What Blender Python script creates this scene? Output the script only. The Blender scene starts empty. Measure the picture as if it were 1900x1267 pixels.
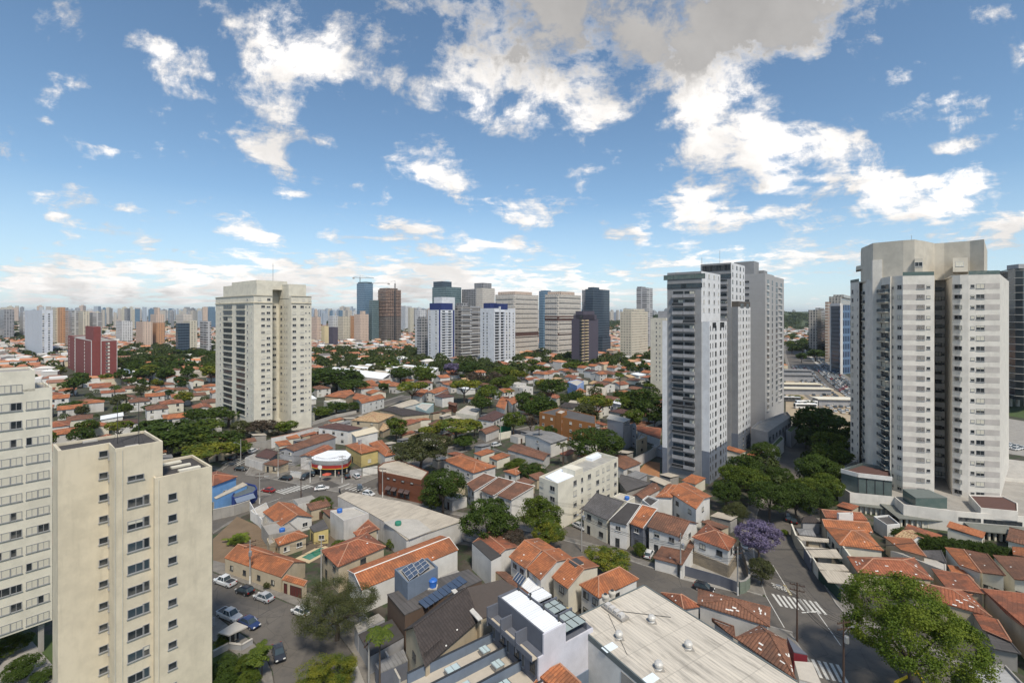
import bpy, math, random
import numpy as np
from mathutils import Vector
rnd = random.Random(7)
HAZE = 0.00005
SC = bpy.context.scene
COL = SC.collection
FPX, CX, HY, CAMH = 890.0, 950.0, 583.0, 55.0        # photo: 1900 x 1267
cam_d = bpy.data.cameras.new('camera'); cam = bpy.data.objects.new('camera', cam_d); COL.objects.link(cam)
cam.location = (0, 0, CAMH); cam.rotation_euler = (math.radians(90), 0, 0)
cam_d.sensor_width = 36; cam_d.lens = 36 * FPX / 1900
cam_d.shift_y = -(633.5 - HY) / 1900
cam_d.clip_start = 1; cam_d.clip_end = 40000
SC.camera = cam
SC.view_settings.view_transform = 'Standard'; SC.view_settings.look = 'None'
SC.view_settings.exposure = 0.36; SC.view_settings.gamma = 1
SC.cycles.volume_bounces = 0; SC.cycles.max_bounces = 6; SC.cycles.transparent_max_bounces = 8
SUN_EL, SUN_AZ = math.radians(56), math.radians(161)   # azimuth clockwise from +Y (view direction)
sl = bpy.data.lights.new('sun', 'SUN'); so = bpy.data.objects.new('sun', sl); COL.objects.link(so)
sl.energy = 3.2; sl.angle = math.radians(8); sl.color = (1.0, .915, .78)
sdir = Vector((math.sin(SUN_AZ) * math.cos(SUN_EL), math.cos(SUN_AZ) * math.cos(SUN_EL), math.sin(SUN_EL)))
so.rotation_euler = sdir.to_track_quat('Z', 'Y').to_euler()
class NT:
 def __init__(s, tree): s.t = tree; s.N = tree.nodes; s.L = tree.links
 def n(s, typ, ins=None, **kw):
  nd = s.N.new(typ)
  for k, v in kw.items(): setattr(nd, k, v)
  if ins:
   for k, v in ins.items():
    sk = nd.inputs[k]
    if hasattr(v, 'links'): s.L.new(v, sk)
    else:
     try: sk.default_value = v
     except Exception: sk.default_value = (v[0], v[1], v[2], 1)
  return nd
 def m(s, op, a, b=0.0, c=0.0, clamp=False):
  nd = s.n('ShaderNodeMath', {0: a, 1: b, 2: c}, operation=op); nd.use_clamp = clamp
  return nd.outputs[0]
 def vm(s, op, a, b=(0, 0, 0)):
  return s.n('ShaderNodeVectorMath', {0: a, 1: b}, operation=op).outputs[0]
 def mix(s, f, a, b, bt='MIX'):
  nd = s.n('ShaderNodeMix', data_type='RGBA', blend_type=bt)
  for i, v in ((0, f), (6, a), (7, b)):
   if hasattr(v, 'links'): s.L.new(v, nd.inputs[i])
   else: nd.inputs[i].default_value = v if i == 0 else (v[0], v[1], v[2], 1)
  return nd.outputs[2]
 def noise(s, vec, scale, det=3, rough=.55):
  nd = s.n('ShaderNodeTexNoise', {'Scale': scale, 'Detail': det, 'Roughness': rough})
  if vec is not None: s.L.new(vec, nd.inputs['Vector'])
  return nd.outputs[0]
 def rng(s, v, a, b, c=0., d=1., smooth=False):
  nd = s.n('ShaderNodeMapRange', {0: v, 1: a, 2: b, 3: c, 4: d})
  if smooth: nd.interpolation_type = 'SMOOTHSTEP'
  return nd.outputs[0]
MATS = {}
def newmat(name):
 m = bpy.data.materials.new(name); m.use_nodes = True
 nt = NT(m.node_tree); b = m.node_tree.nodes['Principled BSDF']
 MATS[name] = m
 return m, nt, b
def mul(c, k): return (c[0] * k, c[1] * k, c[2] * k)
def plain(name, col, rough=.6, metal=0., var=.15, scale=1.5):
 if name in MATS: return MATS[name]
 m, nt, b = newmat(name)
 co = nt.n('ShaderNodeTexCoord').outputs['Object']
 f = nt.noise(co, scale, 4)
 nt.L.new(nt.mix(f, mul(col, 1 - var), mul(col, 1 + var)), b.inputs['Base Color'])
 b.inputs['Roughness'].default_value = rough; b.inputs['Metallic'].default_value = metal
 return m
def stucco(name, col, grime=.35, dirt=None):
 """painted render with rain streaks and blotches"""
 if name in MATS: return MATS[name]
 m, nt, b = newmat(name)
 co = nt.n('ShaderNodeTexCoord').outputs['Object']
 st = nt.noise(nt.vm('MULTIPLY', co, (.7, .7, .09)), 1.0, 6, .7)
 bl = nt.noise(co, .35, 5, .65)
 fn = nt.noise(co, 9.0, 3)
 g = nt.m('MULTIPLY', nt.rng(st, .48, .8, 0, 1, True), grime * .8)
 c = nt.mix(nt.rng(bl, .4, .62, 0, .5), col, mul(col, .7))
 c = nt.mix(g, c, dirt or mul(col, .42))
 c = nt.mix(nt.m('MULTIPLY', fn, .16), c, mul(col, .6))
 nt.L.new(c, b.inputs['Base Color']); b.inputs['Roughness'].default_value = .85
 bp = nt.n('ShaderNodeBump', {'Height': fn, 'Strength': .15, 'Distance': .05})
 nt.L.new(bp.outputs[0], b.inputs['Normal'])
 return m
def tile(name, c1, c2, moss=(.06, .045, .035), mossf=.5, du=.5, dv=.6, spots=0.):
 """roof tiles: columns and courses along the slope, fired-clay variation, lichen"""
 if name in MATS: return MATS[name]
 m, nt, b = newmat(name)
 uv = nt.n('ShaderNodeUVMap').outputs[0]
 sp = nt.n('ShaderNodeSeparateXYZ', {0: uv})
 u = nt.m('DIVIDE', sp.outputs[0], du); v = nt.m('DIVIDE', sp.outputs[1], dv)
 fu = nt.m('FRACT', u); fv = nt.m('FRACT', v)
 col = nt.m('SINE', nt.m('MULTIPLY', fu, math.pi))
 cell = nt.n('ShaderNodeCombineXYZ', {0: nt.m('FLOOR', u), 1: nt.m('FLOOR', v)}).outputs[0]
 wn = nt.n('ShaderNodeTexWhiteNoise', {'Vector': cell}, noise_dimensions='2D').outputs[0]
 oi = nt.n('ShaderNodeObjectInfo').outputs['Random']
 co = nt.n('ShaderNodeTexCoord').outputs['Object']
 seed = nt.vm('ADD', co, nt.n('ShaderNodeCombineXYZ', {0: nt.m('MULTIPLY', oi, 97.0)}).outputs[0])
 big = nt.noise(seed, .28, 4, .6); mid = nt.noise(seed, 1.4, 4, .65)
 c = nt.mix(wn, c1, c2)
 c = nt.mix(nt.m('MULTIPLY', nt.rng(mid, .42, .72), .5), c, mul(c1, 1.25))
 c = nt.mix(nt.m('MULTIPLY', nt.rng(big, .44, .60, 0, 1, True), mossf), c, moss)
 c = nt.mix(nt.m('MULTIPLY', nt.rng(nt.noise(seed, 3.5, 4, .7), .5, .66), .45), c, mul(c2, .5))
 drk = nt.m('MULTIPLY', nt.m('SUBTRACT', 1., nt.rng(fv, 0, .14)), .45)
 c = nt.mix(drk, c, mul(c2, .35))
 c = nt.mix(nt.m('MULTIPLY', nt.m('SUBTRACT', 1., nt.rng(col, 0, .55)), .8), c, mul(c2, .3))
 c = nt.mix(nt.m('MULTIPLY', oi, .35), c, mul(c2, .7))
 if spots:
  c = nt.mix(nt.m('MULTIPLY', nt.rng(nt.noise(seed, 2.2, 5, .7), .52, .6), spots), c, (.62, .5, .3))
 nt.L.new(c, b.inputs['Base Color']); b.inputs['Roughness'].default_value = .9
 hgt = nt.m('ADD', col, nt.m('MULTIPLY', fv, -.4))
 bp = nt.n('ShaderNodeBump', {'Height': hgt, 'Strength': .6, 'Distance': .06})
 nt.L.new(bp.outputs[0], b.inputs['Normal'])
 return m
def corrug(name, c1, c2, du=.5, dv=1.9, metal=0., rough=.7, stain=.5):
 if name in MATS: return MATS[name]
 m, nt, b = newmat(name)
 uv = nt.n('ShaderNodeUVMap').outputs[0]
 sp = nt.n('ShaderNodeSeparateXYZ', {0: uv})
 fu = nt.m('SINE', nt.m('MULTIPLY', nt.m('FRACT', nt.m('DIVIDE', sp.outputs[0], du)), math.pi))
 fv = nt.m('FRACT', nt.m('DIVIDE', sp.outputs[1], dv))
 cell = nt.n('ShaderNodeCombineXYZ', {0: nt.m('FLOOR', nt.m('DIVIDE', sp.outputs[0], 1.1)), 1: nt.m('FLOOR', nt.m('DIVIDE', sp.outputs[1], dv))}).outputs[0]
 wn = nt.n('ShaderNodeTexWhiteNoise', {'Vector': cell}, noise_dimensions='2D').outputs[0]
 st = nt.noise(nt.vm('MULTIPLY', uv, (.9, .12, 1)), 1.3, 5, .65)
 c = nt.mix(nt.m('MULTIPLY', wn, .8), c1, c2)
 c = nt.mix(nt.m('MULTIPLY', nt.rng(st, .5, .72), stain), c, mul(c2, .35))
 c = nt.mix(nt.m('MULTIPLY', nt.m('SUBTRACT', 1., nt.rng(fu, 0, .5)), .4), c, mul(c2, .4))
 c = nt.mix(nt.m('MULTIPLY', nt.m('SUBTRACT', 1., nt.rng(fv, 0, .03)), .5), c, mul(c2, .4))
 nt.L.new(c, b.inputs['Base Color']); b.inputs['Roughness'].default_value = rough; b.inputs['Metallic'].default_value = metal
 bp = nt.n('ShaderNodeBump', {'Height': fu, 'Strength': .5, 'Distance': .05})
 nt.L.new(bp.outputs[0], b.inputs['Normal'])
 return m
def brick(name, c1, c2, sx=.6, sy=.2):
 if name in MATS: return MATS[name]
 m, nt, b = newmat(name)
 uv = nt.n('ShaderNodeUVMap').outputs[0]
 bt = nt.n('ShaderNodeTexBrick', {'Vector': uv, 'Color1': (*c1, 1), 'Color2': (*c2, 1), 'Mortar': (*mul(c1, .6), 1), 'Scale': 1., 'Mortar Size': .015, 'Brick Width': sx, 'Row Height': sy})
 co = nt.n('ShaderNodeTexCoord').outputs['Object']
 c = nt.mix(nt.m('MULTIPLY', nt.noise(co, .5, 4), .5), bt.outputs[0], mul(c2, .7))
 nt.L.new(c, b.inputs['Base Color']); b.inputs['Roughness'].default_value = .9
 return m
def glassm(name, col=(.02, .026, .032), rough=.08, var=1.):
 if name in MATS: return MATS[name]
 m, nt, b = newmat(name)
 oi = nt.n('ShaderNodeObjectInfo').outputs['Random']
 co = nt.n('ShaderNodeTexCoord').outputs['Object']
 f = nt.rng(nt.noise(co, .9, 2), .4, .65)
 c = nt.mix(nt.m('MULTIPLY', nt.m('MULTIPLY', oi, f), .35 * var), col, (.35, .33, .29))
 nt.L.new(c, b.inputs['Base Color']); b.inputs['Roughness'].default_value = rough
 b.inputs['Specular IOR Level'].default_value = .3
 return m
def facade(name, wall, glass, du, dv, wu, wv, band=0., jitter=.6, mull=0., rough=.5, vstripe=None):
 """wall of small windows for buildings far away: a grid of openings in the surface pattern"""
 if name in MATS: return MATS[name]
 m, nt, b = newmat(name)
 uv = nt.n('ShaderNodeUVMap').outputs[0]
 sp = nt.n('ShaderNodeSeparateXYZ', {0: uv})
 u = nt.m('DIVIDE', sp.outputs[0], du); v = nt.m('DIVIDE', sp.outputs[1], dv)
 fu = nt.m('FRACT', u); fv = nt.m('FRACT', v)
 mu = nt.m('LESS_THAN', nt.m('ABSOLUTE', nt.m('SUBTRACT', fu, .5)), wu / 2)
 mv = nt.m('LESS_THAN', nt.m('ABSOLUTE', nt.m('SUBTRACT', fv, .5)), wv / 2)
 ms = nt.m('MULTIPLY', mu, mv)
 cell = nt.n('ShaderNodeCombineXYZ', {0: nt.m('FLOOR', u), 1: nt.m('FLOOR', v)}).outputs[0]
 wn = nt.n('ShaderNodeTexWhiteNoise', {'Vector': cell}, noise_dimensions='2D').outputs[0]
 co = nt.n('ShaderNodeTexCoord').outputs['Object']
 gc = nt.mix(nt.m('MULTIPLY', nt.m('POWER', wn, 2.), jitter), glass, mul(wall, .8))
 wc = nt.mix(nt.m('MULTIPLY', nt.noise(co, .08, 3), .5), wall, mul(wall, .75))
 if vstripe:
  vs = nt.m('LESS_THAN', nt.m('FRACT', nt.m('DIVIDE', sp.outputs[0], vstripe[1])), vstripe[2])
  wc = nt.mix(vs, wc, vstripe[0])
 c = nt.mix(ms, wc, gc)
 if band:
  c = nt.mix(nt.m('LESS_THAN', fv, band), c, mul(wall, 1.1))
 nt.L.new(c, b.inputs['Base Color'])
 r = nt.rng(ms, 0, 1, .85, .12); nt.L.new(r, b.inputs['Roughness'])
 return m
class MB:
 def __init__(s, ang=0.): s.v = []; s.f = []; s.m = []; s.ang = ang
 def poly(s, pts, mi=0):
  n = len(s.v); s.v += [(p[0], p[1], p[2]) for p in pts]; s.f.append(list(range(n, n + len(pts)))); s.m.append(mi)
 def prism(s, pts, z0, z1, mi=0, mt=None, bottom=False):
  n = len(pts)
  for i in range(n):
   a, b = pts[i], pts[(i + 1) % n]
   s.poly([(a[0], a[1], z0), (b[0], b[1], z0), (b[0], b[1], z1), (a[0], a[1], z1)], mi)
  s.poly([(p[0], p[1], z1) for p in pts], mi if mt is None else mt)
  if bottom: s.poly([(p[0], p[1], z0) for p in reversed(pts)], mi)
 def ob(s, o, u, v, w, mi=0):
  """box: corner o, edge vectors u v w (right-handed)"""
  o, u, v, w = Vector(o), Vector(u), Vector(v), Vector(w)
  P = [o, o + u, o + u + v, o + v]; Q = [p + w for p in P]
  s.poly([P[3], P[2], P[1], P[0]], mi); s.poly(Q, mi)
  for i in range(4):
   j = (i + 1) % 4; s.poly([P[i], P[j], Q[j], Q[i]], mi)
 def box(s, x0, y0, z0, x1, y1, z1, mi=0): s.ob((x0, y0, z0), (x1 - x0, 0, 0), (0, y1 - y0, 0), (0, 0, z1 - z0), mi)
 def slab(s, pts, t, mi=0):
  """sloping sheet with thickness t below the given top polygon (ccw from above)"""
  n = len(pts); B = [(p[0], p[1], p[2] - t) for p in pts]
  s.poly(pts, mi); s.poly(B[::-1], mi)
  for i in range(n):
   j = (i + 1) % n; s.poly([B[i], B[j], pts[j], pts[i]], mi)
 def tube(s, a, b, r0, r1=None, n=6, mi=0, cap=True):
  a, b = Vector(a), Vector(b); r1 = r0 if r1 is None else r1
  d = (b - a);
  if d.length < 1e-5: return
  d.normalize(); x = d.orthogonal().normalized(); y = d.cross(x)
  A = [a + (x * math.cos(2 * math.pi * i / n) + y * math.sin(2 * math.pi * i / n)) * r0 for i in range(n)]
  B = [b + (x * math.cos(2 * math.pi * i / n) + y * math.sin(2 * math.pi * i / n)) * r1 for i in range(n)]
  for i in range(n):
   j = (i + 1) % n; s.poly([A[i], A[j], B[j], B[i]], mi)
  if cap: s.poly(B, mi); s.poly(A[::-1], mi)
 def lathe(s, prof, c=(0, 0, 0), n=12, mi=0):
  for (r0, z0), (r1, z1) in zip(prof, prof[1:]):
   for i in range(n):
    a0, a1 = 2 * math.pi * i / n, 2 * math.pi * (i + 1) / n
    q = [(c[0] + r0 * math.cos(a0), c[1] + r0 * math.sin(a0), c[2] + z0), (c[0] + r0 * math.cos(a1), c[1] + r0 * math.sin(a1), c[2] + z0),
                     (c[0] + r1 * math.cos(a1), c[1] + r1 * math.sin(a1), c[2] + z1), (c[0] + r1 * math.cos(a0), c[1] + r1 * math.sin(a0), c[2] + z1)]
    if r0 < 1e-4: q = [q[0], q[2], q[3]]
    elif r1 < 1e-4: q = [q[0], q[1], q[2]]
    s.poly(q, mi)
 def mesh(s, name, mats):
  me = bpy.data.meshes.new(name); me.from_pydata(s.v, [], s.f)
  for m in (mats if isinstance(mats, (list, tuple)) else [mats]): me.materials.append(m)
  uvl = me.uv_layers.new(name='UVMap'); uv = uvl.data
  ca, sa = math.cos(-s.ang), math.sin(-s.ang)
  for p in me.polygons:
   p.material_index = s.m[p.index] if s.m[p.index] < len(me.materials) else 0
   n = p.normal
   if abs(n.z) > .995: ux, uy = (ca, -sa, 0), (sa, ca, 0)
   else:
    h = math.hypot(n.x, n.y); ux = (-n.y / h, n.x / h, 0)
    uy = (-n.z * n.x / h, -n.z * n.y / h, h)
   for li in p.loop_indices:
    c = me.vertices[me.loops[li].vertex_index].co
    uv[li].uv = (c.x * ux[0] + c.y * ux[1], c.x * uy[0] + c.y * uy[1] + c.z * uy[2])
  me.update(); return me
 def build(s, name, mats, parent=None, loc=None, rz=0.):
  return link(s.mesh(name, mats), name, parent, loc, rz)
def link(me, name, parent=None, loc=None, rz=0.):
 o = bpy.data.objects.new(name, me); COL.objects.link(o)
 if parent is not None: o.parent = parent
 if loc is not None: o.location = loc
 if rz: o.rotation_euler = (0, 0, rz)
 return o
def tag(o, label=None, cat=None, group=None, kind=None):
 if label: o['label'] = label
 if cat: o['category'] = cat
 if group: o['group'] = group
 if kind: o['kind'] = kind
 return o
def thing(name, label, cat, loc=(0, 0, 0), rz=0., group=None):
 o = bpy.data.objects.new(name, None); COL.objects.link(o)
 o.location = loc; o.rotation_euler = (0, 0, rz); o.empty_display_size = 1
 return tag(o, label, cat, group)
def P(px, py, z=0.):
 D = (CAMH - z) * FPX / (py - HY)
 return Vector(((px - CX) / FPX * D, D, z))
def PD(px, D, z=0.): return Vector(((px - CX) / FPX * D, D, z))
def ZT(py, D): return CAMH + (HY - py) * D / FPX
VIEWS = dict(A=(0, 660, 3.958), B=(0, 947, 3.958), C=(380, 947, 3.958), D=(800, 947, 3.958), E=(1200, 947, 3.958), F=(1540, 947, 3.958),
             G=(380, 760, 5.278), H=(700, 760, 5.278), I=(1000, 760, 5.278), J=(1180, 460, 5.278), K=(1180, 680, 5.278), L=(1540, 420, 5.278),
             M=(1540, 640, 3.52), N=(380, 500, 4.222), O=(0, 540, 4.75), V=(760, 500, 3.958), Q=(560, 660, 7.917), R=(780, 660, 7.917),
             S=(1000, 660, 7.917), W=(1400, 900, 7.917), X=(0, 640, 7.917), Y=(200, 680, 7.917), a=(640, 1080, 6.775), b=(860, 1080, 6.775),
             c=(1660, 940, 7.917), d=(380, 1060, 6.121), e=(1400, 760, 7.917), f=(1440, 660, 10.556))
def px(view, x, y):
 if view == '': return (x, y)
 ox, oy, s = VIEWS[view]; return (ox + x / s, oy + y / s)
def W(view, x, y, z=0.): return P(*px(view, x, y), z)
TH = math.radians(40.6)
RD = Vector((math.sin(TH), math.cos(TH), 0)); LD = Vector((-math.cos(TH), math.sin(TH), 0))
def along(Cp, d, pxx):
 k = (pxx - CX) / FPX; t = (k * Cp.y - Cp.x) / (d.x - k * d.y)
 return Cp + d * t
OCC = np.zeros((1400, 1400), bool)                       # 2 m cells: x -1400..1400, y 0..2800
def occupy(pts, pad=2.0):
 q = np.array([(p[0], p[1]) for p in pts], float); c = q.mean(0); d = q - c; L = np.linalg.norm(d, axis=1, keepdims=True) + 1e-6; q = c + d * (1 + pad / L)
 i0, j0 = np.floor((q.min(0) + (1400, 0)) / 2).astype(int) - 1; i1, j1 = np.ceil((q.max(0) + (1400, 0)) / 2).astype(int) + 1
 i0, j0, i1, j1 = max(i0, 0), max(j0, 0), min(i1, 1400), min(j1, 1400)
 if i1 <= i0 or j1 <= j0: return
 X, Y = np.meshgrid(np.arange(i0, i1) * 2 - 1399., np.arange(j0, j1) * 2 + 1., indexing='ij'); ins = np.zeros(X.shape, bool)
 for k in range(len(q)):
  (xa, ya), (xb, yb) = q[k], q[k - 1]
  if abs(ya - yb) < 1e-9: continue
  ins ^= ((ya > Y) != (yb > Y)) & (X < (xb - xa) * (Y - ya) / (yb - ya) + xa)
 OCC[i0:i1, j0:j1] |= ins
def is_free(x, y, r=5):
 i, j, k = int((x + 1400) / 2), int(y / 2), int(r / 2)
 if i - k < 0 or j - k < 0 or i + k >= 1400 or j + k >= 1400: return y > 2700
 return not OCC[i - k:i + k + 1, j - k:j + k + 1].any()
T_OR = tile('tile_orange', (.50, .18, .07), (.34, .115, .048), moss=(.13, .07, .042), mossf=.65)
T_RED = tile('tile_red', (.40, .135, .065), (.27, .09, .045), moss=(.09, .055, .04), mossf=.7)
T_BRN = tile('tile_brown', (.26, .12, .07), (.17, .08, .05), mossf=.5)
T_DRK = tile('tile_dark', (.075, .06, .055), (.05, .04, .037), moss=(.035, .03, .028), mossf=.3)
T_GRY = tile('tile_grey', (.15, .14, .14), (.10, .095, .095), moss=(.05, .045, .04), mossf=.4)
T_TAN = tile('tile_tan', (.55, .38, .2), (.38, .22, .11), mossf=.3, spots=.8)
T_MAR = tile('tile_maroon', (.13, .065, .055), (.09, .045, .04), mossf=.3)
ROOF_L = corrug('roof_light_sheet', (.52, .46, .37), (.41, .36, .29), .5, 2.4)
ROOF_D = corrug('roof_dark_sheet', (.11, .10, .095), (.075, .07, .066), .9, 3)
ROOF_G = corrug('roof_grey_sheet', (.26, .255, .25), (.17, .165, .16), .6, 2.4)
ROOF_W = corrug('roof_white_sheet', (.85, .87, .88), (.74, .76, .78), .45, 6, stain=.2)
ROOF_B = plain('roof_membrane_dark', (.055, .05, .048), .95, 0, .3, .7)
CONC = stucco('concrete_old', (.33, .31, .28), .6)
CONC_L = stucco('concrete_light', (.48, .45, .40), .5)
WHITE = stucco('wall_white', (.70, .685, .65), .35)
WHITE2 = stucco('wall_white_dirty', (.60, .58, .55), .6)
CREAM = stucco('wall_cream', (.66, .585, .445), .5)
CREAM2 = stucco('wall_cream_pale', (.70, .66, .55), .15)
BEIGE = stucco('wall_beige', (.50, .42, .30), .4)
YELLOW = stucco('wall_yellow', (.58, .47, .2), .3)
GREYW = stucco('wall_grey', (.36, .36, .37), .3)
BLUEG = stucco('wall_blue_grey', (.16, .20, .26), .3)
DGREY = stucco('wall_dark_grey', (.13, .14, .17), .2)
BLUE = stucco('wall_blue', (.18, .38, .68), .25)
NAVY = stucco('wall_navy', (.02, .05, .22), .2)
WHITE_SHADE = stucco('wall_white_shade_tint', (.62, .61, .66), .1)  # white wall with its bluish shade put into the colour
STONE = brick('wall_stone', (.32, .27, .2), (.22, .19, .15), .7, .35)
OCHRE = brick('wall_ochre_brick', (.40, .17, .05), (.33, .135, .04), .4, .12)
BRICKB = brick('wall_brown_brick', (.22, .075, .035), (.16, .055, .028), .4, .12)
MORTAR = plain('ridge_mortar', (.42, .22, .14), .9, 0, .3, 3)
MORTAR_W = plain('mortar_white', (.7, .68, .64), .9, 0, .2, 3)
FR_W = plain('frame_white', (.6, .59, .57), .5)
FR_G = plain('frame_grey', (.3, .3, .3), .5)
FR_D = plain('frame_dark', (.05, .05, .05), .5)
GL = glassm('glass_dark'); GLB = glassm('glass_bluish', (.04, .06, .075), .06, .4); GLG = glassm('glass_greenish', (.09, .13, .12), .08, .8)
BLIND = plain('blind_pale', (.56, .53, .44), .7, 0, .08, 2)
BLINDW = plain('blind_white', (.62, .62, .6), .7, 0, .08, 2)
WOOD = plain('wood_dark', (.07, .04, .028), .8, 0, .3, 2)
REDDOOR = plain('door_oxblood', (.10, .022, .018), .6, 0, .2, 3)
METAL_D = plain('metal_dark', (.05, .052, .055), .45, .3)
METAL_G = plain('metal_galvanised', (.42, .43, .44), .4, .6)
TANK_B = plain('tank_blue', (.03, .14, .48), .5, 0, .1)
TANK_C = plain('tank_cement', (.45, .42, .36), .9, 0, .2)
SOLAR = glassm('solar_cells', (.055, .08, .13), .2, .15)
RUBBER = plain('rubber', (.02, .02, .02), .8)
POLE_M = plain('pole_concrete', (.32, .31, .29), .9, 0, .2)
WIRE_M = plain('wire_black', (.015, .015, .015), .6)
def asphalt():
 m, nt, b = newmat('asphalt')
 co = nt.n('ShaderNodeTexCoord').outputs['Object']
 big = nt.noise(co, .06, 5, .6); mid = nt.noise(co, .5, 5, .65); fn = nt.noise(co, 14, 2)
 c = nt.mix(nt.rng(big, .35, .65), (.105, .093, .080), (.155, .138, .118))
 c = nt.mix(nt.m('MULTIPLY', nt.rng(mid, .5, .7), .5), c, (.055, .053, .052))
 vc = nt.n('ShaderNodeTexVoronoi', {'Vector': co, 'Scale': .11}).outputs[1]
 c = nt.mix(nt.m('MULTIPLY', nt.m('GREATER_THAN', nt.n('ShaderNodeSeparateXYZ', {0: vc}).outputs[0], .8), .35), c, (.06, .057, .055))
 c = nt.mix(nt.m('MULTIPLY', fn, .3), c, (.05, .048, .046))
 vo = nt.n('ShaderNodeTexVoronoi', {'Vector': co, 'Scale': .22}, feature='DISTANCE_TO_EDGE').outputs[0]
 c = nt.mix(nt.m('MULTIPLY', nt.m('LESS_THAN', vo, .006), .5), c, (.03, .03, .03))
 nt.L.new(c, b.inputs['Base Color']); b.inputs['Roughness'].default_value = .9
 return m
ASPH = asphalt()
def pave():
 m, nt, b = newmat('pavement')
 co = nt.n('ShaderNodeTexCoord').outputs['Object']
 mid = nt.noise(co, .7, 5, .6); fn = nt.noise(co, 8, 2)
 c = nt.mix(nt.rng(mid, .35, .7), (.20, .183, .16), (.11, .10, .088))
 c = nt.mix(nt.m('MULTIPLY', fn, .3), c, (.3, .28, .25))
 nt.L.new(c, b.inputs['Base Color']); b.inputs['Roughness'].default_value = .9
 return m
PAVE = pave()
PAINT = plain('road_paint', (.55, .54, .5), .8, 0, .35, 2.5)
def groundm():
 m, nt, b = newmat('yard_ground')
 co = nt.n('ShaderNodeTexCoord').outputs['Object']
 a = nt.noise(co, .11, 5, .6); b2 = nt.noise(co, .35, 4, .6); f = nt.noise(co, 4, 3)
 c = nt.mix(nt.rng(a, .45, .55), (.085, .073, .058), (.045, .037, .025))
 c = nt.mix(nt.rng(b2, .46, .56), c, (.035, .055, .018))
 c = nt.mix(nt.m('MULTIPLY', f, .4), c, (.06, .055, .045))
 nt.L.new(c, b.inputs['Base Color']); b.inputs['Roughness'].default_value = .95
 return m
YARD = groundm()
GRASS = plain('grass_ground', (.055, .085, .022), .95, 0, .4, .4)
DIRT = plain('dirt_ground', (.17, .12, .075), .95, 0, .35, .3)
SANDY = plain('sandy_lot', (.36, .29, .2), .95, 0, .25, .15)
def leafm(name, a, b_, c_, tr=.35):
 m, nt, b = newmat(name)
 isl = nt.n('ShaderNodeNewGeometry').outputs['Random Per Island']
 oi = nt.n('ShaderNodeObjectInfo').outputs['Random']
 co = nt.n('ShaderNodeTexCoord').outputs['Object']
 cl = nt.noise(co, 5.0, 3)
 c = nt.mix(isl, a, b_)
 c = nt.mix(nt.rng(cl, .42, .62), c, c_)
 c = nt.mix(nt.m('MULTIPLY', oi, .3), c, mul(a, .7))
 nt.L.new(c, b.inputs['Base Color']); b.inputs['Roughness'].default_value = .65; b.inputs['Specular IOR Level'].default_value = .25
 t = nt.n('ShaderNodeBsdfTranslucent', {0: c})
 mx = nt.n('ShaderNodeMixShader', {0: tr, 1: b.outputs[0], 2: t.outputs[0]})
 nt.L.new(mx.outputs[0], m.node_tree.nodes['Material Output'].inputs[0])
 return m
LF = dict(dark=leafm('leaf_dark', (.034, .064, .010), (.085, .122, .018), (.065, .108, .014)),
          green=leafm('leaf_green', (.052, .090, .012), (.11, .155, .018), (.145, .18, .02)),
          vivid=leafm('leaf_vivid', (.075, .125, .012), (.14, .20, .018), (.20, .24, .025)),
          yellow=leafm('leaf_yellow', (.16, .18, .018), (.28, .26, .03), (.08, .13, .02)),
          olive=leafm('leaf_olive', (.06, .072, .022), (.12, .125, .045), (.09, .10, .034)),
          purple=leafm('leaf_purple', (.17, .14, .25), (.27, .23, .35), (.12, .10, .16)),
          rust=leafm('leaf_rust', (.10, .075, .05), (.14, .10, .07), (.06, .05, .035)))
BARK = plain('bark', (.085, .065, .05), .95, 0, .3, 3)
FARLEAF = leafm('leaf_far', (.048, .070, .016), (.105, .13, .028), (.036, .056, .013))
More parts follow.
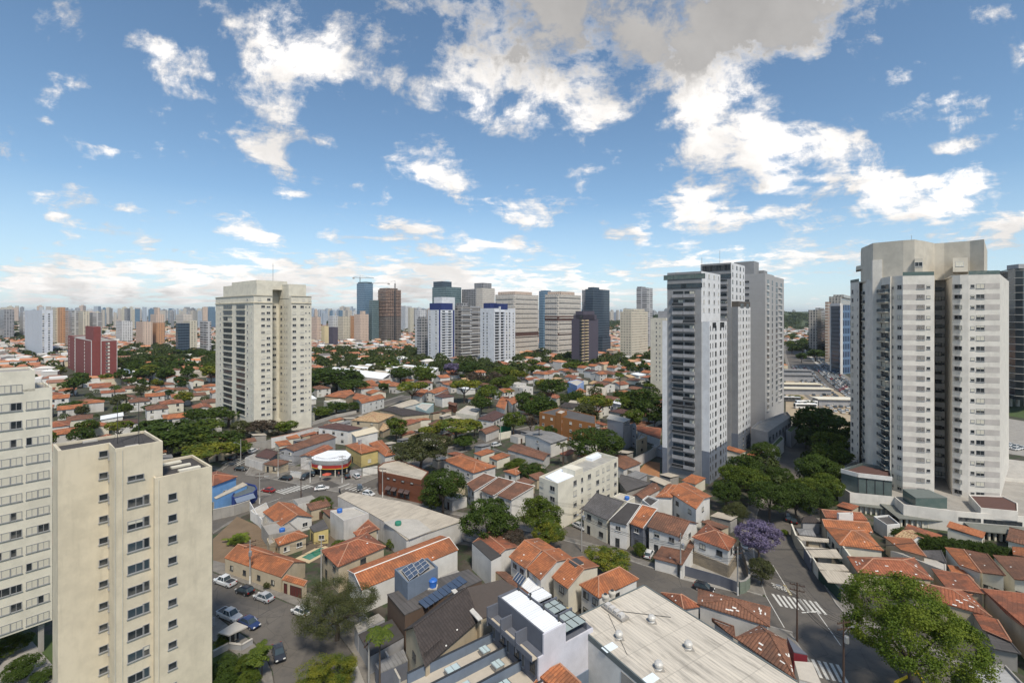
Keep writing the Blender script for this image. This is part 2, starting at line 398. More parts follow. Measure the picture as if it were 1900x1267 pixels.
def make_world():
 w = bpy.data.worlds.new('World'); SC.world = w; w.use_nodes = True
 nt = NT(w.node_tree); bg = w.node_tree.nodes['Background']
 sky = nt.n('ShaderNodeTexSky', sky_type='NISHITA', sun_disc=False, sun_elevation=SUN_EL, sun_rotation=SUN_AZ, air_density=1.0, dust_density=.35, ozone_density=2.5, altitude=760)
 d = nt.n('ShaderNodeTexCoord').outputs['Generated']
 sp = nt.n('ShaderNodeSeparateXYZ', {0: d}); x, y, z = sp.outputs
 yy = nt.m('MAXIMUM', y, .12)
 uv = nt.n('ShaderNodeCombineXYZ', {0: nt.m('DIVIDE', x, yy), 1: nt.m('DIVIDE', z, yy)}).outputs[0]
 zz = nt.m('ADD', nt.m('MAXIMUM', z, 0.), .10)
 cp = nt.n('ShaderNodeCombineXYZ', {0: nt.m('DIVIDE', x, zz), 1: nt.m('DIVIDE', y, zz)}).outputs[0]
 warp = nt.n('ShaderNodeTexNoise', {'Vector': cp, 'Scale': 1.6, 'Detail': 4.})
 wv = nt.vm('MULTIPLY', nt.vm('SUBTRACT', warp.outputs[1], (.5, .5, .5)), (.13, .10, 0))
 uvw = nt.vm('ADD', uv, wv)
 def blobs(L):
  tot = None
  for (bx, by, rx, ry, ang, wt) in L:
   mp = nt.n('ShaderNodeMapping', {'Vector': uvw, 'Location': ((bx - CX) / FPX, (HY - by) / FPX, 0), 'Rotation': (0, 0, -math.radians(ang)), 'Scale': (rx / FPX * 1.35, ry / FPX * 1.35, 1)}, vector_type='TEXTURE')
   gr = nt.n('ShaderNodeTexGradient', {'Vector': mp.outputs[0]}, gradient_type='SPHERICAL').outputs[1]
   g2 = nt.m('MULTIPLY', gr, wt)
   tot = g2 if tot is None else nt.m('ADD', tot, g2)
  return tot
 cl = blobs([(305, 100, 130, 46, 25, 1.4), (610, 115, 165, 72, 15, 1.3), (540, 25, 100, 40, 5, .8), (505, 180, 75, 50, 40, 1.1), (480, 265, 112, 40, 30, 1.45),
    (610, 265, 60, 16, 15, .9), (970, 172, 170, 78, 10, 1.3), (840, 130, 70, 36, 20, .8), (1080, 190, 90, 60, -10, .8), (725, 275, 30, 30, 30, .8), (815, 325, 95, 36, 20, 1.25),
    (1170, 25, 400, 120, 0, 1.9), (1500, 30, 200, 75, -10, 1.0), (1360, 225, 175, 105, 5, 1.6), (1490, 290, 150, 50, 0, 1.2), (1290, 385, 105, 54, -20, 1.6),
    (1450, 395, 95, 30, 5, 1.1), (1700, 370, 190, 66, 0, 1.6), (1740, 265, 70, 20, 0, 1.0), (1850, 260, 45, 17, 0, .9), (1000, 392, 74, 34, 5, 1.4),
    (465, 435, 80, 22, 10, 1.2), (612, 445, 45, 13, 15, .8), (190, 472, 38, 10, 5, .8), (90, 235, 45, 13, 15, .7), (190, 285, 70, 15, 3, .75), (360, 315, 55, 15, 20, .75),
    (820, 440, 125, 32, 5, 1.3), (940, 455, 90, 18, 10, .9), (1130, 430, 60, 12, 10, .7), (1640, 130, 110, 55, 20, .9), (1860, 10, 60, 25, 0, .7), (15, 290, 40, 12, 30, .7),
    (110, 396, 26, 8, 0, .7), (110, 515, 230, 40, 0, 1.5), (420, 515, 300, 46, 0, 1.6), (850, 515, 280, 44, 3, 1.5), (1180, 500, 130, 28, 0, .8), (1440, 475, 210, 38, 0, 1.2), (1760, 520, 200, 22, 0, .6),
    (1870, 430, 50, 25, 0, .9), (500, 548, 660, 28, 0, 1.2), (1000, 548, 330, 26, 0, 1.1)])
 behind = nt.m('MULTIPLY', nt.rng(y, .2, -.1), .42)
 msk = nt.m('ADD', nt.m('MINIMUM', cl, 1.3), behind)
 n1 = nt.n('ShaderNodeTexNoise', {'Vector': cp, 'Scale': 2.3, 'Detail': 10., 'Roughness': .62, 'Distortion': .25}).outputs[0]
 n2 = nt.n('ShaderNodeTexNoise', {'Vector': uvw, 'Scale': 9., 'Detail': 9., 'Roughness': .65}).outputs[0]
 nn = nt.m('ADD', nt.m('MULTIPLY', n1, .55), nt.m('MULTIPLY', n2, .55))
 dens = nt.m('ADD', nt.m('MULTIPLY', msk, .42), nt.m('MULTIPLY', nt.m('SUBTRACT', nn, .56), 3.9))
 alpha = nt.rng(dens, .10, .60, 0, 1, True)
 alpha = nt.m('MULTIPLY', alpha, nt.rng(z, 0.0, .02))
 grey = blobs([(1130, 10, 400, 135, 0, 2.1), (1430, 25, 150, 70, 0, .9), (1370, 330, 160, 22, 0, .35), (1690, 415, 150, 22, 0, .35), (500, 560, 700, 25, 0, .4), (560, 150, 100, 22, 10, .3), (1290, 415, 80, 15, 0, .3)])
 n3 = nt.n('ShaderNodeTexNoise', {'Vector': uvw, 'Scale': 5., 'Detail': 8., 'Roughness': .6}).outputs[0]
 shade = nt.m('ADD', nt.m('MULTIPLY', grey, nt.rng(dens, .2, .7)), nt.m('ADD', nt.m('MULTIPLY', nt.rng(n3, .38, .60), .50), nt.m('MULTIPLY', nt.rng(alpha, 1., .35), .22)))
 shade = nt.m('MINIMUM', nt.m('MULTIPLY', shade, nt.rng(n2, .3, .62, .72, 1.1)), .93)
 ccol = nt.mix(shade, (10.6, 10.2, 9.8), nt.mix(n3, (2.0, 1.95, 1.95), (4.6, 4.45, 4.3)))
 hv = nt.n('ShaderNodeHueSaturation', {'Hue': .492, 'Saturation': 1.02, 'Value': 1.12, 'Color': sky.outputs[0]}).outputs[0]
 hz = nt.rng(z, 0., .22, .62, 0.)
 base = nt.mix(hz, hv, (4.6, 5.9, 7.0))
 c = nt.mix(alpha, base, ccol)
 nt.L.new(c, bg.inputs[0]); bg.inputs[1].default_value = .1
 w.cycles.sampling_method = 'MANUAL'; w.cycles.sample_map_resolution = 512
make_world()
WINC = {}
def winmesh(w, h, style):
 k = (round(w, 2), round(h, 2), style)
 if k in WINC: return WINC[k]
 fr = {'d': FR_D, 'g': FR_G}.get(style[0], FR_W); ps = style[1:]
 t = .07; y0 = -.07
 f = MB()
 f.box(-w / 2, y0, -h / 2, w / 2, 0, -h / 2 + t); f.box(-w / 2, y0, h / 2 - t, w / 2, 0, h / 2)
 f.box(-w / 2, y0, -h / 2 + t, -w / 2 + t, 0, h / 2 - t); f.box(w / 2 - t, y0, -h / 2 + t, w / 2, 0, h / 2 - t)
 if w > 1.0 and ps != 'door': f.box(-.03, y0 + .01, -h / 2 + t, .03, 0, h / 2 - t)
 if w > 2.4:
  for q in (-w / 4, w / 4): f.box(q - .025, y0 + .01, -h / 2 + t, q + .025, 0, h / 2 - t)
 if ps != 'door': f.box(-w / 2 - .08, y0 - .08, -h / 2 - .07, w / 2 + .08, 0, -h / 2)
 fm = f.mesh('window_frame', fr)
 p = MB(); a, b = -w / 2 + t, w / 2 - t; zb, zt = -h / 2 + t, h / 2 - t; yp = -.03
 q = lambda x0, x1, z0, z1, mi, yy=yp: p.poly([(x0, yy, z0), (x1, yy, z0), (x1, yy, z1), (x0, yy, z1)], mi)
 ms = [GL, BLIND]
 if ps in ('', 'door', 'dark'): q(a, b, zb, zt, 0)
 elif ps == 'blind': ms = [BLIND]; q(a, b, zb, zt, 0)
 elif ps == 'half': zm = (zb + zt) / 2 + .1 * h; q(a, b, zb, zm, 0); q(a, b, zm, zt, 1)
 elif ps == 'side': q(a, 0, zb, zt, 0); q(0, b, zb, zt, 1)
 elif ps == 'side2': q(a, 0, zb, zt, 1); q(0, b, zb, zt, 0)
 elif ps == 'blue': ms = [GLB]; q(a, b, zb, zt, 0)
 elif ps == 'green': ms = [GLG]; q(a, b, zb, zt, 0)
 elif ps == 'red': ms = [REDDOOR]; q(a, b, zb, zt, 0)
 elif ps == 'wht': ms = [BLINDW]; q(a, b, zb, zt, 0)
 pm = p.mesh('window_pane', ms)
 WINC[k] = (fm, pm); return WINC[k]
WCOUNT = {}
def addwin(root, pos, rz, w, h, style='w', name='window', split=True):
 """one window = frame mesh + pane child; over 100 on one building the rest become one part"""
 key = (root.name, name); n = WCOUNT.get(key, [0, None]); WCOUNT[key] = n
 fm, pm = winmesh(w, h, style)
 if n[0] < 100:
  n[0] += 1
  o = link(fm, name, root, pos, rz)
  link(pm, 'pane', o)
  return o
 if n[1] is None: n[1] = (root, name, [])
 n[1][2].append((fm, pm, pos, rz))
def flush_windows():
 for key, n in WCOUNT.items():
  if not n[1]: continue
  root, name, L = n[1]; V = []; F = []; MI = []; mats = []
  for fm, pm, pos, rz in L:
   c, s = math.cos(rz), math.sin(rz)
   for me in (fm, pm):
    o = len(V)
    for v in me.vertices: V.append((pos[0] + v.co.x * c - v.co.y * s, pos[1] + v.co.x * s + v.co.y * c, pos[2] + v.co.z))
    for p in me.polygons:
     F.append([o + i for i in p.vertices]); m = me.materials[p.material_index]
     if m not in mats: mats.append(m)
     MI.append(mats.index(m))
  me = bpy.data.meshes.new('window_rest'); me.from_pydata(V, [], F)
  for m in mats: me.materials.append(m)
  me.polygons.foreach_set('material_index', MI)
  tag(link(me, name, root), kind='stuff')
def segpx(p0, p1, pxx):
 d = (p1 - p0); q = along(p0, d, pxx); return (q - p0).dot(d) / d.dot(d)
def edge_rz(p0, p1): return math.atan2(p1.y - p0.y, p1.x - p0.x)
def house(label, kind, q, ez, rise=1.4, wall=None, roof=None, over=.35, axis='bc', win=1, sty='w', cat='house', group=None,
          parapet=.4, z0=-.2, doors=True, chim=None, tank=None, ridge=True, vent=0, wsz=(1.3, 1.1), nwin=None, floors=None, backwin=False, antenna=False, patches=0):
 """q: 4 world corners a(left) b(near) c(right) d(far), ccw from above, at eave height"""
 wall = wall or WHITE; roof = roof or T_OR
 a, b, c, d = [Vector(p) for p in q]
 if 'shed' in kind:
  pass
 ctr = (a + b + c + d) / 4; org = Vector((ctr.x, ctr.y, 0))
 occupy([a, b, c, d])
 R = thing(label_name(cat), label, cat, org, 0, group)
 pts = [Vector((p.x - org.x, p.y - org.y, 0)) for p in (a, b, c, d)]
 A = Vector((0, 0, 0))
 ins = []
 for p in pts:
  L = p.length; ins.append(p * max(.2, (L - over * 1.3) / L) if kind != 'flat' else p)
 w = MB(); ang = edge_rz(pts[1], pts[2])
 n = 4
 wz = ez - .02
 w.prism(ins, z0, wz)
 ang2 = ang
 rf = MB(ang); rd = MB()
 if kind == 'flat':
  pz = ez
  w = MB(ang)
  for i in range(4):
   p0, p1 = pts[i], pts[(i + 1) % 4]
   w.poly([(p0.x, p0.y, z0), (p1.x, p1.y, z0), (p1.x, p1.y, pz), (p0.x, p0.y, pz)])
  inn = [p * max(.2, (p.length - .3) / p.length) for p in pts]
  for i in range(4):
   j = (i + 1) % 4
   w.poly([(pts[i].x, pts[i].y, pz), (pts[j].x, pts[j].y, pz), (inn[j].x, inn[j].y, pz), (inn[i].x, inn[i].y, pz)])
   w.poly([(inn[i].x, inn[i].y, pz), (inn[j].x, inn[j].y, pz), (inn[j].x, inn[j].y, pz - parapet), (inn[i].x, inn[i].y, pz - parapet)])
  rf.poly([(p.x, p.y, pz - parapet + .01) for p in inn])
 else:
  e = [Vector((p.x, p.y, ez)) for p in pts]
  up = Vector((0, 0, rise))
  if axis == 'ab': e = [e[1], e[2], e[3], e[0]]        # rotate so that the ridge runs e1->e2
  m0 = (e[0] + e[1]) / 2 + up; m1 = (e[2] + e[3]) / 2 + up
  if kind == 'gable':
   rf.slab([e[1], e[2], m1, m0], .16); rf.slab([e[3], e[0], m0, m1], .16)
   iw = ins if axis != 'ab' else [ins[1], ins[2], ins[3], ins[0]]
   for (i, j, m) in ((0, 1, m0), (2, 3, m1)):
    k = (iw[i] + iw[j]) / 2
    w.poly([(iw[i].x, iw[i].y, wz), (iw[j].x, iw[j].y, wz), (k.x, k.y, ez + rise - .2)])
   rd.tube(m0, m1, .13, n=6)
   rd.tube(e[1], m0, .07, n=4); rd.tube(e[0], m0, .07, n=4); rd.tube(e[2], m1, .07, n=4); rd.tube(e[3], m1, .07, n=4)
  elif kind == 'hip':
   L = (m1 - m0).length; Wd = ((e[1] - e[0]).length + (e[2] - e[3]).length) / 4
   t = min(.46, Wd / L); h0 = m0.lerp(m1, t); h1 = m1.lerp(m0, t)
   rf.slab([e[1], e[2], h1, h0], .16); rf.slab([e[3], e[0], h0, h1], .16); rf.slab([e[0], e[1], h0], .16); rf.slab([e[2], e[3], h1], .16)
   rd.tube(h0, h1, .13, n=6)
   for x, y in ((e[0], h0), (e[1], h0), (e[2], h1), (e[3], h1)): rd.tube(x, y, .11, n=6)
  elif kind == 'shed':
   e = [Vector((p.x, p.y, ez)) for p in pts]; e[2].z += rise; e[3].z += rise
   rf.slab(e, .16)
   w = MB()
   zs = [ez - .1, ez - .1, ez + rise - .1, ez + rise - .1]
   for i in range(4):
    j = (i + 1) % 4
    w.poly([(ins[i].x, ins[i].y, z0), (ins[j].x, ins[j].y, z0), (ins[j].x, ins[j].y, zs[j]), (ins[i].x, ins[i].y, zs[i])])
   rd.tube(e[2], e[3], .13, n=6); rd.tube(e[1], e[2], .08, n=4); rd.tube(e[0], e[3], .08, n=4)
  elif kind == 'slab':
   rf.slab([Vector((p.x, p.y, ez)) for p in pts], .2)
 w.build('wall', wall, R)
 if kind in ('gable', 'hip', 'shed') and org.y < 170 and org.y > 20 and roof in (T_OR, T_RED, T_BRN, T_DRK):
  for fi in [i for i, f in enumerate(rf.f) if len(f) >= 3]:
   p_ = [Vector(rf.v[i]) for i in rf.f[fi]]; nn_ = (p_[1] - p_[0]).cross(p_[2] - p_[0])
   if nn_.z <= .3 * nn_.length or nn_.length < 6: continue
   nn_.normalize()
   for _ in range(rnd.randrange(0, 3) + patches):
    a1, b1 = rnd.random(), rnd.random()
    if a1 + b1 > .95: a1, b1 = a1 * .5, b1 * .5
    c_ = p_[1] + (p_[0] - p_[1]) * a1 + (p_[2] - p_[1]) * b1 + nn_ * .04; ux_ = Vector((-nn_.y, nn_.x, 0)).normalized(); uy_ = nn_.cross(ux_); l_, h_ = rnd.uniform(.12, .4 if patches else .2), rnd.uniform(.08, .14)
    rf.poly([c_ - ux_ * l_ - uy_ * h_, c_ + ux_ * l_ - uy_ * h_, c_ + ux_ * l_ + uy_ * h_, c_ - ux_ * l_ + uy_ * h_], 1)
  roof = [roof, MORTAR_W]
 ro = rf.build('roof', roof, R)
 if isinstance(roof, list): roof = roof[0]
 if kind not in ('flat', 'slab') and ridge:
  rd.build('ridge', MORTAR_W if ridge == 'w' else MORTAR if roof in (T_OR, T_RED, T_TAN) else roof, ro)
 if win:
  nf = floors or max(1, int(ez // 2.6))
  faces = [(ins[0], ins[1]), (ins[1], ins[2])]
  if backwin: faces += [(ins[2], ins[3]), (ins[3], ins[0])]
  for fi, (p0, p1) in enumerate(faces):
   L = (p1 - p0).length; k = int(L // 3.1) if nwin is None else (nwin[fi] if fi < len(nwin) else nwin[0])
   if k < 1: continue
   rz = edge_rz(p0, p1); dr = rnd.randrange(k)
   for fl in range(nf):
    for i in range(k):
     t = (i + .5 + (rnd.random() - .5) * .12) / k
     z = 1.55 + fl * (ez - .1) / nf
     if z + .6 > ez - .15: z = ez - .95
     pos = p0.lerp(p1, t); pos = Vector((pos.x, pos.y, z))
     if fl == 0 and i == dr and doors and fi == 0:
      addwin(R, Vector((pos.x, pos.y, 1.05)), rz, 1.0, 2.1, 'ddoor', 'door')
     else:
      s = sty + rnd.choice(['', '', 'dark', 'half', 'side', 'blind'])
      addwin(R, pos, rz, wsz[0], wsz[1], s)
 if chim:
  cpos = pts[0].lerp(pts[2], chim[0]); cb = MB(); cb.box(-.45, -.45, 0, .45, .45, chim[1]); cb.box(-.55, -.55, chim[1], .55, .55, chim[1] + .12)
  cb.build('chimney', chim[2] if len(chim) > 2 else BRICKB, R, (cpos.x, cpos.y, ez), ang)
 if tank:
  for (tx, ty) in (tank if isinstance(tank, list) else [tank]):
   tp = pts[0].lerp(pts[1], tx) + (pts[3] - pts[0]) * ty
   tb = MB(); tb.lathe([(0, .9), (.55, .85), (.68, .7), (.62, 0), (0, 0)], n=12)
   tb.build('water_tank', TANK_B, R, (tp.x, tp.y, ez - (parapet if kind == 'flat' else 0) + .02))
 if antenna:
  tb = MB(); tb.tube((0, 0, 0), (0, 0, 2.4), .03, n=5)
  for k in range(4): tb.tube((-.5, 0, 1.8 + k * .15), (.5, 0, 1.8 + k * .15), .012, n=4)
  tb.build('antenna', METAL_D, R, (0, 0, ez + rise * .8))
 return R
def label_name(cat): return cat.replace(' ', '_')
def Hq(view, ez, *pp, rise=0):
 """corners from photo pixels (3 or 4), at eave height"""
 L = [W(view, pp[2 * i], pp[2 * i + 1], ez + (rise if i >= 2 else 0)) for i in range(len(pp) // 2)]
 if len(L) == 3: L.append(L[0] + L[2] - L[1])
 for p in L: p.z = ez
 return L
def H(label, kind, view, ez, pp, **k):
 r = k.get('rise', 1.4) if kind == 'shed' else 0
 return house(label, kind, Hq(view, ez, *pp, rise=r), ez, **k)
def block(label, cat, view, z, pp, wall, roof, name=None, z0=-.2, parapet=.0, group=None, world=None, ang=None):
 """straight-walled volume over any polygon (left->right front edge first)"""
 L = world or [W(view, pp[2 * i], pp[2 * i + 1], z) for i in range(len(pp) // 2)]
 c = sum(L, Vector()) / len(L); org = Vector((c.x, c.y, 0)); occupy(L)
 R = thing(name or label_name(cat), label, cat, org, 0, group)
 pts = [Vector((p.x - org.x, p.y - org.y, 0)) for p in L]
 an = edge_rz(pts[1], pts[2]) if ang is None else ang
 w = MB(an); n = len(pts)
 inn = [p * max(.2, (p.length - .3) / p.length) for p in pts]
 for i in range(n):
  j = (i + 1) % n
  w.poly([(pts[i].x, pts[i].y, z0), (pts[j].x, pts[j].y, z0), (pts[j].x, pts[j].y, z), (pts[i].x, pts[i].y, z)])
  if parapet:
   w.poly([(pts[i].x, pts[i].y, z), (pts[j].x, pts[j].y, z), (inn[j].x, inn[j].y, z), (inn[i].x, inn[i].y, z)])
   w.poly([(inn[i].x, inn[i].y, z), (inn[j].x, inn[j].y, z), (inn[j].x, inn[j].y, z - parapet), (inn[i].x, inn[i].y, z - parapet)])
 w.build('wall', wall, R)
 rf = MB(an)
 if parapet: rf.poly([(p.x, p.y, z - parapet + .01) for p in inn])
 else: rf.slab([(p.x * 1.01, p.y * 1.01, z + .14) for p in pts], .16)
 rf.build('roof', roof, R)
 R['_p'] = 0; del R['_p']
 return R, pts, org
def tower(label, pts, z0, z1, wall, roof=None, cat='tower block', parapet=.8, group=None, name=None, root=None, part='wall'):
 if root is None:
  c = sum(pts, Vector()) / len(pts); org = Vector((c.x, c.y, 0)); occupy(pts)
  root = thing(name or 'apartment_tower', label, cat, org, 0, group)
 org = root.location
 L = [Vector((p.x - org.x, p.y - org.y, 0)) for p in pts]; n = len(L)
 cc = sum(L, Vector()) / n
 inn = [cc + (p - cc) * max(.3, ((p - cc).length - .35) / (p - cc).length) for p in L]
 w = MB(edge_rz(L[0], L[1]))
 for i in range(n):
  j = (i + 1) % n
  w.poly([(L[i].x, L[i].y, z0), (L[j].x, L[j].y, z0), (L[j].x, L[j].y, z1), (L[i].x, L[i].y, z1)])
  if parapet:
   w.poly([(L[i].x, L[i].y, z1), (L[j].x, L[j].y, z1), (inn[j].x, inn[j].y, z1), (inn[i].x, inn[i].y, z1)])
   w.poly([(inn[i].x, inn[i].y, z1), (inn[j].x, inn[j].y, z1), (inn[j].x, inn[j].y, z1 - parapet), (inn[i].x, inn[i].y, z1 - parapet)])
 w.build(part, wall, root)
 rf = MB(edge_rz(L[0], L[1])); rf.poly([(p.x, p.y, z1 - parapet) for p in (inn if parapet else L)]); rf.build('roof', roof or CONC, root)
 return root
def wcols(root, p0, p1, cols, zs, sty='w', mixs=('', '', 'blind', 'half'), name='window'):
 """cols: (photo x or fraction, width, height[, style]); zs: sill-centre heights"""
 rz = edge_rz(p0, p1); org = root.location
 for z in zs:
  for cdef in cols:
   t = cdef[0] if cdef[0] <= 1 else segpx(p0, p1, cdef[0])
   pos = p0.lerp(p1, t) - org; pos.z = z
   s = cdef[3] if len(cdef) > 3 else sty + rnd.choice(mixs)
   addwin(root, pos, rz, cdef[1], cdef[2], s, name)
BALC = {}
def balcmesh(w, dep, style):
 k = (round(w, 1), dep, style)
 if k in BALC: return BALC[k]
 b = MB(); b.box(-w / 2, -dep, -.12, w / 2, 0, .05)
 h = .4 if style[:4] == 'slab' else 1.0
 mi = 1
 b.box(-w / 2, -dep, .05, w / 2, -dep + .08, h, mi); b.box(-w / 2, -dep + .08, .05, -w / 2 + .08, 0, h, mi); b.box(w / 2 - .08, -dep + .08, .05, w / 2, 0, h, mi)
 b.box(-w / 2 - .02, -dep - .03, h, w / 2 + .02, -dep + .1, h + .06, 0)
 mats = {'conc': [GREYW, GREYW], 'glass': [CREAM2, GLB], 'dark': [GREYW, METAL_D], 'white': [WHITE, WHITE], 'slab': [WHITE, WHITE], 'slabc': [CREAM2, CREAM2], 'cream': [CREAM2, GLB]}[style]
 BALC[k] = b.mesh('balcony', mats); return BALC[k]
BC = {}
def balconies(root, p0, p1, cols, zs, dep=.9, styles=('conc',)):
 rz = edge_rz(p0, p1); org = root.location
 for z in zs:
  for (cx_, w) in cols:
   BC[root.name] = BC.get(root.name, 0) + 1
   if BC[root.name] > 100: continue
   t = cx_ if cx_ <= 1 else segpx(p0, p1, cx_)
   pos = p0.lerp(p1, t) - org; pos.z = z
   link(balcmesh(w, dep, rnd.choice(styles)), 'balcony', root, pos, rz)
def band(root, p0, p1, t0, t1, z0, z1, mat, name='band', out=.04):
 rz = edge_rz(p0, p1); org = root.location; L = (p1 - p0).length
 b = MB(); b.box(t0 * L, -out, z0, t1 * L, .0, z1)
 p = p0 - org; p.z = 0
 return b.build(name, mat, root, p, rz)
def corner_box(pxl, pxc, pxr, D, l=None, r=None):
 """footprint from a near corner at photo column pxc and distance D, aligned with the street grid"""
 C = PD(pxc, D); A = along(C, l or LD, pxl) if pxl is not None else C + (l or LD) * 12
 B = along(C, r or RD, pxr) if pxr is not None else C + (r or RD) * 12
 return [A, C, B, A + B - C]
def V3(p): return Vector((p.x, p.y, 0))
def quads_mesh(name, C, N, S, mat, rng_):
 """leaf clumps: one quad per centre C, facing N, half-size S"""
 n = len(C)
 R = rng_.normal(size=(n, 3)); N = N / np.linalg.norm(N, axis=1, keepdims=True)
 U = np.cross(N, R); U /= np.linalg.norm(U, axis=1, keepdims=True) + 1e-9
 Vv = np.cross(N, U)
 S = S[:, None]; k = rng_.uniform(.45, .8, (n, 1));
 k = 1 - (1 - k) * (.5 if n > 20000 else 1)
 p = np.stack([C - U * S, C - Vv * S * k, C + U * S, C + Vv * S * k], 1).reshape(-1, 3)
 me = bpy.data.meshes.new(name)
 me.vertices.add(4 * n); me.vertices.foreach_set('co', p.astype(np.float32).ravel())
 me.loops.add(4 * n); me.loops.foreach_set('vertex_index', np.arange(4 * n, dtype=np.int32))
 me.polygons.add(n); me.polygons.foreach_set('loop_start', np.arange(0, 4 * n, 4, dtype=np.int32))
 me.update(); me.validate(); me.materials.append(mat)
 return me
def tree_proto(seed, shape, nlobe, nleaf, leaf):
 """unit tree: height 1, crown radius .5; returns crown points + limb list"""
 g = np.random.default_rng(seed)
 cz, rz, rx = {'round': (.58, .40, .42), 'umbrella': (.76, .17, .44), 'tall': (.56, .42, .36), 'weep': (.62, .30, .42), 'spread': (.64, .30, .43), 'bush': (.48, .46, .42), 'bare': (.66, .3, .42)}[shape]
 ph = g.uniform(0, 2 * math.pi, nlobe); ct = g.uniform(-.55, 1., nlobe); st = np.sqrt(1 - ct ** 2); rad = g.uniform(.45, 1., nlobe) ** .5 * .72
 LC = np.stack([np.cos(ph) * st * rad * rx, np.sin(ph) * st * rad * rx, cz + ct * rad * rz], 1)
 lr = g.uniform(.24, .40, nlobe) * rx * (1.15 if shape != 'bare' else .9)
 sq = {'umbrella': .55, 'spread': .7, 'weep': 1.1}.get(shape, .85)
 idx = g.integers(0, nlobe, nleaf)
 sd_ = g.normal(size=(nlobe, 14, 3)); sd_[:, :, 2] += .25; sd_ /= np.linalg.norm(sd_, axis=2, keepdims=True)
 dr = sd_[idx, g.integers(0, 14, nleaf)] + g.normal(size=(nleaf, 3)) * (.20 if nleaf > 30000 else .27); dr /= np.linalg.norm(dr, axis=1, keepdims=True)
 rr = lr[idx] * g.uniform(.45 if shape in ('bare', 'weep') else .72, 1.12, nleaf)
 C = LC[idx] + dr * rr[:, None] * np.array([1, 1, sq])
 if shape == 'weep': C[:, 2] -= g.uniform(0, .10, nleaf) ** 1.2
 keep = np.ones(nleaf, bool)
 for k in range(nlobe):
  d = (C - LC[k]) / np.array([1, 1, sq]); keep &= ~((np.linalg.norm(d, axis=1) < lr[k] * .62) & (idx != k))
 C, dr = C[keep], dr[keep]; C[:, 2] = np.maximum(C[:, 2], .03)
 N = dr + g.normal(size=C.shape) * .7 + np.array([0, 0, .1])
 S = g.uniform(.6, 1.3, len(C)) * leaf
 return C, N, S, LC, cz
TREEM = {}
def get_tree(shape, lm, var=0, q='near'):
 k = (shape, lm, var, q)
 if k in TREEM: return TREEM[k]
 nleaf, leaf, nl = {'hero': (85000, .0062, 34), 'near': (17000, .0155, 26), 'mid': (4200, .030, 20), 'far': (1100, .056, 12)}[q]
 if shape == 'bare': nleaf = int(nleaf * .3)
 if shape == 'weep': nleaf = int(nleaf * 1.1); leaf *= .8
 sd = {'round': 1, 'umbrella': 2, 'tall': 3, 'weep': 4, 'spread': 5, 'bush': 6, 'bare': 7}[shape] * 10 + var
 C, N, S, LC, cz = tree_proto(sd, shape, nl, nleaf, leaf)
 cm = quads_mesh('crown', C, N, S, LF[lm], np.random.default_rng(sd + 5))
 t = MB(); g = random.Random(sd)
 if shape != 'bush':
  fork = cz * .5; r = .022
  t.tube((0, 0, -.02), (.01, .01, fork * .6), r * 1.25, r, 7); t.tube((.01, .01, fork * .6), (0, 0, fork), r, r * .85, 7)
  for i in range(min(8, nl)):
   c = Vector(LC[i]); m = Vector((c.x * .55, c.y * .55, fork + (c.z - fork) * .45 + g.uniform(-.02, .02)))
   t.tube((0, 0, fork), m, r * .62, r * .38, 5, cap=False); t.tube(m, c, r * .38, r * .12, 5)
   if shape in ('bare', 'weep'):
    for _ in range(3):
     e = c + Vector((g.uniform(-.1, .1), g.uniform(-.1, .1), g.uniform(0, .1))); t.tube(m.lerp(c, .6), e, r * .15, r * .05, 4, cap=False)
 else:
  for i in range(4): t.tube((0, 0, -.02), Vector(LC[i]) * .8, .02, .006, 5)
 tm = t.mesh('trunk', BARK)
 TREEM[k] = (cm, tm); return TREEM[k]
NT_TREES = []
def tree_at(x, y, h, w, shape='round', lm='dark', label='', group=None, cat='tree', name=None, q=None):
 D = math.hypot(x, y)
 q = q or ('near' if D < 190 else 'mid' if D < 420 else 'far')
 cm, tm = get_tree(shape, lm, rnd.randrange(3 if q != 'hero' else 1), q)
 R = thing(name or {'bush': 'bush'}.get(shape, 'tree'), label, cat, (x, y, 0), rnd.uniform(0, 6.28), group)
 R.scale = (w / .84, w / .84, h)
 link(cm, 'crown', R); link(tm, 'trunk' if shape != 'bush' else 'stems', R)
 NT_TREES.append((x, y, w / 2))
 return R
def tree(pxc, pyc, wpx, shape='round', lm='dark', label='', h=None, group=None, q=None, name=None, cat='tree'):
 """crown centre and width in the photo; the tree stands on the ground below it"""
 hh = h
 for _ in range(4):
  zc = .66 * (hh or 9); D = (CAMH - zc) * FPX / (pyc - HY); w = wpx * 1.1 * D / FPX
  if h is None: hh = min(15, max(3.0, .72 * w + 3.2))
 return tree_at((pxc - CX) / FPX * D, D, hh, w, shape, lm, label, group, cat, name, q)
def frond(b, base, ang, L, droop, wd=.28, n=6, mi=0):
 """palm leaf: a drooping rib with leaflets both sides"""
 p = Vector(base); dx, dy = math.cos(ang), math.sin(ang); prev = p; el = .9
 for i in range(n):
  el -= droop / n; st = L / n
  nx = prev + Vector((dx * math.cos(el), dy * math.cos(el), math.sin(el))) * st
  w0 = wd * math.sin(math.pi * (i + .4) / (n + .8)) * 2; sd = Vector((-dy, dx, 0))
  for s in (-1, 1):
   b.poly([prev, nx, nx + sd * s * w0 + Vector((0, 0, -w0 * .45)), prev.lerp(nx, .35) + sd * s * w0 + Vector((0, 0, -w0 * .5))], mi)
  prev = nx
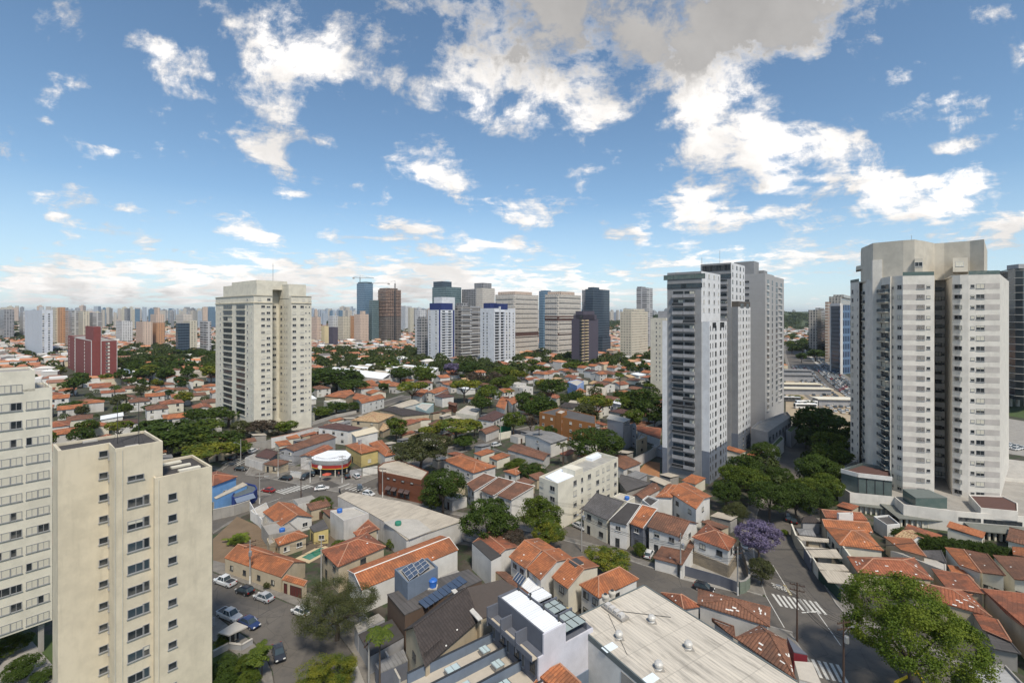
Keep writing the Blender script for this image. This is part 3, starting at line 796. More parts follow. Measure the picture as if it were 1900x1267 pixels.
def palm(x, y, h, label, n=14, L=2.6, lean=0., tw=.14, lm='green', name='palm_tree', cat='palm', group=None):
 R = thing(name, label, cat, (x, y, 0), 0, group)
 t = MB(); top = Vector((lean, 0, h)); t.tube((0, 0, -.1), (lean * .35, 0, h * .5), tw * 1.3, tw, 8); t.tube((lean * .35, 0, h * .5), top, tw, tw * .75, 8)
 if h > .6: t.build('trunk', BARK, R)
 b = MB()
 for i in range(n): frond(b, top, i * 2.399, L * rnd.uniform(.8, 1.1), rnd.uniform(1.1, 2.3))
 b.build('crown', LF[lm], R); return R
PAINTS = {}
def paintm(n, c, metal=.2):
 if n not in PAINTS:
  m = plain('car_paint_' + n, c, .3, metal, .04, .5); m.node_tree.nodes['Principled BSDF'].inputs['Coat Weight'].default_value = .6; PAINTS[n] = m
 return PAINTS[n]
for n_, c_ in dict(white=(.72, .72, .71), silver=(.45, .46, .47), black=(.012, .012, .014), grey=(.10, .105, .115), red=(.34, .02, .02), blue=(.03, .05, .14), darkgrey=(.04, .042, .05)).items(): paintm(n_, c_)
LAMP = plain('lamp_lens', (.75, .75, .72), .15); TAIL = plain('tail_lens', (.3, .01, .01), .2)
HUB = plain('wheel_rim', (.38, .38, .4), .35, .6)
def loft(b, secs, mi=0):
 n = len(secs[0])
 for s0, s1 in zip(secs, secs[1:]):
  for i in range(n):
   j = (i + 1) % n; b.poly([s0[i], s0[j], s1[j], s1[i]], mi)
 b.poly(secs[0][::-1], mi); b.poly(secs[-1], mi)
CARM = {}
def car_meshes(kind, paint):
 k = (kind, paint)
 if k in CARM: return CARM[k]
 pm = PAINTS[paint]; b = MB()
 L, belt, roof, cab = {'sedan': (4.4, .86, 1.43, (-1.75, -1.05, .35, 1.05)), 'hatch': (3.9, .88, 1.47, (-1.85, -1.45, .35, 1.1)), 'suv': (4.5, 1.0, 1.68, (-2.1, -1.7, .5, 1.1)), 'pickup': (5.2, 1.02, 1.75, (-.75, -.55, .75, 1.35))}[kind]
 hl = L / 2; W_ = .87 if kind in ('sedan', 'hatch') else .92
 st = [(-hl, .42, belt - .14, W_ * .84), (-hl + .12, .26, belt - .03, W_ * .95), (-hl + .9, .22, belt, W_), (0, .22, belt, W_), (hl - 1.3, .22, belt - .03, W_), (hl - .35, .24, belt - .16, W_ * .96), (hl, .40, belt - .32, W_ * .78)]
 secs = []
 for x, z0, z1, w in st:
  secs.append([(x, -w * .9, z0), (x, -w, z0 + .16), (x, -w, z1 - .16), (x, -w * .9, z1), (x, w * .9, z1), (x, w, z1 - .16), (x, w, z0 + .16), (x, w * .9, z0)])
 loft(b, [s[::-1] for s in secs])
 x0, x1, x2, x3 = cab; wb, wt = W_ * .86, W_ * .70
 B = [(x0, -wb), (x3, -wb), (x3, wb), (x0, wb)]; T = [(x1, -wt), (x2, -wt), (x2, wt), (x1, wt)]
 z = roof
 b.poly([(T[0][0], T[0][1], z - .03), (T[1][0], T[1][1], z - .03), (x2 - .25, 0 - wt * .6, z + .02), (x1 + .25, -wt * .6, z + .02)]); b.poly([(x1 + .25, wt * .6, z + .02), (x2 - .25, wt * .6, z + .02), (T[2][0], T[2][1], z - .03), (T[3][0], T[3][1], z - .03)])
 b.poly([(x1 + .25, -wt * .6, z + .02), (x2 - .25, -wt * .6, z + .02), (x2 - .25, wt * .6, z + .02), (x1 + .25, wt * .6, z + .02)])
 b.poly([(x2, -wt, z - .03), (x2, wt, z - .03), (x2 - .25, wt * .6, z + .02), (x2 - .25, -wt * .6, z + .02)]); b.poly([(x1, wt, z - .03), (x1, -wt, z - .03), (x1 + .25, -wt * .6, z + .02), (x1 + .25, wt * .6, z + .02)])
 for i in range(4): b.tube((B[i][0], B[i][1], belt - .02), (T[i][0], T[i][1], z - .04), .05, .045, 5)
 for s in (-1, 1):
  b.tube(((x0 + x3) / 2 - .1, s * wb, belt), ((x1 + x2) / 2 - .1, s * wt, z - .03), .035, .03, 5)
  b.tube((x1, s * wt, z - .04), (x2, s * wt, z - .04), .04, .04, 5)
  b.box(x3 - .35, s * (W_ + .02) - (.16 if s < 0 else 0), belt, x3 - .2, s * (W_ + .02) + (.16 if s > 0 else 0), belt + .13)
 if kind == 'pickup':
  b.box(-hl + .1, -W_ + .02, belt - .02, x0 - .05, -W_ + .12, belt + .08); b.box(-hl + .1, W_ - .12, belt - .02, x0 - .05, W_ - .02, belt + .08); b.box(-hl + .02, -W_ + .05, belt - .1, -hl + .14, W_ - .05, belt + .06)
 body = b.mesh('car_body', pm)
 g = MB(); i_ = .012
 for i in range(4):
  j = (i + 1) % 4
  g.poly([(B[i][0], B[i][1], belt - .03), (B[j][0], B[j][1], belt - .03), (T[j][0], T[j][1], z - .03), (T[i][0], T[i][1], z - .03)])
 glass = g.mesh('car_glass', GLB)
 t = MB(); t.tube((0, -.1, 0), (0, .1, 0), .33 if kind != 'suv' else .36, n=14); ty = t.mesh('tyre', RUBBER)
 t = MB(); t.tube((0, -.11, 0), (0, .11, 0), .20, n=10); ri = t.mesh('rim', HUB)
 t = MB(); t.box(hl - .10, -.16, -.08, hl - .0, .16, .08);
 hd = MB(); hd.box(-.12, -.17, -.07, .03, .17, .07); hd = hd.mesh('headlight', LAMP)
 tl = MB(); tl.box(-.04, -.13, -.12, .06, .13, .12); tl = tl.mesh('tail_light', TAIL)
 extra = None
 bd = None
 if kind == 'pickup':
  bb = MB(); bb.box(-hl + .15, -W_ + .13, belt - .01, x0 - .08, W_ - .13, belt + .012); bd = bb.mesh('cargo_bed', METAL_D)
 wx = hl - .82
 CARM[k] = (body, glass, ty, ri, hd, tl, bd, wx, W_, hl, belt); return CARM[k]
def car_at(x, y, rz, kind, paint, label, group=None, detail=True, z=.03, name='car', cat='car', sc=1.):
 body, glass, ty, ri, hd, tl, bd, wx, W_, hl, belt = car_meshes(kind, paint)
 R = thing(name, label, cat, (x, y, z), rz, group); R.scale = (sc, sc, sc)
 link(body, 'body', R); link(glass, 'windows', R)
 for sx in (-1, 1):
  for sy in (-1, 1):
   w = link(ty, 'wheel', R, (sx * wx, sy * (W_ - .09), .33))
   if detail: link(ri, 'rim', w)
 if detail:
  for sy in (-1, 1):
   link(hd, 'headlight', R, (hl - .03, sy * W_ * .62, belt - .26)); link(tl, 'tail_light', R, (-hl + .02, sy * W_ * .72, belt - .15))
  if bd: link(bd, 'cargo_bed', R)
 return R
def car(view, xa, ya, rdeg, kind, paint, label, group=None, **k):
 p = W(view, xa, ya); return car_at(p.x, p.y, math.radians(rdeg), kind, paint, label, group, **k)
def pole(view, xa, ya, h=9., label='', rz=0., trafo=False, lamp=0., wood=False, arms=2, white=False):
 p = W(view, xa, ya); R = thing('utility_pole', label, 'utility pole', p, rz)
 b = MB(); b.tube((0, 0, -.2), (0, 0, h), .16, .10, 8); b.build('post', WOOD if wood else POLE_M, R)
 if white: w = MB(); w.tube((0, 0, 0), (0, 0, 1.7), .175, .17, 8); w.build('painted_foot', WHITE, R)
 for k in range(arms):
  c = MB(); c.box(-1.1, -.06, h - .5 - k * .9, 1.1, .06, h - .38 - k * .9)
  for q in (-1, -.4, .4, 1): c.tube((q, 0, h - .38 - k * .9), (q, 0, h - .2 - k * .9), .05, n=6)
  c.build('crossarm', WOOD, R)
 if trafo:
  t = MB(); t.lathe([(0, 1.), (.28, .95), (.32, .85), (.32, 0), (0, 0)], (0, -.5, 0), 10); t.build('transformer', METAL_G, R, (0, 0, h - 3))
  for sx in (-.35, .35): pass
 if lamp:
  l = MB(); l.tube((0, 0, h - 2), (lamp * .6, 0, h - 1.2), .04, n=5); l.tube((lamp * .6, 0, h - 1.2), (lamp, 0, h - 1.2), .04, n=5); l.build('lamp_arm', METAL_G, R)
  l = MB(); l.box(lamp - .1, -.13, h - 1.3, lamp + .55, .13, h - 1.15); l.build('lamp_head', METAL_G, R)
 return Vector((p.x, p.y, h)), rz
def wires(A, B, n=4, sag=1.0, label='', drop=0.):
 """a bundle of cables strung between two poles"""
 (a, ra), (c, rc) = A, B; R = thing('overhead_cables', label, 'cables', a)
 offs = [(-1, -.2), (-.4, -.2), (.4, -.2), (1, -.2), (0, -2.2), (.08, -2.5), (-.1, -2.8)][:n]
 for ox, oz in offs:
  p0 = a + Vector((ox * math.cos(ra), ox * math.sin(ra), oz)); p1 = c + Vector((ox * math.cos(rc), ox * math.sin(rc), oz))
  r = .018 if oz > -1 else .035; prev = p0; b = MB()
  for i in range(1, 9):
   t = i / 8; q = p0.lerp(p1, t); q.z -= sag * 4 * t * (1 - t); b.tube(prev - a, q - a, r, n=4, cap=False); prev = q
  b.build('cable', WIRE_M, R)
 return R
def wall_run(label, view, pts, h, mat, th=.2, name='boundary_wall', cat='wall', cap=None, zs=0.):
 """free-standing boundary wall along ground points of the photo"""
 L = [W(view, pts[2 * i], pts[2 * i + 1], zs) for i in range(len(pts) // 2)]
 o = L[0].copy(); o.z = 0; b = MB(); c = MB()
 for p, q in zip(L, L[1:]):
  d = (q - p).normalized(); n = Vector((-d.y, d.x, 0)) * th
  b.ob(p - o - n * .5 - Vector((0, 0, .2 + zs)), q - p, n, (0, 0, h + .2))
  c.ob(p - o - n * .7 + Vector((0, 0, h - zs)), q - p, n * 1.4, (0, 0, .08))
 if cap:
  R = thing(name, label, cat, o); b.build('wall', mat, R); c.build('coping', cap, R); return R
 r = b.build(name, mat, None, o); tag(r, label, cat); return r
def sheet(name, pts, z, mat, kerb=0., kind='structure', kmat=None):
 if pts[0][1] < 900: occupy(pts, 1)
 b = MB(TH)
 if kerb: b.prism(pts, -.05, z)
 else: b.poly([(p[0], p[1], z) for p in pts])
 o = b.build(name, mat); tag(o, kind=kind); return o
def GP(view, *pp): return [W(view, pp[2 * i], pp[2 * i + 1]) for i in range(len(pp) // 2)]
g = MB(); g.poly([(-14000, -400, 0), (14000, -400, 0), (14000, 16000, 0), (-14000, 16000, 0)]); tag(g.build('ground', YARD), kind='structure')
def strip(name, view, pts, width, z, mat, kerbs=None):
 """a street as a strip of constant width along its centre line (photo points on the ground)"""
 L = [W(view, pts[2 * i], pts[2 * i + 1]) for i in range(len(pts) // 2)]
 def off(w):
  A, B = [], []
  for i, p in enumerate(L):
   d = ((L[min(i + 1, len(L) - 1)] - L[max(i - 1, 0)])).normalized(); n = Vector((-d.y, d.x, 0)); A.append(p + n * w); B.append(p - n * w)
  return A, B
 b = MB(TH); A, B = off(width / 2)
 for i in range(len(L) - 1): occupy([B[i], B[i + 1], A[i + 1], A[i]], (kerbs or 0) + 1.5)
 for i in range(len(L) - 1): b.poly([(B[i].x, B[i].y, z), (B[i + 1].x, B[i + 1].y, z), (A[i + 1].x, A[i + 1].y, z), (A[i].x, A[i].y, z)])
 tag(b.build(name, mat), kind='structure')
 QUADS.extend([(len(STRIPS), [B[i], B[i + 1], A[i + 1], A[i]]) for i in range(len(L) - 1)]); STRIPS.append((off, width, kerbs, z, len(L)))
QUADS, STRIPS = [], []
def inq(p, q):
 return all((q[k - 3].x - q[k].x) * (p.y - q[k].y) - (q[k - 3].y - q[k].y) * (p.x - q[k].x) >= 0 for k in range(4)) or all((q[k - 3].x - q[k].x) * (p.y - q[k].y) - (q[k - 3].y - q[k].y) * (p.x - q[k].x) <= 0 for k in range(4))
def kerbs_all():
 for si, (off, width, kerbs, z, n) in enumerate(STRIPS):
  if not kerbs: continue
  A2, B2 = off(width / 2 + kerbs); A1, B1 = off(width / 2 + .25); A, B = off(width / 2); k = MB(TH); kk = MB(TH)
  for i in range(n - 1):
   for (o0, o1, i0, i1, x0, x1) in ((A2[i], A2[i + 1], A1[i], A1[i + 1], A[i], A[i + 1]), (B2[i + 1], B2[i], B1[i + 1], B1[i], B[i + 1], B[i])):
    m_ = max(1, int((o1 - o0).length / 1.5))
    for s_ in range(m_):
     a, b = s_ / m_, (s_ + 1) / m_; c = (o0.lerp(o1, (a + b) / 2) + x0.lerp(x1, (a + b) / 2)) / 2
     if any(sj != si and (inq(c, q) or inq(x0.lerp(x1, (a + b) / 2), q) or inq(o0.lerp(o1, (a + b) / 2), q)) for sj, q in QUADS): continue
     k.prism([i0.lerp(i1, b), o0.lerp(o1, b), o0.lerp(o1, a), i0.lerp(i1, a)][::-1], -.05, .15 + z * .2); kk.prism([x0.lerp(x1, b), i0.lerp(i1, b), i0.lerp(i1, a), x0.lerp(x1, a)][::-1], -.05, .165 + z * .2)
  if k.f: tag(k.build('pavement', PAVE), kind='structure'); tag(kk.build('kerb', CONC), kind='structure')
KW = 2.2
sheet('road', GP('', 250, 1030, 250, 1150, 330, 1135, 395, 1138, 432, 1162, 468, 1186, 492, 1212, 506, 1245, 516, 1300, 690, 1300, 655, 1215, 622, 1168, 590, 1140, 545, 1124, 470, 1092, 395, 1062)[::1], .02, ASPH)
sheet('pavement', GP('', 395, 1060, 470, 1090, 545, 1122, 590, 1138, 620, 1165, 655, 1213, 690, 1300, 742, 1300, 700, 1200, 668, 1150, 625, 1120, 560, 1096, 480, 1062, 395, 1040), .15, PAVE, kerb=1)
sheet('pavement', GP('', 395, 1140, 380, 1180, 440, 1215, 470, 1262, 480, 1310, 514, 1310, 504, 1247, 490, 1215, 466, 1190, 430, 1166), .15, PAVE, kerb=1)
sheet('pavement', GP('', 395, 900, 395, 990, 470, 945, 560, 930, 640, 945, 720, 960, 760, 905, 720, 880, 640, 872, 520, 862, 450, 850), .012, PAVE)
sheet('asphalt_yard', GP('', 700, 1000, 860, 1010, 1000, 1040, 1200, 1085, 1230, 1060, 1100, 985, 960, 960, 860, 950), .008, ASPH)
strip('road', '', (330, 868, 395, 884, 460, 893, 560, 915, 640, 930, 700, 936, 790, 960, 900, 985, 1000, 1010, 1090, 1035, 1180, 1068, 1260, 1092, 1350, 1112, 1430, 1135, 1530, 1160), 9.5, .02, ASPH, KW)
strip('road', '', (415, 900, 440, 868, 470, 845, 520, 818, 600, 788, 680, 760, 760, 734), 8.5, .024, ASPH, 1.8)
strip('road', '', (330, 1010, 400, 965, 480, 935, 560, 912, 620, 895), 8, .028, ASPH, None)
strip('road', '', (640, 915, 690, 900, 730, 882, 800, 850, 870, 826, 935, 808, 990, 795, 1050, 782), 7, .032, ASPH, 1.5)
strip('road', '', (1640, 1330, 1580, 1235, 1520, 1160, 1485, 1112, 1460, 1062, 1450, 1010, 1452, 960, 1465, 925, 1478, 880, 1482, 845, 1490, 815, 1500, 780), 12, .036, ASPH, 3.0)
strip('road', '', (1540, 1165, 1620, 1190, 1720, 1235, 1860, 1330), 9, .04, ASPH, 1.6)
kx_ = 0
AV = (1620, 772, 1560, 735, 1530, 708, 1505, 682, 1492, 664, 1484, 650, 1478, 638)
strip('road', '', AV, 38, .04, ASPH, 3)
strip('pavement', '', (1640, 762, 1574, 722, 1540, 694, 1512, 671, 1498, 655, 1488, 643), 3, .16, CONC_L)
kerbs_all()
sheet('sandy_ground', GP('', 1458, 790, 1600, 800, 1640, 765, 1520, 712, 1458, 705), .06, SANDY)
sheet('grass', GP('', 1860, 770, 2050, 800, 2050, 740, 1860, 742), .06, GRASS)
sheet('path', GP('', 1860, 840, 2050, 870, 2050, 805, 1860, 775), .07, CONC)
sheet('path', GP('', 1855, 935, 2100, 990, 2100, 880, 1855, 850), .08, CONC_L)
sheet('lawn', GP('', 395, 1000, 395, 1040, 445, 1052, 520, 1022, 500, 985, 440, 958), .03, DIRT)
sheet('lawn', GP('', -150, 1400, 300, 1500, 470, 1330, 470, 1262, 430, 1215, 380, 1185, -150, 1170), .03, GRASS)
sheet('path', GP('', -100, 1215, 60, 1330, 120, 1260, 60, 1190), .06, CONC)
sheet('yard', GP('', 556, 1040, 600, 1046, 640, 1020, 620, 985, 565, 1010), .035, plain('yard_earth', (.11, .085, .06), .95, 0, .3, .6))
sheet('yard', GP('', 640, 1300, 820, 1340, 790, 1230, 735, 1170, 668, 1160), .06, CONC)
def zebra(view, p0, p1, n, length, wid=.45):
 """crossing stripes from p0 to p1, each running across the walking direction"""
 a, b = W(view, *p0), W(view, *p1); d = (b - a); L = d.length; d.normalize(); nrm = Vector((-d.y, d.x, 0))
 if isinstance(length, tuple): nrm = (W(view, *length) - a); ln = nrm.length; nrm.normalize()
 else: ln = length
 m = MB()
 for i in range(n):
  c = a + d * (L * (i + .5) / n); w = d * wid / 2
  q = [c - w, c + w, c + w + nrm * ln, c - w + nrm * ln]
  if (q[1] - q[0]).cross(q[2] - q[1]).z < 0: q = q[::-1]
  m.poly([(p.x, p.y, .052) for p in q])
 tag(m.build('road_marking', PAINT), kind='structure')
zebra('E', (925, 605), (1310, 745), 9, (905, 612 - 0)) if 0 else None
zebra('E', (905, 608), (1255, 672), 9, (970, 700))
zebra('E', (1195, 1088), (1420, 1135), 5, (1260, 1225))
zebra('G', (700, 835), (1040, 752), 10, (640, 800)) if 0 else None
zebra('G', (770, 830), (1080, 752), 10, (665, 800))
zebra('G', (1400, 720), (1640, 770), 7, (1290, 760))
zebra('G', (150, 525), (330, 548), 6, (270, 470))
zebra('G', (560, 930), (700, 880), 6, (640, 905))
m = MB()
def stripe(view, x0, y0, x1, y1, w=.14):
 a, b = W(view, x0, y0), W(view, x1, y1); d = (b - a).normalized(); n = Vector((-d.y, d.x, 0)) * w / 2
 m.poly([(p.x, p.y, .054) for p in (a - n, b - n, b + n, a + n)])
stripe('E', 925, 400, 1060, 620); stripe('E', 1140, 750, 1260, 740, .3); stripe('E', 1250, 745, 1425, 990); stripe('E', 860, 600, 1010, 860)
tag(m.build('road_marking', PAINT), kind='structure')
fc = bpy.data.curves.new('pare', 'FONT'); fc.body = 'PARE'; fc.align_x = 'LEFT'; fo = bpy.data.objects.new('tmp', fc); COL.objects.link(fo)
fme = bpy.data.meshes.new_from_object(fo.evaluated_get(bpy.context.evaluated_depsgraph_get())); bpy.data.objects.remove(fo)
a_, b_ = P(1462.5, 1099.5), P(1436, 1091); up_ = (P(1474, 1125) - P(1458, 1097)).normalized(); e1 = b_ - a_; xs = [v.co.x for v in fme.vertices]; ys = [v.co.y for v in fme.vertices]
w_ = max(xs); h_ = max(ys); o_ = P(1457, 1090.5)
for v in fme.vertices: x, y = v.co.x / w_, v.co.y / h_; q = e1 * x + up_ * y * 1.9; v.co = (q.x, q.y, 0)
fme.materials.clear(); fme.materials.append(PAINT); fob = link(fme, 'road_marking', None, (a_.x - up_.x * 2.1, a_.y - up_.y * 2.1, .056)); tag(fob, kind='structure')
m = MB(); YP = plain('road_paint_yellow', (.42, .34, .16), .8, 0, .3, 2); a, b = P(1455, 1085), P(1468, 1104); d = (b - a).normalized(); n = Vector((-d.y, d.x, 0)) * .07
for s_ in (-.15, .15): c = n.normalized() * s_; m.poly([(p.x, p.y, .055) for p in (a + c - n, b + c - n, b + c + n, a + c + n)])
tag(m.build('road_marking', YP), kind='structure')
def hill(name, cx, cy, rx, ry, h, mat, seed):
 g = np.random.default_rng(seed); n = 40; v = []; f = []
 for j in range(n + 1):
  for i in range(n + 1):
   u, w = i / n * 2 - 1, j / n * 2 - 1; r = math.hypot(u, w)
   z = h * max(0, math.cos(min(r, 1) * math.pi / 2)) ** 1.3 * (1 + .18 * math.sin(u * 5 + seed) * math.cos(w * 4)) - .5
   v.append((cx + u * rx, cy + w * ry, z))
 for j in range(n):
  for i in range(n): a = j * (n + 1) + i; f.append((a, a + 1, a + n + 2, a + n + 1))
 me = bpy.data.meshes.new(name); me.from_pydata(v, [], f); me.materials.append(mat)
 for p in me.polygons: p.use_smooth = True
 o = link(me, name); tag(o, kind='structure'); return (cx, cy, rx, ry, h)
HILLM = plain('hill_cover', (.06, .08, .035), .95, 0, .5, .02)
HILLS = [hill('hill', 1150, 2500, 700, 900, 74, HILLM, 1), hill('hill', 2400, 3600, 1500, 1200, 66, HILLM, 2), hill('hill', -3000, 8200, 3800, 1500, 88, HILLM, 3), hill('hill', 1800, 8000, 3600, 1400, 100, HILLM, 4)]
h = H('long single-storey house with orange gabled roof and beige wall along the street with parked pickup', 'gable', 'C', 3.2, (145, 345, 560, 487, 742, 375), axis='ab', rise=1.5, wall=BEIGE, roof=T_OR, over=.1, win=1, sty='d', wsz=(.9, .9), nwin=(4, 0), doors=False, ridge=True)
h = H('small orange-roofed garage with oxblood door at the end of the long beige wall', 'shed', 'C', 2.7, (567, 505, 728, 552, 752, 515, 598, 470), rise=.6, wall=BEIGE, roof=T_OR, win=0, cat='garage', over=.1)
q_ = Hq('C', 2.7, 567, 505, 728, 552, 752, 515, 598, 470, rise=.6)
for t_, w_, nm in ((.17, .9, 'door'), (.64, 3.0, 'garage_door')): p_ = q_[0].lerp(q_[1], t_) - h.location; p_.z = 1.08; addwin(h, p_, edge_rz(q_[0], q_[1]), w_, 2.1, 'dred', nm)
H('two-storey hip-roofed orange house with pale yellow walls beside the small pool', 'hip', 'C', 5.4, (848, 290, 975, 412, 1330, 262), axis='bc', rise=1.6, wall=BEIGE, roof=T_RED, win=1, nwin=(2, 1), chim=(.3, .9), sty='d')
H('low lean-to with orange tiles beside the hip-roofed pool house', 'hip', 'C', 4.2, (1088, 158, 1120, 190, 1285, 135, 1225, 85), rise=.5, wall=WHITE2, roof=T_RED, win=0, cat='outbuilding')
H('orange-tiled gabled house behind the white terrace wall, sloping to the crossing', 'gable', 'G', 3.1, (568, 1000, 745, 1138, 1062, 1045), axis='ab', rise=1.6, wall=WHITE, roof=T_OR, nwin=(0, 2), sty='w')
H('small hip-roofed orange shelter with open front beside the flat roof with tanks', 'hip', 'C', 3.0, (512, 210, 542, 256, 758, 185, 690, 140), axis='bc', rise=.9, wall=BEIGE, roof=T_OR, nwin=(0, 2), cat='outbuilding')
H('small shed with dark corrugated roof and pale yellow walls with arched window', 'shed', 'C', 3.0, (768, 118, 800, 156, 910, 128, 872, 62), rise=.7, wall=YELLOW, roof=ROOF_D, nwin=(1, 1), cat='shed', ridge=False, over=.1)
H('flat concrete terrace roof carrying a water tank beside the orange gabled house', 'flat', 'C', 3.4, (415, 98, 470, 178, 690, 140, 600, 62), wall=CONC, roof=CONC, win=0, tank=(.85, .55), cat='house')
H('small ochre flat-roofed annex below the terrace with the water tank', 'flat', 'C', 2.6, (455, 205, 475, 250, 520, 225, 490, 190), wall=BEIGE, roof=CONC, win=0, cat='outbuilding')
R, pts, org = block('wide low shop building with beige corrugated roof below the crossing', 'warehouse', '', 5, (627, 921, 684, 951, 713, 968, 754, 1002, 858, 966, 760, 934, 643, 913), WHITE2, ROOF_L, ang=math.radians(-32))
lv = MB(math.radians(-32)); q = [W('C', *p, 5.2) - org for p in ((1312, 88), (1500, 212), (1668, 150), (1565, 68), (1410, 62))]
for p in q: p.z = 5.16
lv.slab([(p.x, p.y, 5.32) for p in q], .14); lv.build('roof_deck', CONC_L, R)
t = MB(); t.lathe([(0, .9), (.7, .8), (.8, .5), (.7, 0), (0, 0)], n=12); p = W('C', 1420, 105, 5.3) - org
t.build('water_tank', plain('tank_green', (.03, .2, .13), .6), R, p)
H('square white and grey rendered block with a blue tank on its flat roof', 'flat', 'G', 6.2, (1228, 985, 1360, 1083, 1606, 1010, 1470, 950), wall=WHITE2, roof=CONC_L, win=0, tank=(.15, .3), cat='house')
H('narrow red-brown tiled roof wedged between the square white block and the low shop', 'shed', 'G', 4.0, (1470, 1195, 1500, 1245, 1700, 1160, 1600, 1075), rise=.8, wall=BEIGE, roof=T_RED, win=0, cat='outbuilding')
H('long orange-roofed house with a white ridge next to the blue-grey solar block', 'gable', 'C', 4.6, (1048, 437, 1150, 580, 1862, 285), axis='bc', rise=1.1, wall=WHITE, roof=T_OR, ridge='w', nwin=(0, 0), over=.15, win=0)
R, pts, org = block('house with dark corrugated roof and a row of solar panels', 'house', '', 6, (719, 1103, 751.4, 1141, 894, 1077, 868, 1057), plain('wall_brown_boards', (.11, .075, .055), .8), ROOF_D, parapet=0)
for i in range(9):
 t = i / 9; p0 = P(790 + (868 - 790) * t, 1128 + (1078 - 1128) * t, 6.3); p1 = P(790 + (868 - 790) * (t + .1), 1128 + (1078 - 1128) * (t + .1), 6.3)
 d = p1 - p0; n = Vector((-d.y, d.x, 0)).normalized() * 1.9; m = MB(); o = p0 - org
 m.slab([(o.x, o.y, 6.32), (o.x + d.x, o.y + d.y, 6.32), (o.x + d.x + n.x, o.y + d.y + n.y, 6.75), (o.x + n.x, o.y + n.y, 6.75)], .05); fr_ = m.build('solar_panel', SOLAR, R)
R = H('blue-grey rendered roof block with solar panels above the orange roof', 'flat', 'C', 9.2, (1394, 428, 1490, 528, 1712, 412, 1635, 345), wall=BLUEG, roof=CONC, win=1, nwin=(1, 0), sty='d', floors=1, z0=0, cat='house')
for (x0, y0, x1, y1, x2, y2, x3, y3) in ((1445, 432, 1503, 510, 1570, 472, 1520, 398), (1532, 392, 1580, 464, 1655, 418, 1600, 362)):
 m = MB(); q = [W('C', *p, 9.25) - R.location for p in ((x0, y0), (x1, y1), (x2, y2), (x3, y3))]
 m.slab([(q[0].x, q[0].y, 9.2), (q[1].x, q[1].y, 9.2), (q[2].x, q[2].y, 9.6), (q[3].x, q[3].y, 9.6)], .05); o = m.build('solar_panel', SOLAR, R)
 k = MB()
 for i in (0, 1, 2, 3):
  a1 = q[0].lerp(q[1], i / 3); b1 = q[3].lerp(q[2], i / 3); k.tube((a1.x, a1.y, 9.23), (b1.x, b1.y, 9.63), .03, n=4)
 for i in (0, .5, 1):
  a1 = q[0].lerp(q[3], i); b1 = q[1].lerp(q[2], i); zz = 9.23 + .4 * i; k.tube((a1.x, a1.y, zz), (b1.x, b1.y, zz), .03, n=4)
 k.build('panel_frame', FR_W, o)
p = W('C', 1675, 545, 6.6); R = thing('water_tank', 'blue plastic water tank on a ledge of the blue-grey solar block', 'water tank', (p.x, p.y, 6.2))
m = MB(); m.lathe([(.62, .1), (.7, .9), (.78, 1.25), (.6, 1.45), (0, 1.55)], n=16); m.lathe([(0, .1), (.62, .1)], n=16); m.build('tank_body', TANK_B, R)
m = MB(); m.box(-.8, -.8, -.35, .8, .8, .08); m.build('ledge', CONC_L, R)
m = MB(); m.lathe([(.28, 1.5), (.28, 1.62), (0, 1.66)], n=10); m.build('lid', TANK_B, R)
H('dark brown tiled house with steep gable next to the grey modern terraces', 'gable', 'a', 6.4, (735, 600, 1008, 1062, 1690, 470), axis='bc', rise=3.0, wall=BEIGE, roof=T_DRK, ridge=True, nwin=(1, 0), sty='d', over=.3)
H('crossing dark brown gable on the side of the steep tiled house', 'gable', 'a', 5.9, (980, 1000, 1020, 1062, 1240, 880, 1180, 800), axis='bc', rise=1.6, wall=BEIGE, roof=T_DRK, win=0, cat='roof wing')
block('house with wide plain dark brown roof beside the white row houses', 'house', '', 7.0, (844, 1097, 890, 1149, 922, 1139, 978, 1104, 932, 1076), BEIGE, plain('roof_brown_felt', (.085, .068, .058), .95, 0, .2, 2))
b = MB(); a0, a1 = P(837, 1096, 7.4), P(887, 1152, 7.4); d = a1 - a0; n = Vector((d.y, -d.x, 0)).normalized() * .8
b.ob(a0, d, n * -1, (0, 0, .18)); tag(b.build('white_gutter', plain('gutter_cement', (.55, .53, .49), .9, 0, .35, 1)), 'whitewashed cement gutter strip between the two dark brown roofs', 'gutter')
block('low carport with dark flat roof behind the palm', 'carport', 'a', 2.9, (170, 660, 320, 930, 740, 690, 590, 470), GREYW, ROOF_B, name='carport')
block('carport with translucent corrugated cover under the tall palm', 'carport', 'a', 2.7, (380, 1030, 450, 1140, 790, 990, 735, 850), DGREY, ROOF_G, name='carport')
block('narrow grey boundary wing of the brown boarded house', 'outbuilding', 'a', 3.2, (120, 545, 165, 640, 500, 470, 420, 400), GREYW, CONC)
wall_run('grey front wall with dark gates along the lower pavement', '', (668, 1152, 700, 1205, 742, 1290), 2.4, GREYW, .2, cap=CONC_L)
FA = W('D', 450, 778, 8.6); FB = W('D', 780, 1075, 8.6); FA.z = FB.z = 0
ux = (FB - FA).normalized(); LW = (FB - FA).length; uy = Vector((-ux.y, ux.x, 0))          # ux along the front, uy away from the camera
R = thing('terraced_house', 'grey modern terraced block of three units with white metal roof, balconies and skylights', 'terraced house', FA, edge_rz(FA, FB))
occupy([FA - uy * 13, FB - uy * 13, FB + uy * 11, FA + uy * 11])
m = MB(); m.box(0, 0, 0, LW, 10.5, 8.6); m.build('main_body', DGREY, R)
m = MB(); m.box(LW, 0, 0, LW + .25, 10.5, 8.6); m.box(LW, .9, 8.6, LW + .25, 5.0, 11.4); m.build('side_wall', WHITE_SHADE, R)
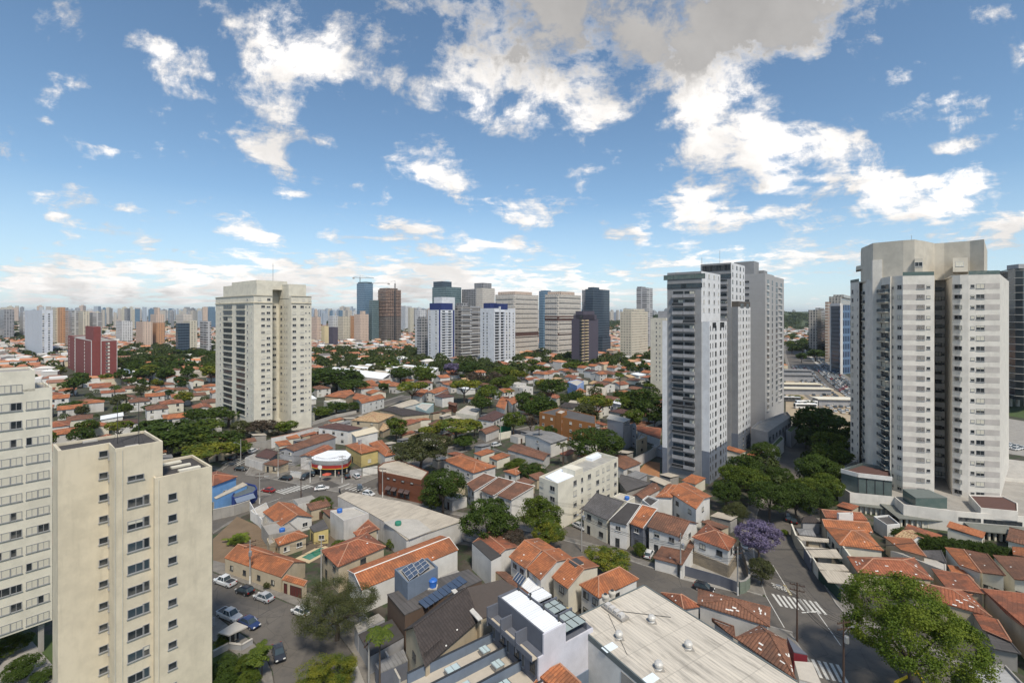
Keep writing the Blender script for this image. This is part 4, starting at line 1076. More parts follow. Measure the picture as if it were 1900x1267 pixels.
m = MB(); m.box(0, 1.0, 8.6, LW, 5.0, 11.1); m.build('penthouse', DGREY, R)
m = MB(); m.poly([(.3, 1.3, 11.15), (LW - .1, 1.3, 11.15), (LW - .1, 4.7, 11.3), (.3, 4.7, 11.3)]); m.ang = 0; m.build('roof', ROOF_W, R)
m = MB(); m.box(0, 1.0, 11.1, LW, 1.22, 11.45); m.box(0, 4.8, 11.1, LW, 5.0, 11.5); m.box(0, 1.22, 11.1, .22, 4.8, 11.45); m.build('parapet', DGREY, R)
for k in range(3):
 x0, x1 = LW * k / 3, LW * (k + 1) / 3
 m = MB(); m.box(x0 + .1, -.9, 8.35, x1 - .05, 0, 8.5); m.build('balcony_floor', plain('deck_sand', (.5, .44, .35), .9, 0, .1, 2), R)
 m = MB(); m.box(x0, -1.0, 8.3, x1, -.88, 9.1); m.build('balcony_parapet', DGREY, R)
 m = MB(); m.box(x0 - .12, -1.0, 7.6, x0 + .12, 1.0, 10.4); m.build('divider', DGREY, R)
 addwin(R, Vector(((x0 + x1) / 2 + .8, 0, 6.95)), 0, 1.1, 2.0, 'ddark', 'door')
 addwin(R, Vector((x0 + .5, 0, 6.6)), 0, .5, 2.2, 'gdark')
for x in (.6, LW * .33, LW * .62, LW - .8):
 m = MB(); m.tube((x, 4.6, 11.1), (x, 4.6, 12.1), .13, n=8); m.tube((x, 4.6, 12.1), (x, 4.6, 12.25), .2, n=8); m.build('chimney_pipe', METAL_D, R)
for k, (x0, x1, wh) in enumerate(((.6, .30 * LW, 1), (.36 * LW, .62 * LW, 0), (.68 * LW, LW, 0))):
 m = MB(); m.box(x0, 5.2, 8.6, x0 + .2, 9.6, 10.2); m.box(x0 + .2, 9.4, 8.6, x1, 9.6, 9.5); m.build('terrace_wall', DGREY, R)
 m = MB(); m.box(x0 + .25, 5.2, 9.9 if not wh else 10.0, x1, 9.2, 10.0 if not wh else 10.3); m.build('glass_canopy', ROOF_W if wh else glassm('glass_canopy', (.32, .38, .38), .08, .2), R)
 g_ = MB()
 for i in range(4): g_.box(x0 + .25, 5.2 + i * 1.3, 10.0, x1, 5.28 + i * 1.3, 10.09)
 g_.box((x0 + x1) / 2, 5.2, 10.0, (x0 + x1) / 2 + .08, 9.2, 10.08); g_.build('canopy_frame', METAL_D, R)
TZ = 5.6
m = MB(); m.box(-.1, -14, 0, LW + 1.2, 0, TZ - .9); m.build('lower_body', DGREY, R)
m = MB(); m.poly([(-.1, -14, TZ - .88), (LW + 1.2, -14, TZ - .88), (LW + 1.2, 0, TZ - .88), (-.1, 0, TZ - .88)]); m.build('terrace_floor', plain('deck_sand2', (.46, .41, .34), .9, 0, .15, 1), R)
for k in range(4):
 x = LW * k / 3 if k < 3 else LW + 1.1
 m = MB(); m.box(x - .12, -14, TZ - .9, x + .12, 0, TZ + .55); m.build('terrace_divider', BLUEG if k < 3 else WHITE_SHADE, R)
 m = MB(); m.box(x - .16, -14, TZ + .55, x + .16, 0, TZ + .61); m.build('coping', METAL_D, R)
for k, (x, y, w_, l_) in enumerate(((.95, -1.9, 1.3, 1.2), (1.6, -7.2, 1.4, 2.0), (LW / 3 + .9, -1.9, 1.3, 1.4), (LW / 3 + 1.7, -7.6, 1.4, 2.0), (2 * LW / 3 + 1.0, -3.2, 1.4, 3.2), (2 * LW / 3 + 1.9, -9.5, 1.4, 2.0))):
 m = MB(); m.box(x, y - l_, TZ - .88, x + w_, y, TZ - .1); s_ = m.build('skylight', CONC, R)
 m = MB(); m.box(x - .05, y - l_ - .05, TZ - .1, x + w_ + .05, y + .05, TZ - .02); m.build('skylight_glass', glassm('skylight_glass', (.45, .55, .56), .1, .2), s_)
 m = MB(); nb = 2 if l_ < 2.5 else 4
 for i in range(nb + 1): m.box(x - .05, y - l_ + i * l_ / nb - .04, TZ - .02, x + w_ + .05, y - l_ + i * l_ / nb + .04, TZ + .02)
 m.build('skylight_frame', METAL_G if l_ < 2.5 else METAL_D, s_)
m = MB(); m.box(-.15, -14, TZ - .9, -.1, -8.0, TZ + .5)
for i in range(12): m.tube((-.1, -14 + i * .5, TZ - .9), (-.1, -14 + i * .5, TZ + .4), .02, n=4)
m.build('railing', METAL_D, R)
H('small striped orange roof in front of the lilac-white side wall, nearest the camera', 'shed', 'D', 6.0, (775, 1200, 950, 1330, 1100, 1262, 945, 1120), rise=.7, wall=WHITE, roof=T_OR, win=0, cat='house')
H('lower striped orange roof stepping down beside the lilac-white side wall', 'shed', 'D', 5.2, (700, 1330, 850, 1420, 905, 1300, 835, 1165), rise=.5, wall=WHITE, roof=T_OR, win=0, cat='house')
b = MB(math.radians(-32)); q = [W('D', *p, 3) for p in ((1052, 990), (1060, 1225), (1225, 1125), (1130, 1030))]; o = q[0].copy(); o.z = 0
R = thing('back_court', 'walled back court with a round tub beside the big corrugated roof', 'courtyard', o)
for i in range(4):
 p, n_ = q[i] - o, q[(i + 1) % 4] - o; d = n_ - p; nn = Vector((-d.y, d.x, 0)).normalized() * .15; b.ob((p.x, p.y, 0), (d.x, d.y, 0), nn, (0, 0, 3.0 if i else .1))
b.build('wall', BLUEG, R)
c = (q[0] + q[1] + q[2] + q[3]) / 4; m = MB(); m.lathe([(1.1, 0), (1.15, .7), (.95, .7), (.9, .25), (0, .25)], (c.x - o.x, c.y - o.y, .1), 20); m.build('tub', WHITE, R)
m = MB(); m.lathe([(.45, 0), (.5, 1.2), (.1, 1.5), (0, 1.5)], (c.x - o.x, c.y - o.y, .3), 10); m.build('tub_cover', METAL_D, R)
H('first white row house, part dark flat patch part orange tiles, farthest left of the row', 'gable', 'D', 5.2, (300, 238, 448, 368, 640, 262), axis='ab', rise=.9, wall=WHITE, roof=T_RED, win=0, over=.2)
block('flat dark roof wing with pale hatches on the first white row house', 'roof wing', 'D', 5.6, (300, 240, 440, 368, 515, 330, 365, 218), WHITE, ROOF_B)
H('second white row house with plain orange slope and two shuttered windows', 'gable', 'D', 5.8, (570, 337, 692, 424, 915, 275), axis='ab', rise=1.5, wall=WHITE, roof=T_OR, nwin=(2, 0), sty='g', doors=False)
R = H('third white row house with solar panel and pergola below its window', 'gable', 'D', 5.6, (702, 424, 800, 508, 1040, 345), axis='ab', rise=1.4, wall=WHITE, roof=T_OR, nwin=(1, 0), sty='g', doors=False)
H('fourth row house with roof light, yellow-painted lower storey and orange tiles', 'gable', 'D', 5.6, (884, 487, 1003, 572, 1235, 405), axis='ab', rise=1.5, wall=CREAM2, roof=T_OR, nwin=(1, 0), sty='d', doors=False)
R, pts, org = block('square dark patio opening in the orange roof of the fourth row house', 'roof opening', 'D', 7.0, (1010, 375, 1060, 415, 1120, 385, 1065, 348), CREAM2, FR_D)
H('corner row house with hipped orange roof, last on the right of the row', 'hip', 'D', 5.8, (1086, 542, 1230, 640, 1525, 500), axis='bc', rise=1.9, wall=WHITE, roof=T_OR, nwin=(2, 1), sty='d', doors=False)
b = MB(); p0, p1 = W('D', 828, 640, 2.9), W('D', 1010, 725, 2.4); d = p1 - p0; d.z = 0; n = Vector((d.y, -d.x, 0)).normalized() * .2
p0.z = 0; b.ob(p0 - p0, d, -n, (0, 0, 2.6)); tag(b.build('garden_wall', YELLOW, None, p0), 'mustard yellow painted lower wall under the fourth row house', 'wall')
block('long low brown-tiled strip roof behind the row of white houses', 'outbuilding', 'D', 2.8, (470, 450, 760, 700, 1028, 890, 1028, 850, 900, 720, 760, 625, 550, 452), BEIGE, T_BRN)
for (pp, lab) in (((600, 490, 660, 545, 700, 515, 640, 468), 'tilted solar panels over the patio of the second row house'), ((665, 545, 770, 628, 815, 590, 715, 505), 'white polycarbonate pergola roof below the third row house')):
 q = [W('D', pp[2 * i], pp[2 * i + 1], 3.4) for i in range(4)]; o = q[0].copy(); o.z = 0; m = MB()
 for i, p in enumerate(q): p.z = 3.1 if i < 2 else 3.9
 R = thing('pergola', lab, 'pergola', o); m.slab([p - o for p in q], .06); m.build('cover', SOLAR if 'solar' in lab else ROOF_W, R)
 m = MB()
 for p in q: m.tube((p.x - o.x, p.y - o.y, 0), (p.x - o.x, p.y - o.y, p.z), .05, n=5)
 for t in (0, .25, .5, .75, 1): a1, b1 = q[0].lerp(q[1], t) - o, q[3].lerp(q[2], t) - o; m.tube(a1 + Vector((0, 0, .05)), b1 + Vector((0, 0, .05)), .035, n=4)
 m.build('frame', FR_W, R)
T_ = P(1195.4, 1084.7, 8); L_ = P(1057.7, 1148.5, 8); R_ = P(1480, 1264, 8); B_ = L_ + R_ - T_
R = thing('warehouse', 'big warehouse with weathered corrugated sheet roof, vents and skylights at the bottom of the view', 'warehouse', Vector((T_.x, T_.y, 0)))
occupy([L_, B_, R_, T_, (L_ + B_) / 2, (T_ + R_) / 2, (L_ + R_) / 2])
o = Vector((T_.x, T_.y, 0)); WA = edge_rz(T_, R_)
m = MB(); m.prism([L_ - o, B_ - o, R_ - o, T_ - o], 0, 7.7); m.build('wall', WHITE, R)
m = MB(WA + math.pi / 2); m.slab([(p - o) for p in (L_, B_, R_, T_)], .12)
wr = m.build('roof', corrug('roof_warehouse', (.62, .56, .47), (.50, .455, .385), .55, 5.5, stain=.8), R)
m = MB()
for p, q in ((L_, B_), (R_, T_), (T_, L_)):
 d = q - p; n = Vector((-d.y, d.x, 0)).normalized(); m.ob(p - o - n * .02 + Vector((0, 0, -.75)), d, n * .22, (0, 0, .85))
m.build('gutter_edge', plain('gutter_green_grey', (.12, .14, .14), .7, 0, .2, 1), R)
ud = (R_ - T_).normalized(); ul = (L_ - T_).normalized()
m = MB(); m.ob(L_ - o + ud * 11 - ul * -.06 + Vector((0, 0, -7.6)), ud * 12, -ul * .12, (0, 0, 6.6)); m.build('wall_panel', CONC, R)
def on_roof(x, y): p = W('D', x, y, 8.0) - o; p.z = 8.0; return p
for (x, y) in ((1620, 815), (1380, 935), (1672, 1160), (1890, 1010)):
 m = MB(); m.lathe([(.5, 0), (.42, .1), (.36, .25), (.55, .45), (.58, .75), (.4, 1.0), (0, 1.08)], n=14); v_ = m.build('roof_vent', plain('vent_metal', (.58, .56, .52), .5, .2, .2, 3), R, on_roof(x, y))
 m = MB(); m.box(-.65, -.65, .0, .65, .65, .06); m.build('flashing', CONC, v_)
for (x, y, L) in ((1330, 965, 2.2), (1625, 1190, 2.2)):
 m = MB(WA); m.ob((0, 0, .02), ud * L * .55, ul * L, (0, 0, .05)); m.build('skylight_sheet', plain('sheet_translucent', (.74, .82, .86), .3, 0, .12, 2), R, on_roof(x, y))
for (x, y) in ((1280, 672), (1330, 645)):
 m = MB(); m.lathe([(.5, 0), (.55, .5), (.62, .55), (.62, .8), (.3, 1.0), (0, 1.0)], n=14); t_ = m.build('water_tank', TANK_C, R, on_roof(x, y) + Vector((0, 0, .3)))
 m = MB(); m.lathe([(.28, 1.0), (.28, 1.12), (0, 1.14)], n=10); m.build('tank_lid', METAL_D, t_)
p = on_roof(1250, 710); m = MB(); m.ob(p, ud * 4.6, ul * -1.6, (0, 0, .35)); m.build('tank_platform', CONC, R)
for i in range(4):
 m = MB(); m.ob(p + ud * (.5 + i * 1.0) + Vector((0, 0, .35)) - ul * .2, ud * .7, -ul * .9, (0, 0, .5)); m.build('air_unit', WHITE2, R)
m = MB(); m.tube(on_roof(1300, 760) + Vector((0, 0, .08)), on_roof(1440, 1060) + Vector((0, 0, .08)), .03, n=4); m.tube(on_roof(1380, 740) + Vector((0, 0, .08)), on_roof(1760, 785) + Vector((0, 0, .08)), .04, n=4); m.build('cable_run', METAL_D, R)
H('old brown-tiled corner house with white ridge repairs, behind the warehouse edge', 'hip', 'E', 4.6, (372, 682, 905, 850, 910, 712, 375, 575), axis='bc', rise=1.3, wall=WHITE2, roof=T_BRN, nwin=(0, 1), patches=4)
H('old brown-tiled hipped house with patches of white mortar beside the lower crossing', 'hip', 'E', 4.8, (645, 930, 1092, 1235, 1025, 950, 830, 838), axis='ab', rise=1.7, wall=WHITE2, roof=T_BRN, nwin=(0, 0), win=0, patches=4)
H('small ruined red-tiled roof peeking above the warehouse edge', 'hip', 'E', 4.2, (105, 600, 270, 720, 400, 700, 250, 610), rise=1, wall=WHITE2, roof=T_RED, win=0)
H('dark tiled lean-to squeezed between the two old brown-tiled houses', 'shed', 'E', 4.1, (480, 810, 650, 935, 640, 850, 480, 790), rise=.5, wall=WHITE2, roof=T_BRN, win=0, cat='outbuilding')
for (a0, a1, hh, w_) in (((378, 674), (560, 662), 5.0, .5), ((525, 690), (668, 676), 5.4, .6), ((480, 778), (620, 774), 5.0, .4), ((825, 875), (860, 920), 6.4, .5), ((785, 1000), (850, 940), 6.0, .6), ((690, 960), (745, 925), 5.6, .3)):
 pass
block('small shop front with beige awning at the lower crossing', 'shop', 'E', 3.0, (1085, 1110, 1120, 1240, 1285, 1290, 1215, 1120), WHITE2, plain('awning_beige', (.5, .46, .4), .8), name='shop')
block('red-trimmed canopy above the shop at the lower crossing', 'canopy', 'E', 3.4, (1030, 930, 1080, 1040, 1180, 1060, 1110, 1000), plain('canopy_red', (.2, .02, .03), .6), DGREY, name='canopy')
H('two-storey house with dark grey tile slope beside the white walk-up flats', 'shed', 'I', 5.8, (422, 968, 668, 1080, 832, 902, 560, 815), rise=1.9, wall=CREAM2, roof=T_GRY, nwin=(2, 1), sty='d')
H('narrow white house with black sheet roof and glazed balcony', 'shed', 'I', 6.0, (682, 1082, 860, 1125, 998, 928, 868, 905), rise=1.0, wall=WHITE, roof=ROOF_B, nwin=(1, 0), sty='w', ridge='w')
H('narrow slate-blue house with bright orange tile slope', 'shed', 'I', 5.6, (888, 1110, 1020, 1158, 1160, 968, 1012, 928), rise=1.9, wall=DGREY, roof=T_OR, nwin=(1, 0), sty='w', ridge='w')
H('wide white and beige two-storey house with graffiti gable and brown tiles', 'gable', 'I', 5.8, (1060, 1142, 1395, 1250, 1560, 1108), axis='ab', rise=1.9, wall=WHITE, roof=T_BRN, nwin=(2, 1), sty='g')
H('two-storey house with hip roof of weathered orange tiles, corner by the purple tree', 'hip', 'E', 5.8, (332, 192, 604, 293, 662, 214, 445, 92), axis='ab', rise=1.4, wall=WHITE, roof=T_RED, nwin=(2, 1), sty='d')
q_ = Hq('E', 5.8, 332, 192, 604, 293, 662, 214, 445, 92)
hh_ = bpy.data.objects[[o.name for o in bpy.data.objects if o.get('label', '').startswith('two-storey house with hip roof')][0]]
for a_, b_ in ((0, 1), (1, 2)): band(hh_, V3(q_[a_]), V3(q_[b_]), .03, .97, 0, 2.6, STONE, 'stone_cladding', -.28)
H('brown-tiled garage canopy with barred front, left of the twin pole', 'shed', 'E', 2.7, (46, 345, 232, 393, 300, 300, 108, 262), rise=.5, wall=WHITE, roof=T_BRN, nwin=(0, 0), win=0, cat='garage')
H('narrow brown-tiled side roof rising beside the barred garage', 'shed', 'E', 3.2, (238, 392, 262, 398, 345, 262, 318, 215), rise=.7, wall=WHITE, roof=T_BRN, win=0, cat='garage')
H('large white house with broad bright orange gable below the grey tower', 'gable', 'I', 6.6, (1285, 815, 1540, 972, 1690, 845), axis='ab', rise=1.0, wall=WHITE, roof=T_OR, nwin=(2, 1), sty='d', doors=False)
H('orange hip-roofed wing on the left of the large white house below the grey tower', 'hip', 'I', 6.2, (1140, 850, 1305, 856, 1398, 735, 1262, 728), axis='bc', rise=.6, wall=WHITE, roof=T_OR, win=0, cat='roof wing')
H('brown-tiled low roof behind the blue water tanks', 'gable', 'I', 5.0, (905, 845, 1010, 872, 1192, 775, 1110, 712), axis='bc', rise=.7, wall=WHITE2, roof=T_BRN, win=0)
H('white flat-roofed box with dark glazed roof panel', 'flat', 'I', 6.6, (1010, 880, 1095, 942, 1178, 882, 1065, 838), wall=WHITE, roof=ROOF_B, win=0)
R = H('cream flat terrace roof carrying two blue water tanks', 'flat', 'I', 6.0, (722, 850, 865, 898, 940, 850, 790, 812), wall=CREAM2, roof=CONC_L, win=0, tank=[(.75, .5)])
H('dark brown shed roof in front of the excavated lot', 'shed', 'I', 3.0, (780, 700, 860, 800, 1100, 720, 800, 632), rise=.4, wall=CONC, roof=ROOF_D, win=0, cat='shed')
sheet('excavated_ground', GP('I', 960, 620, 1180, 690, 1185, 520, 1060, 500), .05, plain('earth_orange', (.30, .14, .06), .95, 0, .35, .3))
wall_run('tall whitewashed wall around the excavated lot', 'I', (812, 600, 900, 590, 1060, 510, 1185, 430), 3.6, WHITE2, .3, cap=CONC)
wall_run('mouldy lower wall in front of the excavated lot', 'I', (800, 640, 950, 690, 1150, 735), 2.6, CONC, .3, cap=CONC)
sheet('yard', GP('E', 180, 470, 250, 505, 640, 600, 680, 610, 760, 560, 700, 330, 560, 300, 330, 300, 240, 380), .06, CONC)
wall_run('grey slatted fence around the yard of the corner house with weathered orange hip roof', 'E', (268, 478, 400, 516, 540, 556, 662, 602), 2.2, DGREY, .12, name='fence', cat='fence')
wall_run('curved mossy retaining wall at the street corner', 'E', (680, 612, 722, 602, 752, 575, 757, 530), 2.4, plain('wall_mossy', (.16, .19, .15), .9, 0, .4, 1), .3, cap=CONC)
wall_run('stone-clad lower wall beside the corner house, towards the jacaranda', 'E', (757, 530, 735, 440, 705, 350), 2.2, STONE, .3, cap=CONC)
R = house('white four-storey walk-up flats with patched roof inside a white parapet', 'flat', Hq('I', 12, 2, 655, 186, 722, 775, 466, 565, 408), 12, wall=CREAM2, roof=corrug('roof_patched', (.42, .4, .35), (.3, .29, .27), .6, 3), parapet=1.0, floors=4, win=0, cat='apartment block')
q = Hq('I', 12, 2, 655, 186, 722, 775, 466, 565, 408)
for p0, p1, cs in ((q[0], q[1], [(.12, 1.5, 1.3), (.72, 1.7, 1.3)]), (q[1], q[2], [(.25, 1.5, 1.4), (.36, .9, 1.2), (.48, 1.5, 1.3), (.62, 1.5, 1.3), (.72, .9, 1.2), (.81, 1.5, 1.3), (.945, 1.4, 1.3)])):
 wcols(R, Vector((p0.x, p0.y, 0)), Vector((p1.x, p1.y, 0)), cs, [1.8, 4.7, 7.5, 10.2], sty='g')
def rel(p): return p - R.location
for (pp, mt, z0_, z1_) in (((60, 655, 180, 720, 345, 650, 215, 580), plain('sheet_bright', (.8, .84, .9), .4), 11.2, 11.9), ((455, 465, 520, 480, 612, 440, 572, 418), plain('sheet_bright', (.8, .84, .9), .4), 11.2, 11.8)):
 L = [W('I', pp[2 * i], pp[2 * i + 1], 11.8) for i in range(4)]; m = MB(); L = [rel(p) for p in L]
 m.prism([(p.x, p.y) for p in L], 11.0, z1_); m.build('roof_sheet', mt, R)
L = [rel(W('I', x, y, 13.4)) for x, y in ((232, 555), (352, 592), (432, 562), (318, 530))]; m = MB(); m.prism([(p.x, p.y) for p in L], 11.1, 13.3); m.build('stair_head', CREAM2, R)
R = house('three-storey ochre brick flats with dark grey roof among the trees', 'flat', Hq('S', 10, 5, 828, 828, 1000, 832, 880, 290, 760), 10, wall=OCHRE, roof=ROOF_D, parapet=.3, win=1, floors=3, nwin=(6, 1), sty='w', cat='apartment block', doors=False)
R2 = H('ochre brick stair tower rising through the roof of the brick flats', 'flat', 'S', 11.5, (245, 830, 330, 850, 410, 808, 320, 785), wall=OCHRE, roof=CONC_L, win=0, cat='stair tower')
H('grey rendered four-storey house with pale hipped roof beside the brick flats', 'hip', 'S', 11, (990, 920, 1248, 975, 1352, 930, 1040, 852), axis='bc', rise=.6, wall=GREYW, roof=CONC_L, nwin=(0, 2), floors=4, ridge=False, cat='apartment block', sty='w')
H('narrow grey block with flat top, right of the grey four-storey house', 'flat', 'S', 9.5, (1250, 1040, 1360, 1000, 1432, 1022, 1400, 980), wall=GREYW, roof=CONC, nwin=(0, 1), floors=3, cat='apartment block')
H('small beige two-storey house at the foot of the grey blocks', 'flat', 'I', 6, (950, 300, 960, 300, 1058, 258, 1000, 235), wall=BEIGE, roof=CONC, nwin=(0, 1), sty='d')
H('long low white building with a strip of terracotta roof left of the grey tower', 'shed', 'I', 3.5, (955, 200, 1190, 285, 1200, 190, 955, 150), rise=.8, wall=WHITE, roof=T_RED, win=0, cat='outbuilding')
H('whitewashed house with palm trees in front, below the ochre flats', 'gable', 'H', 5.5, (1442, 235, 1700, 330, 1870, 275, 1600, 195), axis='bc', rise=.6, wall=WHITE, roof=ROOF_G, nwin=(1, 0), ridge=False)
R, pts, org = block('two-storey brown brick commercial building with rounded corner and grey sheet roof', 'commercial building', 'H', 7, (5, 555, 8, 590, 20, 605, 120, 625, 250, 650, 435, 688, 503, 605, 215, 485, 60, 515), BRICKB, ROOF_L, name='commercial_building', parapet=.25)
p0, p1 = W('H', 20, 605, 7), W('H', 435, 688, 7)
for t in (.22, .37, .57, .78): addwin(R, Vector((*(p0.lerp(p1, t) - org).xy, 5.5)), edge_rz(p0, p1), 1.0, .45, 'dwht')
for t in (.24, .38, .55, .68):
 q_ = p0.lerp(p1, t) - org; m = MB(); m.slab([(-.9, -1.1, 2.5), (.9, -1.1, 2.5), (.9, 0, 3.2), (-.9, 0, 3.2)], .08); m.build('awning', plain('awning_brown', (.09, .06, .055), .8), R, (q_.x, q_.y, 0), edge_rz(p0, p1))
 addwin(R, Vector((q_.x, q_.y, 1.6)), edge_rz(p0, p1), 1.3, 1.6, 'ddark')
A = [(1047, 462), (1050, 485), (1085, 495), (1130, 500), (1200, 504), (1280, 502), (1350, 497), (1400, 482), (1432, 442), (1380, 402), (1210, 402)]
R, pts, org = block('corner bar with curved grey and red sign band and white roof', 'bar', 'G', 5.4, sum([list(a) for a in A], []), GREYW, ROOF_W, name='corner_bar', z0=2.6)
m = MB(); L = [W('G', x, y, 5.4) - org for x, y in A]
for (z0_, z1_, mt, nm, o_) in ((2.7, 3.9, plain('sign_red', (.32, .03, .025), .5, 0, .15, 1), 'sign_band', .10), (2.62, 2.85, plain('sign_yellow', (.6, .38, .04), .5), 'sign_stripe', .14), (4.0, 5.3, plain('sign_grey', (.28, .29, .29), .6, 0, .1, 1), 'sign_board', .07)):
 m = MB()
 for p, q in zip(L[:9], L[1:9]):
  d = q - p; n = Vector((d.y, -d.x, 0)).normalized() * o_; m.ob((p.x, p.y, z0_), n, (d.x, d.y, 0), (0, 0, z1_ - z0_))
 m.build(nm, mt, R)
m = MB(); cc_ = sum(L, Vector()) / len(L); m.prism([(cc_.x + (p.x - cc_.x) * .72, cc_.y + (p.y - cc_.y) * .72) for p in L], -.1, 2.6); m.build('bar_room', FR_D, R)
for i in range(1, 8, 2):
 m = MB(); m.box(-.12, -.12, 0, .12, .12, 2.6); m.build('column', CREAM2, R, (cc_.x + (L[i].x - cc_.x) * .95, cc_.y + (L[i].y - cc_.y) * .95, 0))
p0, p1 = L[4], L[7]
for i in range(7):
 q_ = p0.lerp(p1, .35 + i * .07); m = MB(); m.box(-.16, -.12, 0, .1, -.1, .5); m.build('sign_stroke', FR_W, R, (q_.x, q_.y - .1, 4.45), edge_rz(p0, p1))
m = MB(); m.lathe([(.75, 0), (.7, .05), (0, .05)], n=16); em = m.build('sign_emblem', MORTAR_W, R, (L[3].x, L[3].y - .2, 3.3)); em.rotation_euler = (math.radians(90), 0, 0)
um = W('G', 1195, 690); R = thing('parasol', 'red parasol over a table in front of the corner bar', 'parasol', um)
m = MB(); m.lathe([(0, 2.5), (1.5, 2.0), (1.5, 1.92), (0, 2.4)], n=8); m.build('canopy', plain('parasol_red', (.5, .09, .05), .7), R); m = MB(); m.tube((0, 0, 0), (0, 0, 2.5), .03, n=6); m.build('pole', METAL_D, R)
H('long brown-tiled house behind the bar, with grey side and white front room', 'gable', 'G', 5.6, (718, 388, 868, 404, 1290, 268, 1125, 243), axis='bc', rise=1.0, wall=GREYW, roof=T_BRN, nwin=(2, 0), doors=False)
H('short red-brown tiled roof adjoining the white bar roof', 'gable', 'G', 4.8, (928, 452, 1042, 462, 1258, 375, 1160, 345), axis='bc', rise=.6, wall=WHITE2, roof=T_RED, win=0)
H('pale yellow house with orange hip roof and grey chimney, right of the bar', 'hip', 'G', 5.0, (1372, 345, 1532, 430, 1705, 388, 1505, 315), axis='bc', rise=1.1, wall=YELLOW, roof=T_OR, nwin=(1, 1), chim=(.45, 2.6, GREYW))
H('orange-tiled house wing right of the yellow house', 'hip', 'G', 4.4, (1605, 330, 1765, 455, 1865, 432, 1735, 298), axis='ab', rise=1.0, wall=WHITE, roof=T_OR, win=0)
H('white two-storey house with dark maroon tiles behind the long brown roof', 'hip', 'Q', 6.2, (235, 1045, 680, 1102, 895, 1055, 500, 980), axis='bc', rise=.6, wall=WHITE, roof=T_MAR, nwin=(3, 0), doors=False, sty='d')
H('grey and white house with cream sheet roof and parapets', 'shed', 'Q', 6.0, (725, 1130, 790, 1190, 1128, 1110, 1060, 1040), rise=.5, wall=WHITE, roof=plain('roof_cream_sheet', (.62, .54, .4), .8, 0, .15, .8), win=0)
H('house with mottled straw and orange hip roof beyond the maroon roof', 'hip', 'Q', 5.2, (728, 945, 1125, 975, 1362, 868, 1040, 815), axis='bc', rise=1.1, wall=BEIGE, roof=T_TAN, nwin=(2, 1), sty='d')
H('lower straw-tiled porch of the mottled roof house', 'shed', 'Q', 3.0, (1140, 1090, 1190, 1110, 1308, 1045, 1200, 990), rise=.5, wall=BEIGE, roof=T_TAN, win=0, cat='porch')
wall_run('tall white rendered boundary wall beside the long brown-tiled house', 'G', (652, 378, 860, 330, 1062, 272), 4.3, WHITE, .3, cap=MORTAR)
wall_run('old grey boundary wall below the cream tower trees', 'G', (430, 415, 540, 395, 650, 375), 3.3, CONC, .3, cap=CONC)
H('grey garage with dark sheet roof on the corner left of the bar', 'shed', 'G', 3.0, (492, 452, 640, 482, 722, 418, 600, 380), rise=.4, wall=GREYW, roof=T_MAR, win=0, cat='garage')
H('white-fronted low building with roller door on the corner left of the bar', 'flat', 'G', 2.8, (392, 470, 565, 520, 640, 480, 480, 430), wall=WHITE2, roof=CONC, win=0, cat='garage', nwin=(0, 0))
H('small brown-tiled porch with barred front near the white gate', 'shed', 'G', 2.8, (575, 530, 722, 552, 832, 505, 690, 482), rise=.4, wall=BEIGE, roof=T_BRN, win=1, nwin=(2, 0), cat='porch', wsz=(1.6, 1.3), sty='d')
wall_run('white sliding gate left of the corner bar', 'G', (840, 655, 945, 668), 2.0, WHITE, .15, name='sliding_gate', cat='gate')
wall_run('light grey gate wall right of the corner bar', 'G', (1420, 660, 1535, 640), 2.3, GREYW, .2)
wall_run('blue-white gate wall beside the brown brick building', 'G', (1545, 650, 1690, 622), 2.6, WHITE, .2)
H('blue-walled house with orange hip roof behind the cream tower block', 'hip', 'G', 5.0, (-130, 660, 78, 742, 322, 652, 120, 600), axis='bc', rise=.9, wall=BLUE, roof=T_RED, nwin=(0, 1), doors=False)
H('pale sheet-roofed lean-to on the side of the blue house', 'shed', 'G', 3.6, (90, 858, 110, 872, 415, 735, 370, 712), rise=.2, wall=BLUE, roof=ROOF_L, win=0, cat='outbuilding', over=.05)
R, pts, org = block('navy blue corner shop with grey awning at the left of the crossing', 'shop', 'G', 3.2, (262, 845, 290, 862, 475, 808, 515, 770, 495, 735, 400, 715, 330, 740), NAVY, plain('roof_dirty_blue', (.10, .12, .13), .8, 0, .4, 1), name='corner_shop', parapet=.5)
p0, p1 = W('G', 290, 862, 3.2) - org, W('G', 475, 808, 3.2) - org; d = (p1 - p0); n = Vector((d.y, -d.x, 0)).normalized()
m = MB(); m.slab([(p0.x + n.x * 1.4, p0.y + n.y * 1.4, 2.0), (p1.x + n.x * 1.4, p1.y + n.y * 1.4, 2.0), (p1.x, p1.y, 3.0), (p0.x, p0.y, 3.0)], .08); m.build('awning', plain('awning_grey_blue', (.16, .2, .27), .7), R)
wall_run('stained grey garden wall below the pavement at the left', 'G', (80, 1080, 290, 1035, 440, 985), 2.8, CONC, .25, cap=CONC_L)
wall_run('low cream wall around the yard of the orange gabled house', 'G', (440, 990, 500, 1100, 560, 1175), 2.6, WHITE, .2)
H('white lean-to behind the garden wall beside the orange gabled house', 'flat', 'G', 2.6, (445, 985, 560, 1060, 640, 990, 600, 905), wall=WHITE, roof=CONC_L, win=0, cat='outbuilding')
H('orange-roofed L-shaped house with stained white walls behind the dark tree', 'hip', 'H', 5.8, (642, 490, 940, 618, 1168, 552, 825, 430), axis='ab', rise=1.4, wall=WHITE2, roof=T_OR, nwin=(3, 1), sty='w')
